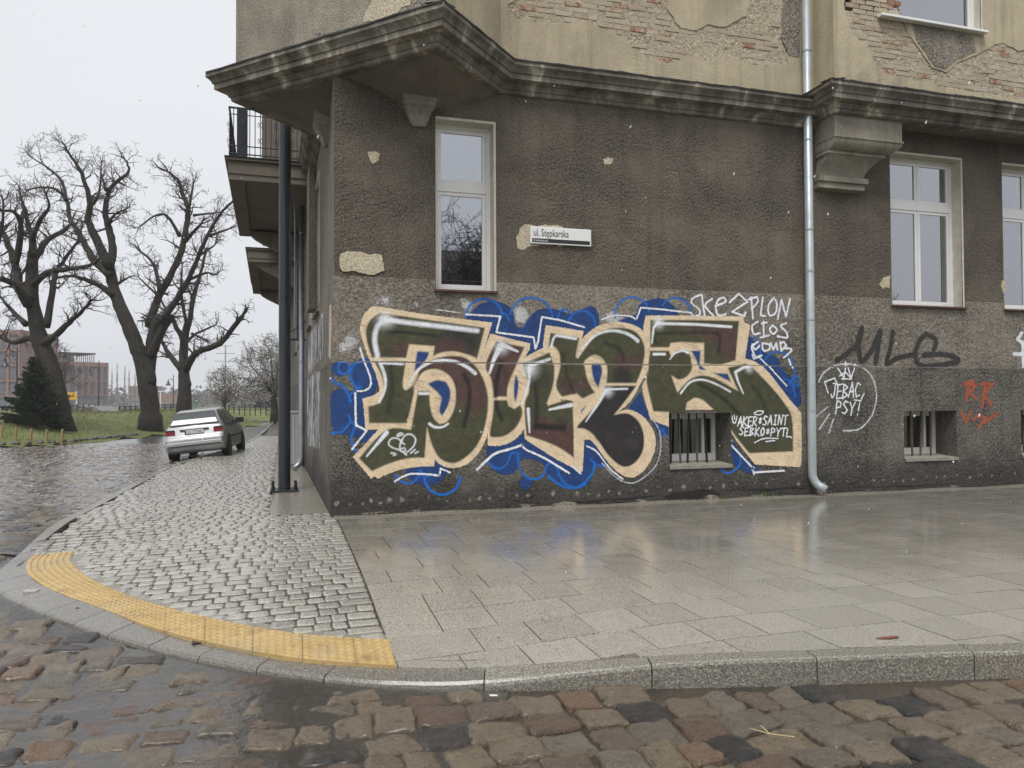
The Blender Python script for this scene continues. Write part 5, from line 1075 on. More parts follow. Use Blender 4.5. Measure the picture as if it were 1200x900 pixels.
# concrete apron along the side front
q = MB(); n_ = 40
for i in range(n_):
    a, b = .38 + 26 * i / n_, .38 + 26 * (i + 1) / n_
    q.quad((-.84 + .02 * math.sin(a * 5), a, zp(-1, a) - .004), (0.1, a, zp(0, a) - .002), (0.1, b, zp(0, b) - .002), (-.84 + .02 * math.sin(b * 5), b, zp(-1, b) - .004))
q.build('concrete_apron', M_CONC, PAV)
# --- road of field stones
m = MB(); g = .5
for j in range(int(100 / g)):
    for i in range(int(26 / g)):
        x, y = -18 + i * g, -12 + j * g
        if kin(x + g / 2, y + g / 2) and pdist(x + g / 2, y + g / 2, KX[::3]) > .5: continue
        m.quad(*[(a, b, zr(a, b) - .022) for a, b in ((x, y), (x + g, y), (x + g, y + g), (x, y + g))])
ROAD = m.build('road', M_MUD); tag(ROAD, kind='structure')
LAWN_E = [(-30, 6), (-20, 15.5), (-11.2, 23.0), (-8.9, 25.4), (-7.4, 31.5), (-6.4, 36), (-3.3, 44), (-1.9, 66)]
rows = []; y = -8.6; rr = random.Random(41)
while y < 24:
    h = .225 * (.82 + .36 * rr.random()); x = -14 + rr.random() * .2
    while x < 9:
        w = .25 * (.68 + .68 * rr.random()); cx, cy = x + w / 2, y + h / 2 + .05 * math.sin(x * 1.3 + y * .7) + (rr.random() - .5) * .03
        if not kin(cx, cy) and pdist(cx, cy, KX[::2]) > .11 and not (cy > 23 + (cx + 11.2) * .9 - .4):
            P_ = [(cx - w / 2, cy - h / 2), (cx + w / 2, cy - h / 2), (cx + w / 2, cy + h / 2), (cx - w / 2, cy + h / 2)]
            rows.append((cx, cy, w, h, scr_area(P_, -.14), (rr.random() - .5) * .22))
        x += w
    y += h
rows = [r for r in rows if r[4] > 0]
lay_stones('field_stone', 'far_field_stones', ROAD, rows, M_STONEW, lambda x, y: zr(x, y) - .006, 34, .275, .25, 9, 4, .024, .016, 295, .020, rr, .22, 1.08, M_STONEF, .07)
# --- standing water
def sheet(name, poly, z, mat):
    l = rough_outline(poly, .15, .06, 3); V, E, F, *_ = delaunay_2d_cdt([Vector(p) for p in l], [(i, (i + 1) % len(l)) for i in range(len(l))], [], 1, 1e-5)
    m = MB(); m.add([(v.x, v.y, z) for v in V], [tuple(f) for f in F if pip(sum(V[i].x for i in f) / 3, sum(V[i].y for i in f) / 3, l)]); return tag(m.build(name, mat), kind='structure')
wp = [tuple(p) for p in offset_path(catmull(KOUT[5:15], 4), .02)]
sheet('puddle', wp + [(-6.5, 1.2), (-9, -3), (-6, -8.5), (-.1, -8.5), (.25, -7.2), (.55, -6.55)], -.1605, M_WATER)
sheet('wet_road_film', [tuple(p) for p in offset_path(catmull(KOUT[13:20], 4), -.03)] + [(-3.6, 33), (-7.0, 30), (-9.3, 24.8), (-14, 20), (-20, 12), (-16, -6), (-9, -3), (-6.5, 1.2)], -.1415, M_WATER)
# small litter: two twigs and a cigarette end by the kerb
def litter(name, pts, r, mat, label, cat):
    q = MB()
    for p in pts: q.tube(p, r, 5)
    tag(q.build(name, mat), label, cat)
litter('dry_twig', [[(1.62, -7.28, -.11), (1.68, -7.36, -.112), (1.78, -7.42, -.115)], [(1.68, -7.36, -.112), (1.69, -7.27, -.108)]], .0025, simple('straw', (.5, .4, .2), .7), 'thin pale dry stalk lying on the field stones', 'twig')
litter('cigarette_end', [[(.48, -6.45, -.118), (.52, -6.47, -.116)]], .005, simple('white_paper', (.8, .8, .78), .7), 'tiny white cigarette end in the gutter beside the kerb', 'litter')

# weeds at the wall foot and a rust-red stain on the slabs
for i, (x, n_) in enumerate(((5.95, 26), (6.75, 34))):
    q = MB(); rr = random.Random(50 + i)
    for k in range(n_):
        a = rr.random() * 6.28; r = .02 + .07 * rr.random(); bx, by = x + rr.gauss(0, .06), -.06 - abs(rr.gauss(0, .015)); h = .03 + .06 * rr.random(); w = .006
        q.add([(bx - w, by, .012), (bx + w, by, .012), (bx + r * math.cos(a) * .8, by + min(0, r * math.sin(a)) , h + .012)], [(0, 1, 2)])
    tag(q.build('weed_tuft', simple('weed_green', (.10, .15, .035), .7)), ('smaller green weed tuft at the wall foot under the basement window', 'larger green weed tuft at the wall foot left of the drainpipe')[i], 'weed', 'weeds at the wall foot')
sx, sy = on_ground(1041, 748); q = MB(); n_ = 22; q.add([(sx + .085 * math.cos(t) * (1 + .15 * math.sin(3 * t)), sy + .028 * math.sin(t) * (1 + .2 * math.cos(2 * t)), zp(sx, sy) + .0045) for t in [i * 2 * math.pi / n_ for i in range(n_)]], [tuple(range(n_))]); tag(q.build('red_stain', simple('rust_red_stain', (.20, .07, .045), .35)), 'small rust red oval stain on the slabs near the kerb', 'stain')
# ================================================================== street furniture beside the house
M_POST = simple('dark_grey_post_paint', (.030, .036, .042), .33, .25, .15, 5, .05, 40)
PX, PY = -.64, 3.35
post = empty('steel_post', (PX, PY, .004), 0, 'tall dark grey steel post with bolted foot beside the house corner', 'post')
m = MB(); m.lathe([(.104, .02), (.104, 2.2), (.102, 2.21), (.100, 8.2), (0, 8.24)], n=28); autosmooth(m.build('shaft', M_POST, post), 40)
m = MB(); m.box((-.24, -.24, 0), (.24, .24, .022), .004); m.build('foot_plate', M_POST, post)
for (a, b) in ((-.19, -.17), (.19, -.17), (.19, .17), (-.19, .17)):
    m = MB(); m.lathe([(.034, .022), (.034, .05), (.022, .052), (.022, .12), (.026, .122), (.026, .15), (0, .152)], (a, b, 0), 6); m.build('anchor_bolt', M_IRON, post)
p = at(348.4, 500, 31); post2 = empty('lamp_post', (p.x, p.y, -.02), 0, 'slim dark lamp post farther along the side pavement', 'lamp post')
m = MB(); m.lathe([(.09, 0), (.09, .9), (.06, .95), (.05, 6.5), (0, 6.52)], n=14); m.build('shaft', M_POST, post2); m = MB(); m.lathe([(.03, 6.5), (.2, 6.55), (.22, 6.7), (.05, 6.8), (0, 6.8)], n=14); m.build('lamp_head', M_POST, post2)
M_CAB = simple('pale_grey_cabinet', (.42, .42, .41), .5, 0, .08, 4)
cab = empty('utility_cabinet', (-.36, 8.35, 0), 0, 'pale grey ribbed utility cabinet against the side wall behind the post', 'cabinet')
m = MB(); m.box((-.19, 0, .06), (.15, .95, 1.28), .012); m.build('body', M_CAB, cab)
m = MB(); m.box((-.21, -.02, 1.28), (.17, .97, 1.33), .01); m.build('lid', M_CAB, cab)
m = MB(); m.box((-.17, .02, 0), (.13, .93, .06)); m.build('base', M_SILLC, cab)
for k in range(4): m = MB(); m.box((-.165 + k * .085, -.012, .12), (-.125 + k * .085, .0, 1.22), .003); m.build('rib', M_CAB, cab)

# ================================================================== cars
def make_car(M, paint, label, plate=None, name='parked_car', group=None):
    root = empty(name, (0, 0, 0), 0, label, 'car', group); root.matrix_world = M
    # local: x forward from rear axle, y left from the right wheels' contact, z up
    W = .80; yc = .71
    S = [(-.70, .70, .36, .56, .70), (-.685, .75, .30, .62, .74), (-.64, .785, .26, .66, .77), (-.60, .795, .24, .70, .775), (-.575, .80, .22, .90, .765), (-.53, .805, .20, .955, .74), (-.40, .81, .19, 1.13, .665), (-.22, .815, .18, 1.335, .585), (-.10, .82, .18, 1.395, .565), (.2, .82, .18, 1.425, .56), (.8, .82, .18, 1.43, .56), (1.25, .82, .18, 1.405, .56), (1.5, .82, .18, 1.32, .585), (1.85, .82, .18, 1.10, .66), (2.1, .82, .19, .965, .74), (2.5, .81, .20, .90, .735), (2.85, .79, .22, .82, .72), (3.02, .74, .25, .70, .69), (3.10, .66, .32, .58, .62)]
    def ring(x, w, zb, zt, wr):
        belt = min(.90, zt - .05); z1 = zb + (belt - zb) * .35; z2 = zb + (belt - zb) * .75
        return [(0, zb), (.82 * w, zb), (.97 * w, zb + .06), (w, z1), (w * .995, z2), (max(wr + .01, w * .955), belt), (wr, zt - .035), (wr - .07, zt), (0, zt + .012)]
    m = MB(); vs = []; k = 9
    for s in S:
        h = ring(*s); full = [(yc - y, z) for y, z in h] + [(yc + y, z) for y, z in h[-2:0:-1]]
        vs += [(s[0], y, z) for y, z in full]
    n = 16; fs = [(i * n + j, i * n + (j + 1) % n, (i + 1) * n + (j + 1) % n, (i + 1) * n + j) for i in range(len(S) - 1) for j in range(n)] + [tuple(range(n)), tuple((len(S) - 1) * n + j for j in range(n - 1, -1, -1))]
    m.add(vs, fs); body = m.build('body', paint, root); autosmooth(body, 38)
    GL = simple('car_glass', (.05, .065, .068), .06, 0, .1, 3, spec=.9); BLK = simple('black_car_trim', (.018, .018, .019), .5); RED = simple('red_tail_lamp', (.28, .012, .014), .15); DRED = simple('smoked_tail_lamp', (.035, .012, .014), .15)
    def rearq(y0, y1, t0, t1, off=.02):                                  # panel on the sloping tailgate, t 0..1 from belt to roof
        P = [(-.53, .955, .74), (-.40, 1.13, .665), (-.22, 1.335, .585)]
        def f(y, t):
            u = t * 2; i = min(int(u), 1); u -= i; a, b = P[i], P[i + 1]; x, z, w = [a[q] + (b[q] - a[q]) * u for q in range(3)]; return (x - off, yc + y * (w - .045), z + off + .004)
        m = MB(); N = 4
        for i in range(N):
            for j in range(N):
                ya, yb = y0 + (y1 - y0) * i / N, y0 + (y1 - y0) * (i + 1) / N; ta, tb = t0 + (t1 - t0) * j / N, t0 + (t1 - t0) * (j + 1) / N; m.quad(f(ya, ta), f(yb, ta), f(yb, tb), f(ya, tb))
        return m
    rearq(-1.0, 1.0, .03, .99, .022).build('rear_window_surround', BLK, root); rearq(-.93, .93, .10, .82, .030).build('rear_window', GL, root)
    m = MB(); m.tube([(-.545, yc - .02, .985), (-.50, yc - .25, 1.04), (-.475, yc - .50, 1.055)], .012, 6); m.build('wiper', paint, root)
    for sd in (-1, 1):
        for (z0, z1, mt, nm) in ((.745, .83, RED, 'tail_lamp'), (.831, .885, DRED, 'tail_lamp_upper')):
            a, b = sorted((yc + sd * .535, yc + sd * .775)); m = MB(); m.box((-.612 + (z0 - .745) * .25, a, z0), (-.52, b, z1), .006); m.build(nm, mt, root)
        # side windows
        m = MB(); y = lambda z: yc + sd * (.815 - (z - .9) * .50)
        for (xa, xb, xc, xd) in ((-.22, .42, .42, -.02), (.47, 1.78, 1.33, .47)):
            m.quad((xa, y(.93) , .93), (xb, y(.93), .93), (xc, y(1.34), 1.34), (xd, y(1.34), 1.34))
        o = m.build('side_window', GL, root); o.location = (0, sd * .004, 0)
        m = MB(); m.box((1.50, yc + sd * .80 - .02, .93), (1.62, yc + sd * .99 + .02 * sd, 1.05), .02); m.build('mirror', BLK, root)
        m = MB(); m.box((.0, yc + sd * .815 - .006, .52), (2.0, yc + sd * .815 + .008, .57), .003); m.build('side_strip', BLK, root)
        m = MB(); m.box((.60, yc + sd * .805 - .01, .79), (.74, yc + sd * .805 + .014, .815), .003); m.build('door_handle', BLK, root)
        for x in (0, 2.44):
            m = MB(); M2 = Matrix.Translation((x, yc + sd * .815, .29)) @ Matrix.Rotation(R(90), 4, 'X')
            m.lathe([(0, 0), (.345, 0), (.345, .012), (0, .012)] if False else [(.345, -.010), (.345, .010), (0.0, .010)], n=24, M=M2 @ Matrix.Scale(1, 4)); m.lathe([(.345, -.010), (0, -.010)], n=24, M=M2); m.build('wheel_arch', BLK, root)
            M3 = Matrix.Translation((x, yc + sd * .72, .29)) @ Matrix.Rotation(R(90), 4, 'X')
            t = MB(); t.lathe([(.17, -.105), (.25, -.11), (.285, -.085), (.292, 0), (.285, .085), (.25, .11), (.17, .105)], n=28, M=M3); w = t.build('wheel', BLK, root, True)
            t = MB(); t.lathe([(0, .10 * -sd), (.05, .105 * -sd), (.15, .09 * -sd), (.18, .108 * -sd)], n=20, M=M3); t.build('rim', simple('wheel_trim', (.42, .43, .44), .35, .6), w)
    m = MB(); m.box((-.722, yc - .76, .36), (-.62, yc + .76, .53), .03); m.build('rear_bumper', paint, root)
    m = MB(); m.box((-.735, yc - .72, .395), (-.715, yc + .72, .43), .006); m.build('bumper_strip', BLK, root)
    m = MB(); m.box((-.63, yc - .40, .86), (-.585, yc + .40, .885), .008); m.build('tailgate_handle', paint, root)
    m = MB(); m.box((-.612, yc - .36, .835), (-.59, yc + .36, .858), .004); m.build('handle_recess', BLK, root)
    for (y0, y1, z0, z1) in ((-.532, -.526, .60, .87), (.526, .532, .60, .87), (-.53, .53, .594, .60), (-.77, .77, .545, .551)):
        m = MB(); m.box((-.606 if z0 > .59 else -.70, yc + y0, z0), (-.585 if z0 > .59 else -.64, yc + y1, z1)); m.build('panel_gap', BLK, root)
    m = MB(); m.box((-.60, yc - .72, .20), (2.9, yc + .72, .26)); m.build('underbody', BLK, root)
    if plate:
        m = MB(); m.box((-.628, yc - .26, .735), (-.60, yc + .26, .845), .004); pl = m.build('number_plate', simple('plate_white', (.75, .75, .73), .4), root)
        m = MB(); m.box((-.6295, yc + .215, .738), (-.6282, yc + .258, .842)); m.build('plate_band', simple('plate_blue', (.02, .06, .35), .4), pl)
        textmesh(plate, .105, (-.629, yc + .205, .752), M_BLK, pl, 'plate_lettering', (R(90), 0, R(-90)), sx=.82)
        m = MB(); m.lathe([(0, .008), (.035, .008), (.04, 0)], n=14, M=Matrix.Translation((-.600, yc, .685)) @ Matrix.Rotation(R(-90), 4, 'Y')); m.build('badge', BLK, root)
    return root
hd = R(84); RRW = Vector((-2.27, 13.47, .0)); h_ = Vector((math.cos(hd), math.sin(hd), 0)); l_ = (Vector((-h_.y, h_.x, 0)) * 1.42 + Vector((0, 0, -.14))).normalized(); u_ = h_.cross(l_)
CM = Matrix(((h_.x, l_.x, u_.x, RRW.x), (h_.y, l_.y, u_.y, RRW.y), (h_.z, l_.z, u_.z, RRW.z), (0, 0, 0, 1)))
M_SILVER = simple('silver_car_paint', (.40, .41, .42), .38, .3, .03, 2, **{'Coat Weight': .35, 'Coat Roughness': .1})
make_car(CM, M_SILVER, 'silver three-door hatchback parked half on the cobbled pavement', 'GD 1772XE')
M_NAVY = simple('dark_blue_car_paint', (.02, .024, .04), .3, .3, .05, 2)
p = at(321, 486, 92)
make_car(Matrix.Translation((p.x, p.y, p.z)) @ Matrix.Rotation(R(150), 4, 'Z'), M_NAVY, 'small dark car parked far along the side street behind the post')

# ================================================================== lawn and far ground
LE = [Vector(p) for p in LAWN_E]
def lawn_d(x, y):
    best = 1e9; sgn = 1; q = Vector((x, y))
    for a, b in zip(LE[:-1], LE[1:]):
        d = b - a; t = min(1, max(0, (q - a).dot(d) / d.dot(d))); r = q - a - d * t
        if r.length < best: best = r.length; sgn = 1 if (d.x * (q.y - a.y) - d.y * (q.x - a.x)) > 0 else -1
    return best * sgn
def lawn_z(x, y):
    d = lawn_d(x, y); z = -.14 + .08 * sstep(-.2, .3, d) + .96 * sstep(0, 6.0, d)
    z *= 1 - .75 * sstep(26, 48, d)
    return z + .03 * mnoise.noise(Vector((x * .5, y * .5, 0))) * sstep(0, 2, d)
def grass_mat():
    n = NT('winter_grass'); p = n.pos(); a = n.noise(p, .8, 5, .6); b = n.noise(p, 14, 4, .7)
    c = n.ramp(a, [(.3, (.15, .155, .058)), (.5, (.12, .145, .045)), (.7, (.19, .185, .08))]); c = n.mix(n.range(b, .45, .7, 0, .5), c, (.23, .21, .11)); return n.fin(c, .85, n.bump(b, .8, .05), 0, .25)
M_GRASS = grass_mat()
m = MB(); g = .8; idx = {}
for j in range(110):
    for i in range(110):
        x, y = -88 + i * g, 4 + j * g
        if lawn_d(x + g / 2, y + g / 2) < -.35: continue
        m.quad(*[(a, b, lawn_z(a, b)) for a, b in ((x, y), (x + g, y), (x + g, y + g), (x, y + g))])
lawn = m.build('lawn', M_GRASS, None, True); tag(lawn, kind='structure')
gb = MB(); rg = random.Random(8)
for k in range(15000):
    t = rg.random() ** .7; x = -22 + rg.random() * 24; y = 18 + rg.random() * 40; d = lawn_d(x, y)
    if d < -.05 or d > 16: continue
    z = lawn_z(x, y); h = .05 + rg.random() * .09; a = rg.random() * 6.28; w = .018; lx, ly = (rg.random() - .5) * .08, (rg.random() - .5) * .08
    gb.add([(x - w * math.cos(a), y - w * math.sin(a), z - .01), (x + w * math.cos(a), y + w * math.sin(a), z - .01), (x + lx, y + ly, z + h)], [(0, 1, 2)])
tag(gb.build('grass_blades', M_GRASS), 'short winter grass covering the bank by the road', 'grass', kind='stuff')
def far_mat():
    n = NT('far_ground'); p = n.pos(); a = n.noise(p, .03, 5, .6); return n.fin(n.ramp(a, [(.35, (.14, .14, .13)), (.65, (.10, .11, .06))]), .9, None, 0, .2)
m = MB(); m.quad((-2500, -2500, -.45), (2500, -2500, -.45), (2500, 2500, -.45), (-2500, 2500, -.45)); tag(m.build('ground', far_mat()), kind='structure')
# border stones and timber stakes at the lawn edge
M_COBB = simple('dark_border_stone', (.085, .083, .075), .5, 0, .3, 8, .5, 30); rk = random.Random(17)
bs = []
for k in range(5):
    q = MB(); q.add(*stone_vs(.27, .22, 4, .07, rk, .2, .9, .15, .03, 3)); me = q.mesh('border_stone'); me.materials.append(M_COBB); bs.append(me)
e0, e1, e2 = LE[2], LE[3], LE[4]; pts = []
for a, b in ((LE[2], LE[3]), (LE[3], LE[4])):
    d = (b - a); nn = int(d.length / .44)
    for i in range(nn): pts.append(a + d * i / nn)
for i, p in enumerate(pts):
    o = bpy.data.objects.new('border_stone', rk.choice(bs)); COL.objects.link(o); o.location = (p.x - .22, p.y + .12, .02); o.rotation_euler = (0, 0, rk.random() * 3); o.scale = [.8 + .5 * rk.random()] * 3
    tag(o, 'dark rounded border stone in the row edging the lawn', 'stone', 'border stones along the lawn')
M_STAKE = simple('weathered_stake', (.30, .22, .11), .8, 0, .2, 12, .4, 40)
for i, px in enumerate((2, 18.5, 36, 55, 72.5)):
    p = at(px, 514, 31.2); m = MB(); m.lathe([(.05, -.2), (.05, .52), (.045, .545), (0, .55)], n=10); o = m.build('timber_stake', M_STAKE); o.location = (p.x, p.y, max(-.05, lawn_z(p.x, p.y) - .02)); o.rotation_euler = ((rk.random() - .5) * .1, (rk.random() - .5) * .1, 0)
    tag(o, ('short timber stake at the left frame edge by the lawn', 'short timber stake left of the spruce', 'short timber stake under the spruce middle, left of its stem', 'short timber stake right of the spruce stem', 'rightmost short timber stake beside the big trunk foot')[i], 'stake', 'timber stakes round the spruce')
# ================================================================== trees
def bark_mat(name, a, b):
    n = NT(name); p = n.pos(); f = n.noise(n.mapping(p, (5, 5, 1.2)), 3, 6, .7); g = n.noise(p, 1.2, 4)
    c = n.ramp(f, [(.35, a), (.7, b)]); c = n.mix(n.range(g, .5, .7, 0, .35), c, (.075, .08, .05)); return n.fin(c, .75, n.bump(f, .9, .06), 0, .3)
M_BARK = bark_mat('dark_wet_bark', (.018, .015, .013), (.066, .056, .045))
M_TWIG = simple('dark_twig', (.050, .042, .036), .8, 0, .2, 2)
M_TWIGB = simple('brown_twig', (.13, .105, .08), .8, 0, .2, 2)
def rvec(rr): 
    while True:
        v = Vector((rr.uniform(-1, 1), rr.uniform(-1, 1), rr.uniform(-1, 1)))
        if .05 < v.length < 1: return v.normalized()
def grow(mb, p, d, ln, r, lev, rr, P):
    n = (6, 5, 4, 3)[lev]; pts = [p.copy()]; q = p.copy(); d = d.normalized(); rad = [r]
    for i in range(n):
        d = (d + rvec(rr) * P['wig'] + Vector((0, 0, P['up'][lev]))).normalized(); q = q + d * ln / n; pts.append(q.copy()); rad.append(max(P['rmin'], r * (1 - .75 * (i + 1) / n)))
    mb.tube(pts, rad, (6, 5, 4, 3)[lev], False)
    if lev < P['maxlev']:
        k = P['kids'][lev]; k = max(1, int(k * (.7 + .6 * rr.random())))
        for _ in range(k):
            t = .18 + .82 * rr.random() ** .8; i = min(int(t * n), n - 1); b = pts[i].lerp(pts[i + 1], t * n - i); ax = (pts[i + 1] - pts[i]).normalized()
            s = rvec(rr); s = (s - ax * s.dot(ax)).normalized(); grow(mb, b, ax * rr.uniform(.2, .75) + s * rr.uniform(.6, 1.0), ln * rr.uniform(.35, .62), max(P['rmin'], r * (1 - .75 * t) * .6), lev + 1, rr, P)
def tree(name, label, D, base_px, limbs, seed, P, r0, zbase, group=None, twigm=None):
    """limbs: (list of survey px, start radius, end radius, depth drift); first is the trunk"""
    rr = random.Random(seed); b = at(base_px[0], base_px[1], D); root = empty(name, (b.x, b.y, zbase), 0, label, 'tree', group); inv = Vector((b.x, b.y, zbase))
    wood = MB(); twig = MB()
    for li, (pp, ra, rb, dr) in enumerate(limbs):
        sp = [tuple(x) for x in catmull([(p[0], p[1]) for p in pp], 4)]; n = len(sp); pts = []
        d0 = pp[0][2] if len(pp[0]) > 2 else 0
        for i, (x, y) in enumerate(sp):
            t = i / (n - 1); pts.append(at(x, y, D + d0 + dr * t) - inv)
        if li == 0: pts[0].z = min(pts[0].z, -.3)
        wig = .10 if li else .03
        pts = [q + Vector([wig * ra * 2.5 * mnoise.noise(Vector((i * .9 + seed, li * 3.1, k * 7.7))) for k in range(3)]) for i, q in enumerate(pts)]
        rad = [(ra + (rb - ra) * (i / (n - 1)) ** .8) * (1 + .10 * mnoise.noise(Vector((i * 1.3, li, seed)))) for i in range(n)]
        if li == 0: rad[0] *= 1.3; rad[1] *= 1.1
        rad = [x * 1.04 * (1 + .13 * mnoise.noise(Vector((i * 2.7, li * 5.3, seed + 3)))) for i, x in enumerate(rad)]; wood.tube(pts, rad, 12 if ra > .2 else 8)
        L = sum((pts[i + 1] - pts[i]).length for i in range(n - 1)); k = int(L * P['dens']) if li else int(L * .4)
        for _ in range(k):
            t = (.25 if li else .7) + (.75 if li else .3) * rr.random(); i = min(int(t * (n - 1)), n - 2); q = pts[i].lerp(pts[i + 1], t * (n - 1) - i); ax = (pts[i + 1] - pts[i]).normalized(); s = rvec(rr); s = (s - ax * s.dot(ax)).normalized()
            grow(twig, q, ax * rr.uniform(.1, .6) + s * .9, P['len'] * rr.uniform(.5, 1.15), max(P['rmin'] * 2, rad[i] * .38), 0, rr, P)
        for _ in range(3 if li else 0): grow(twig, pts[-1], (pts[-1] - pts[-2]).normalized() + rvec(rr) * .5, P['len'] * .8, max(rb * .8, P['rmin'] * 2), 0, rr, P)
    w = wood.build('trunk', M_BARK, root, True); c = twig.build('crown', twigm or M_TWIG, root); return root
def U(pts): return [(x / 4, 160 + y / 4) for x, y in pts]
def V_(pts): return [(x / 4, 370 + y / 4) for x, y in pts]
PT = dict(wig=.38, up=(.06, .03, .02, .0), kids=(4, 3, 2), maxlev=2, dens=3.4, len=1.15, rmin=.0075)
DT = 36
tree('bare_tree', 'leftmost gnarled bare tree rising behind the little spruce', DT, (70, 505), [
    (V_([(292, 545), (268, 380), (228, 230), (192, 130), (172, 40)]) + U([(150, 760), (150, 640), (155, 540)]), .52, .22, 0.5), (U([(155, 560), (150, 470), (128, 400), (118, 330)]), .2, .06, .5), (U([(130, 790), (80, 705), (20, 670), (-60, 650)]), .22, .08, -2), (U([(140, 770), (95, 700), (70, 600), (40, 510), (0, 420), (-30, 330)]), .25, .07, 1.5), (U([(72, 590), (92, 500), (96, 400), (60, 352), (5, 345)]), .17, .05, -1.5), (U([(150, 600), (185, 540), (230, 480), (300, 440), (330, 410)]), .18, .07, 1.2), (U([(160, 690), (220, 640), (320, 622), (420, 605), (462, 575)]), .18, .05, -1.6), (U([(215, 890), (245, 740), (262, 640), (300, 580), (360, 500)]), .18, .06, 1.6), (V_([(205, 130), (250, 100), (330, 30), (380, -20), (430, -70)]), .2, .05, -1.2), (V_([(175, 120), (130, 105), (60, 125), (0, 100), (-60, 80)]), .17, .06, 1.4), (U([(96, 420), (110, 340), (90, 260)]), .1, .04, .5), (U([(150, 480), (190, 390), (230, 330), (215, 270)]), .12, .04, -1), (U([(-30, 560), (10, 420), (15, 300)]), .12, .04, 0), (U([(120, 880), (60, 820), (0, 750)]), .15, .05, 1.0)], 5, PT, .5, lawn_z(*at(70, 505, DT)[:2]) - .05, 'bare trees on the bank')
DT = 42
tree('bare_tree', 'middle and tallest bare tree, forked trunk left of the silver car', DT, (176, 487), [
    (V_([(706, 485), (700, 400), (685, 300), (665, 210)]) + U([(640, 980), (600, 880), (560, 790), (530, 700), (515, 610)]), .52, .26, .3), (V_([(700, 330), (706, 180), (716, 90), (740, 10)]) + U([(700, 890), (740, 760), (800, 650), (850, 540), (880, 380), (882, 330), (850, 260), (842, 215), (790, 165)]), .33, .06, 1.4), (V_([(708, 190), (745, 95), (800, 0)]) + U([(760, 870), (830, 760), (880, 680), (930, 560), (980, 450), (1030, 370), (1085, 310)]), .26, .05, -1.5),
    (U([(520, 650), (440, 580), (400, 510), (370, 450), (330, 390), (310, 290), (240, 240), (150, 245)]), .24, .04, 1.6), (U([(310, 300), (290, 210), (215, 140), (150, 100)]), .1, .03, .6), (U([(515, 610), (450, 480), (415, 400), (420, 330), (410, 250), (370, 150), (330, 90), (300, 40)]), .26, .04, -1.2), (U([(415, 335), (460, 280), (475, 150)]), .11, .04, .8), (U([(516, 620), (527, 520), (510, 430), (495, 350), (510, 260), (550, 210), (605, 160), (590, 115)]), .24, .05, .8), (U([(508, 410), (540, 365), (590, 340)]), .09, .04, -.8), (U([(495, 250), (480, 190)]), .08, .04, .5), (U([(530, 745), (450, 690), (350, 655), (270, 660)]), .18, .05, -1.8), (U([(930, 560), (1005, 510)]), .09, .04, .6), (U([(870, 490), (945, 405)]), .12, .06, -.8), (U([(985, 465), (1080, 430)]), .09, .04, .8), (U([(845, 470), (780, 370), (720, 375), (650, 425)]), .10, .03, -.9), (U([(750, 720), (722, 600), (660, 540)]), .13, .05, 1.0), (U([(885, 330), (905, 230)]), .09, .05, .4), (U([(870, 680), (960, 640), (1005, 650)]), .1, .04, .9), (U([(735, 740), (650, 660)]), .08, .03, .5), (U([(905, 370), (1030, 355)]), .08, .03, .5)], 9, PT, .5, lawn_z(*at(176, 487, 42)[:2]) - .05, 'bare trees on the bank')
DT = 50
tree('bare_tree', 'rightmost bare tree with one big bent limb above the silver car', DT, (215, 478), [
    (V_([(862, 440), (866, 340), (862, 270), (860, 200), (866, 100), (885, 20)]) + U([(885, 880), (910, 740), (940, 640), (970, 520)]), .44, .07, .6), (V_([(872, 250), (900, 200), (930, 170), (1030, 130), (1090, 60), (1135, 2)]), .26, .13, -1.5), (V_([(850, 250), (800, 190), (765, 130), (745, 85)]), .22, .07, 1.2), (V_([(865, 130), (830, 60), (800, 0)]) + U([(790, 830), (740, 740)]), .19, .05, -1), (V_([(870, 130), (910, 90), (970, 60), (1010, 45)]), .12, .04, 1), (V_([(900, 85), (960, 110)]), .09, .05, -.5), (V_([(765, 130), (735, 115)]), .1, .05, .3), (U([(905, 760), (870, 690)]), .1, .04, .5), (U([(880, 900), (850, 740), (855, 600)]), .13, .04, -.5)], 12, dict(PT, len=1.1, rmin=.009), .44, lawn_z(*at(215, 478, 50)[:2]) - .05, 'bare trees on the bank')
# generic round trees
def auto_limbs(px, py, top, wid, nst, rr, forks=.25):
    L = [([(px, py + 2), (px + rr.uniform(-1, 1), py - (py - top) * forks * .6), (px + rr.uniform(-2, 2), py - (py - top) * forks)], 1, .7, 0)]
    for k in range(nst):
        a = (k / (nst - 1) - .5) * 2; ex = px + a * wid * .8; ey = top + abs(a) ** 1.5 * (py - top) * .45
        L.append(([(px, py - (py - top) * forks * rr.uniform(.75, 1)), (px + (ex - px) * .35, py - (py - top) * (forks + (1 - forks) * .35) + abs(a) * 4), (ex, ey)], .55, .12, rr.uniform(-2, 2)))
    return L
def scaled(L, r): return [(p, a * r, b * r, d) for p, a, b, d in L]
r9 = random.Random(4)
bt = tree('blossom_tree', 'low spreading tree with white blossom behind the dark post', 62, (322, 482), scaled(auto_limbs(322, 482, 412, 46, 8, r9), .30), 31, dict(PT, dens=5, len=2.2, rmin=.012, up=(.02, 0, 0, 0)), .3, lawn_z(*at(322, 482, 62)[:2]) - .05)
bm_ = MB(); crown = [o for o in bt.children if o.name.startswith('crown')][0]; vs = crown.data.vertices; rb2 = random.Random(6)
for k in range(26000):
    v = vs[rb2.randrange(len(vs))].co + rvec(rb2) * .16; a, b = rvec(rb2) * .05, rvec(rb2) * .05; bm_.add([v, v + a, v + b], [(0, 1, 2)])
bm_.build('blossom', simple('white_blossom', (.72, .70, .66), .8, 0, .05), bt)
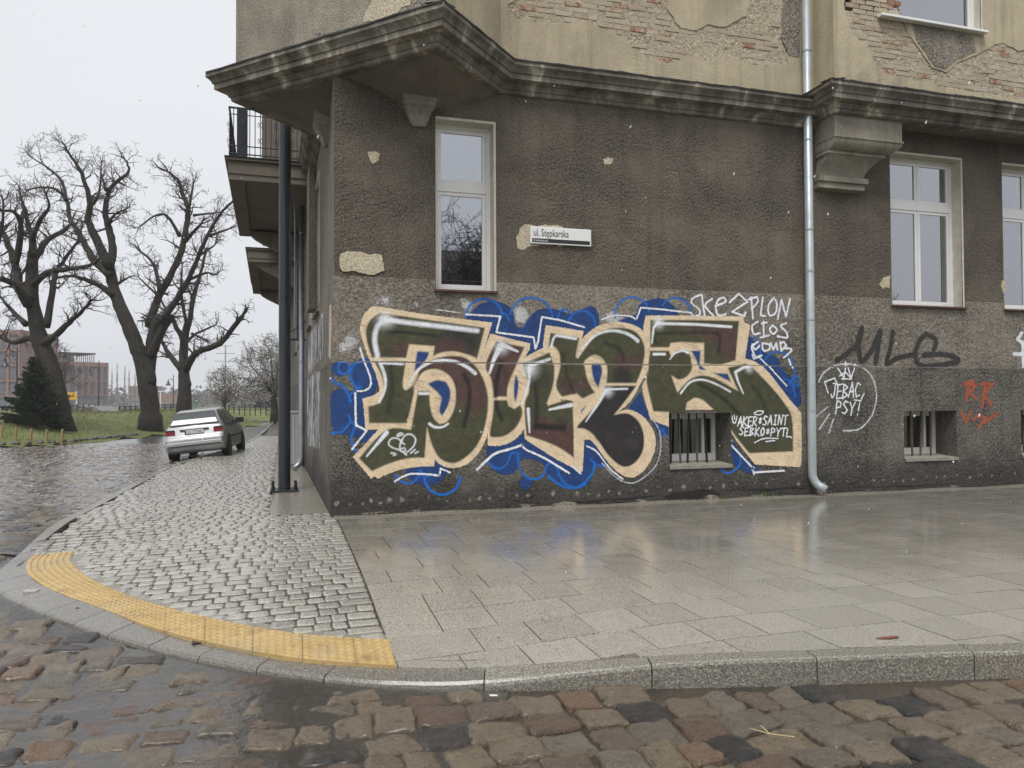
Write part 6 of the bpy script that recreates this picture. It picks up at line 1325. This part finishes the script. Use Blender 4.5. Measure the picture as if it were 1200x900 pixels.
tree('bare_shrub', 'loose bare shrub on the bank right of the silver car roof', 66, (263, 478), scaled(auto_limbs(263, 478, 446, 17, 9, r9, .08), .10), 33, dict(PT, dens=4, len=1.5, rmin=.010, up=(.15, .1, .05, 0)), .1, lawn_z(*at(263, 478, 66)[:2]) - .05, None, M_TWIGB)
tree('bare_shrub', 'thin bare sapling behind the leftmost trunk', 70, (70, 480), scaled(auto_limbs(72, 480, 418, 15, 6, r9, .3), .09), 35, dict(PT, dens=2.5, len=1.6, rmin=.011, up=(.15, .1, .05, 0)), .1, lawn_z(*at(70, 480, 70)[:2]) - .05)
for i, (px, top) in enumerate(((352, 425), (304, 452))):
    tree('bare_shrub', ('bare tree filling the gap between post and drainpipe', 'small bare tree left of the blossom tree')[i], 90, (px, 480), scaled(auto_limbs(px, 480, top, 18, 7, r9, .2), .14), 37 + i, dict(PT, dens=3.5, len=2.2, rmin=.014), .1, .4, None, M_TWIGB)
# far poplars and a wooded skyline, hazy
for i, (px, top, w) in enumerate(((131, 434, 2.5), (137, 428, 3), (146, 431, 3), (151, 436, 2.5), (158, 440, 3), (166, 446, 3))):
    b = at(px, 477, 540); rr = random.Random(60 + i); root = empty('poplar_tree', (b.x, b.y, 0), 0, 'pale hazy poplar %s of the far row left of the middle trunk' % ('first', 'second and tallest', 'third', 'fourth', 'fifth', 'last')[i], 'tree', 'far poplars'); H = (477 - top) * 540 / 900; t = MB(); t.tube([(0, 0, -1), (0, 0, H * .5), (.2, 0, H)], [.5, .3, .05], 6); t.build('trunk', M_BARK, root); c = MB()
    for k in range(110):
        z = H * (.12 + .85 * rr.random()); a = rr.random() * 6.28; l = (1 - z / H) * 5 + 2 * rr.random(); w_ = rr.uniform(.4, 1.9) * (1 - .6 * z / H); c.tube([(0, 0, z), (math.cos(a) * .5, math.sin(a) * .5, z + l * .5), (math.cos(a) * w_, math.sin(a) * w_, z + l)], [.07, .05, .03], 3, False)
    c.build('crown', M_TWIGB, root)
wd_ = MB(); rr = random.Random(77)
for k in range(900):
    px = -40 + rr.random() * 420; d = 340 + rr.random() * 220; b = at(px, 478, d); H = 4 + 5 * rr.random() + 3 * mnoise.noise(Vector((px * .03, 0, 0))); a = rr.random() * 6.28
    for q in range(9):
        v = Vector((b.x + rr.gauss(0, 1.8), b.y + rr.gauss(0, 1.8), H * rr.random())); wd_.add([v, v + rvec(rr) * 2.2, v + rvec(rr) * 2.2], [(0, 1, 2)])
tag(wd_.build('far_wood', simple('far_bare_wood', (.11, .10, .085), .9)), 'hazy belt of bare woodland along the horizon', 'woodland', kind='stuff')
# spruce
SD = 34.5; b = at(41, 508, SD); zb = lawn_z(b.x, b.y); sp = empty('spruce_tree', (b.x, b.y, zb), 0, 'small dark spruce on the lawn in front of the leftmost trunk', 'tree')
m = MB(); m.tube([(0, 0, -.1), (0, 0, 1.5), (.03, 0, 3.1)], [.07, .045, .01], 8); m.build('trunk', M_BARK, sp); nd = MB(); br = MB(); rr = random.Random(14); z = .28
while z < 3.08:
    t = (z - .2) / 2.9; L = 1.38 * (1 - t) ** .9 + .10; k = 8 if t < .7 else 6; a0 = rr.random() * 6
    for i in range(k):
        a = a0 + i * 6.283 / k + rr.uniform(-.2, .2); l = L * rr.uniform(.5, 1.18); d = Vector((math.cos(a), math.sin(a), 0)); pts = [Vector((0, 0, z)), d * l * .5 + Vector((0, 0, z + .02 - .12 * l)), d * l + Vector((0, 0, z - .10 * l + .10))]
        br.tube(pts, [.014, .009, .004], 3, False); s = d.cross(Vector((0, 0, 1)))
        for q in range(int(8 + 26 * l)):
            u = rr.random() ** .7; c = pts[0].lerp(pts[1], u * 2) if u < .5 else pts[1].lerp(pts[2], u * 2 - 1); wid = .22 * l * (1 - u * .6) + .06
            for sg in (-1, 1):
                e = c + s * sg * wid * rr.uniform(.4, 1) + d * rr.uniform(.03, .16) + Vector((0, 0, rr.uniform(-.09, .02))); w = Vector((0, 0, rr.uniform(.02, .05))) + d * .02; nd.add([c, e + w, e - w * .6], [(0, 1, 2)])
    z += .085 + .03 * rr.random()
br.build('branches', M_BARK, sp); nd.build('needles', simple('spruce_needles', (.026, .042, .020), .7, 0, .5, 9), sp)
# ================================================================== far side: flats, fence, lamps, ramp
M_BRK = simple('far_red_brick', (.25, .15, .125), .85, 0, .12, .6); M_FGL = simple('far_window_glass', (.10, .11, .125), .12, 0, .3, .3, spec=.8); M_FDK = simple('far_dark_frame', (.05, .05, .055), .6); M_FGR = simple('far_grey_base', (.20, .20, .20), .8); M_WHT = simple('white_paint', (.75, .75, .74), .5)
BD = 190
def far_block(name, label, x0, x1, top, base, storeys, cols, depth, D0, D1, seed, pent=False):
    a, b = at(x0, base, D0), at(x1, base, D1); d = Vector((b.x - a.x, b.y - a.y, 0)); L = d.length; H = (base - top) * D0 / 900; root = empty(name, (a.x, a.y, -.2), math.atan2(d.y, d.x), label, 'building'); rr = random.Random(seed)
    H += .2; g = H / (storeys + .35); m = MB(); m.box((0, .35, g), (L, depth, H)); m.build('wall', M_BRK, root); m = MB(); m.box((0, .4, 0), (L, depth, g)); m.build('ground_storey', M_FGR, root); m = MB(); m.box((0, .0, H - g * .3), (L, .349, H)); m.build('parapet', M_BRK, root)
    cw = L / cols
    for s in range(1, storeys):
        z = s * g
        m = MB(); m.box((0, 0, z - .18), (L, .349, z + .18)); m.build('floor_band', M_BRK, root)
        for c in range(cols):
            wide = rr.random() < .45; w = cw * (.74 if wide else .42); x = c * cw + (cw - w) / 2
            f = MB(); f.box((x, .30, z + .3), (x + w, .345, z + g - .32)); wn = f.build('window', M_FDK, root); p = MB(); p.box((x + .1, .27, z + .4), (x + w / 2 - .05, .299, z + g - .42)); p.box((x + w / 2 + .05, .27, z + .4), (x + w - .1, .299, z + g - .42)); p.build('pane', M_FGL, wn)
            if wide: q = MB(); q.box((x, .02, z + .2), (x + w, .06, z + 1.2)); q.build('balcony_panel', M_FGL, wn)
    for c in range(cols + 1):
        m = MB(); x = min(max(c * cw, .25), L - .25); m.box((x - .24, .002, g), (x + .24, .348, H - g * .3)); m.build('pier', M_BRK, root)
    for c in range(cols): m = MB(); m.box((c * cw + .4, .3, .3), (c * cw + cw - .4, .39, g - .4)); m.build('shop_window', M_FGL, root)
    if pent:
        m = MB(); m.box((L * .18, 2, H), (L * .62, depth - 2, H + 2.2)); m.build('penthouse', M_FGR, root); m = MB(); m.box((L * .15, 1, H + 2.2), (L * .86, depth - 1, H + 2.5)); m.build('roof_canopy', M_FDK, root)
        for i in range(9): m = MB(); m.box((L * (.64 + .025 * i), 1.2, H), (L * (.64 + .025 * i) + .15, 1.4, H + 2.2)); m.build('canopy_post', M_FDK, root)
    return root
far_block('apartment_block', 'taller red brick apartment block with balconies at the left frame edge', -60, 22, 384, 479, 5, 6, 14, 165, 165, 3)
far_block('apartment_block', 'long low red brick apartment block behind the bare trees', 23, 127, 421, 479, 3, 13, 14, 190, 205, 5, True)
far_block('brick_building', 'hazy pink gabled building right of the middle trunk', 221, 234, 463, 479, 2, 3, 10, 240, 250, 8)
far_block('apartment_block', 'very faint grey block far behind the middle trunk', 150, 176, 455, 479, 3, 5, 12, 330, 330, 9)
def street_lamp(px, top, base, arm_px, D, label):
    b = at(px, base, D); root = empty('street_lamp', (b.x, b.y, 0), math.atan2(C_R.y, C_R.x), label, 'street lamp', 'bell shaped street lamps'); z0 = b.z; H = (base - top) * D / 900; a = (px - arm_px) * D / 900
    root.location.z = z0; m = MB(); m.tube([(0, 0, -1), (0, 0, H * .3), (0, 0, H)], [.09, .07, .05], 8); m.build('pole', M_POST, root); m = MB(); zz = H * .87; m.tube([(0, 0, zz), (-a, 0, zz)], .035, 6); m.tube([(0, 0, zz - .5), (-a * .4, 0, zz)], .02, 5); m.build('arm', M_POST, root)
    m = MB(); m.lathe([(.04, -.1), (.10, -.25), (.14, -.5), (.38, -.85), (.40, -.9), (0, -.9)], (-a, 0, zz), 14); m.build('shade', M_POST, root)
street_lamp(19.5, 407, 482, 5.5, 62, 'bell shaped street lamp at the left frame edge left of the spruce'); street_lamp(115.5, 423, 480, 105, 85, 'bell shaped street lamp right of the yellow sign'); street_lamp(203, 439, 480, 197, 110, 'bell shaped street lamp between the middle and right trunks')
# yellow board
b = at(83.5, 479, 88); sg = empty('notice_board', (b.x, b.y, b.z), math.atan2(C_R.y, C_R.x), 'yellow notice board on two white posts beyond the lawn', 'sign'); k = 88 / 900
m = MB(); m.box((-6.5 * k, -.04, 10.5 * k), (6.5 * k, .04, 19 * k), .02); m.build('board', simple('yellow_board', (.72, .38, .03), .5), sg)
for s in (-1, 1): m = MB(); m.box((s * 5.6 * k - .06, .05, -.6), (s * 5.6 * k + .06, .14, 20 * k)); m.build('post', M_WHT, sg)
m = MB(); m.box((-3 * k, -.06, 13 * k), (-.5 * k, -.042, 16.5 * k)); m.box((0.2 * k, -.06, 14 * k), (3.5 * k, -.042, 15.2 * k)); m.box((2 * k, -.06, 15.6 * k), (3.6 * k, -.042, 17.4 * k)); m.build('pictogram', M_BLK, sg)
# ramp
b = at(127, 487, 58); rp_ = empty('skate_ramp', (b.x, b.y, b.z - .3), math.atan2(C_R.y, C_R.x), 'low grey concrete ramp at the lawn edge right of the yellow board', 'ramp'); k = 58 / 900
pr = [(-17 * k, 0), (-17 * k, 11 * k + .3), (-8 * k, 11.5 * k + .3)] + [(-8 * k + 26 * k * t, .3 + 11.5 * k * (1 - t) ** 1.35) for t in [i / 8 for i in range(1, 9)]] + [(18 * k, 0)]
m = MB(); n = len(pr); m.add([(x, -1.2, z) for x, z in pr] + [(x, 1.2, z) for x, z in pr], [tuple(range(n)), tuple(range(2 * n - 1, n - 1, -1))] + [(i, (i + 1) % n, n + (i + 1) % n, n + i) for i in range(n)]); m.build('ramp_body', M_FGR, rp_)
m = MB(); m.box((-17.5 * k, -1.22, .0), (-9 * k, -1.2, 11 * k + .2)); m.build('ramp_side', simple('ramp_side_brown', (.12, .09, .075), .8), rp_)
# fences
def fence(px0, px1, y0, y1, D0, D1, npost, label, H):
    a, b = at(px0, y0, D0), at(px1, y1, D1); root = empty('railing_fence', (a.x, a.y, a.z), 0, label, 'fence'); d = b - a
    for i in range(npost): q = d * (i / (npost - 1)); m = MB(); m.box((q.x - .045, q.y - .045, q.z - .5), (q.x + .045, q.y + .045, q.z + H)); m.build('post', M_POST, root)
    for z in (H * .93, H * .5, H * .12): m = MB(); m.tube([(0, 0, z), (d.x, d.y, d.z + z)], .022, 5); m.build('rail', M_POST, root)
    n = npost * 7
    q = MB()
    for i in range(n): c = d * (i / n); q.tube([(c.x, c.y, c.z + .12 * H), (c.x, c.y, c.z + .93 * H)], .012, 3, False)
    tag(q.build('infill_bars', M_POST, root), kind='stuff')
fence(76, 111, 487, 486, 58, 58, 6, 'dark railing in front of the yellow board', .82); fence(140, 172, 485, 484, 60, 60, 6, 'dark railing between the ramp and the middle trunk', .62); fence(186, 214, 482, 481, 64, 66, 5, 'dark railing behind the car between two trunks', .6); fence(268, 318, 481, 481, 72, 72, 9, 'dark railing on the bank left of the blossom tree', .55)
# white van
b = at(101, 486, 75); van = empty('white_van', (b.x, b.y, b.z), math.atan2(C_R.y, C_R.x), 'white van parked behind the railing next to the ramp', 'van'); k = 75 / 900
m = MB(); pr = [(-6, 1), (-6.3, 5), (-5, 9), (-2.5, 11.5), (4, 12), (6, 10.5), (6.2, 2), (5, 1)]; n = len(pr); m.add([(x * k, -.8, z * k) for x, z in pr] + [(x * k, .8, z * k) for x, z in pr], [tuple(range(n)), tuple(range(2 * n - 1, n - 1, -1))] + [(i, (i + 1) % n, n + (i + 1) % n, n + i) for i in range(n)]); m.build('body', M_WHT, van)
m = MB(); m.box((-4.6 * k, -.82, 7 * k), (-.4 * k, -.803, 10.3 * k), .004); m.box((.4 * k, -.82, 7 * k), (5 * k, -.803, 10.3 * k), .004); m.build('side_window', M_FGL, van)
for s in (-3.6, 3.8): m = MB(); m.lathe([(0, 0), (.27, 0), (.27, .2), (0, .2)], n=16, M=Matrix.Translation((s * k, -.72, 1.4 * k + .1)) @ Matrix.Rotation(R(90), 4, 'X')); m.build('wheel', M_FDK, van)
# lattice pylon, white mast and green sign
b = at(264, 479, 380); py = empty('power_pylon', (b.x, b.y, 0), math.atan2(C_R.y, C_R.x), 'pale hazy power pylon with three pairs of crossarms behind the shrub', 'pylon'); k = 380 / 900; M_PYL = simple('pylon_steel', (.22, .23, .25), .6); H = 71 * k
m = MB(); m.tube([(0, 0, 0), (0, 0, H)], [.55, .3], 4); m.build('mast', M_PYL, py)
for z, w in ((70, 8), (61, 11), (52, 13), (43, 10)): m = MB(); m.tube([(-w * k, 0, z * k), (w * k, 0, z * k)], .16, 4); m.build('crossarm', M_PYL, py)
b = at(188, 480, 95); wm = empty('white_mast', (b.x, b.y, b.z), math.atan2(C_R.y, C_R.x), 'short white mast with a flat top beside the middle trunk', 'mast'); m = MB(); m.tube([(0, 0, -.5), (0, 0, 2.2)], .08, 8); m.build('pole', M_WHT, wm); m = MB(); m.box((-.45, -.1, 2.2), (.45, .1, 2.32), .02); m.build('head', M_WHT, wm)
b = at(230.5, 480, 85); gs = empty('green_sign', (b.x, b.y, b.z), math.atan2(C_R.y, C_R.x), 'small green pictogram sign on a post above the car roof', 'sign'); m = MB(); m.tube([(0, 0, -.5), (0, 0, 1.2)], .03, 6); m.build('post', M_PYL, gs); m = MB(); m.box((-.17, -.02, .62), (.17, .02, 1.2), .01); m.build('panel', simple('green_panel', (.01, .16, .08), .5), gs); m = MB(); m.lathe([(0, 0), (.07, 0), (.07, .01), (0, .01)], n=12, M=Matrix.Translation((0, -.022, .98)) @ Matrix.Rotation(R(90), 4, 'X')); m.build('pictogram', M_WHT, gs)
# across the street, behind the viewpoint (seen mirrored in the window glass)
for i, (x, y, H, sd) in enumerate(((7.2, -26, 10.6, 3), (9.4, -27, 9.6, 8), (31, -26, 7.2, 5))):
    rr = random.Random(100 + sd); root = empty('bare_tree', (x, y, -.2), 0, ('bare tree mirrored in the narrow window', 'second bare tree mirrored in the narrow window', 'bare tree mirrored in the wide window', 'bare tree mirrored in the far right window')[i], 'tree', 'bare trees across the street'); w = MB(); t = MB(); w.tube([(0, 0, -.3), (.1, 0, H * .2), (0, .1, H * .4)], [.35, .28, .22], 8)
    for k in range(9):
        a = k * 2.4; d = Vector((math.cos(a) * .8, math.sin(a) * .8, 1.1)); grow(t, Vector((0, .05, H * (.25 + .02 * k))), d, H * .55, .12, 0, rr, dict(wig=.3, up=(.12, .08, .05, 0), kids=(9, 6, 4), maxlev=3, rmin=.012))
    w.build('trunk', M_BARK, root); t.build('crown', M_TWIG, root)
hs_ = empty('opposite_house', (9, -37, 0), 0, 'dark roofed house across the street mirrored in the narrow window', 'building'); m = MB(); m.box((-9, -5, -.3), (7, 5, 7.4)); m.build('wall', M_LWALL, hs_); m = MB(); m.add([(-9.4, 5.4, 7.4), (7.4, 5.4, 7.4), (7.4, -5.4, 7.4), (-9.4, -5.4, 7.4), (-9.4, 0, 11.2), (7.4, 0, 11.2)], [(0, 1, 5, 4), (2, 3, 4, 5), (1, 2, 5), (3, 0, 4)]); m.build('roof', simple('dark_tile', (.06, .045, .04), .7), hs_)
# sleet in the air
fk = MB(); rr = random.Random(88)
for k in range(190):
    d = 2.2 + rr.random() ** 1.3 * 9; c = at(rr.uniform(-40, 1240), rr.uniform(-30, 760), d)
    if c.z < .15 or c.y > -.35 - (.0 if c.x > 1.5 else 1.6): continue
    s = rr.uniform(.0018, .0038); l = s * rr.uniform(1.0, 3.2); ax = Vector((.35 + rr.uniform(-.15, .15), .1, 1)).normalized() * l; u = ax.orthogonal().normalized() * s; w = ax.normalized().cross(u)
    fk.add([c + ax, c - ax, c + u, c - u, c + w, c - w], [(0, 2, 4), (0, 4, 3), (0, 3, 5), (0, 5, 2), (1, 4, 2), (1, 3, 4), (1, 5, 3), (1, 2, 5)])
tag(fk.build('falling_sleet', simple('sleet', (.75, .76, .78), .6)), 'sparse white sleet flakes falling in front of the house', 'sleet', kind='stuff')
# winter haze over everything
HB = MB(); HB.box((-620, -420, -1.5), (620, 620, 34)); hz = HB.build('haze', None); hz.data.materials.clear()
hm = bpy.data.materials.new('winter_haze'); hm.use_nodes = True; hm.node_tree.nodes.clear(); ho = hm.node_tree.nodes.new('ShaderNodeOutputMaterial'); hv = hm.node_tree.nodes.new('ShaderNodeVolumePrincipled'); hv.inputs['Color'].default_value = (.96, .975, 1.0, 1); hv.inputs['Density'].default_value = .0008; hv.inputs['Anisotropy'].default_value = 0.0; hm.node_tree.links.new(hv.outputs[0], ho.inputs['Volume']); hz.data.materials.append(hm); tag(hz, 'thin even winter haze filling the air', 'haze', kind='stuff')
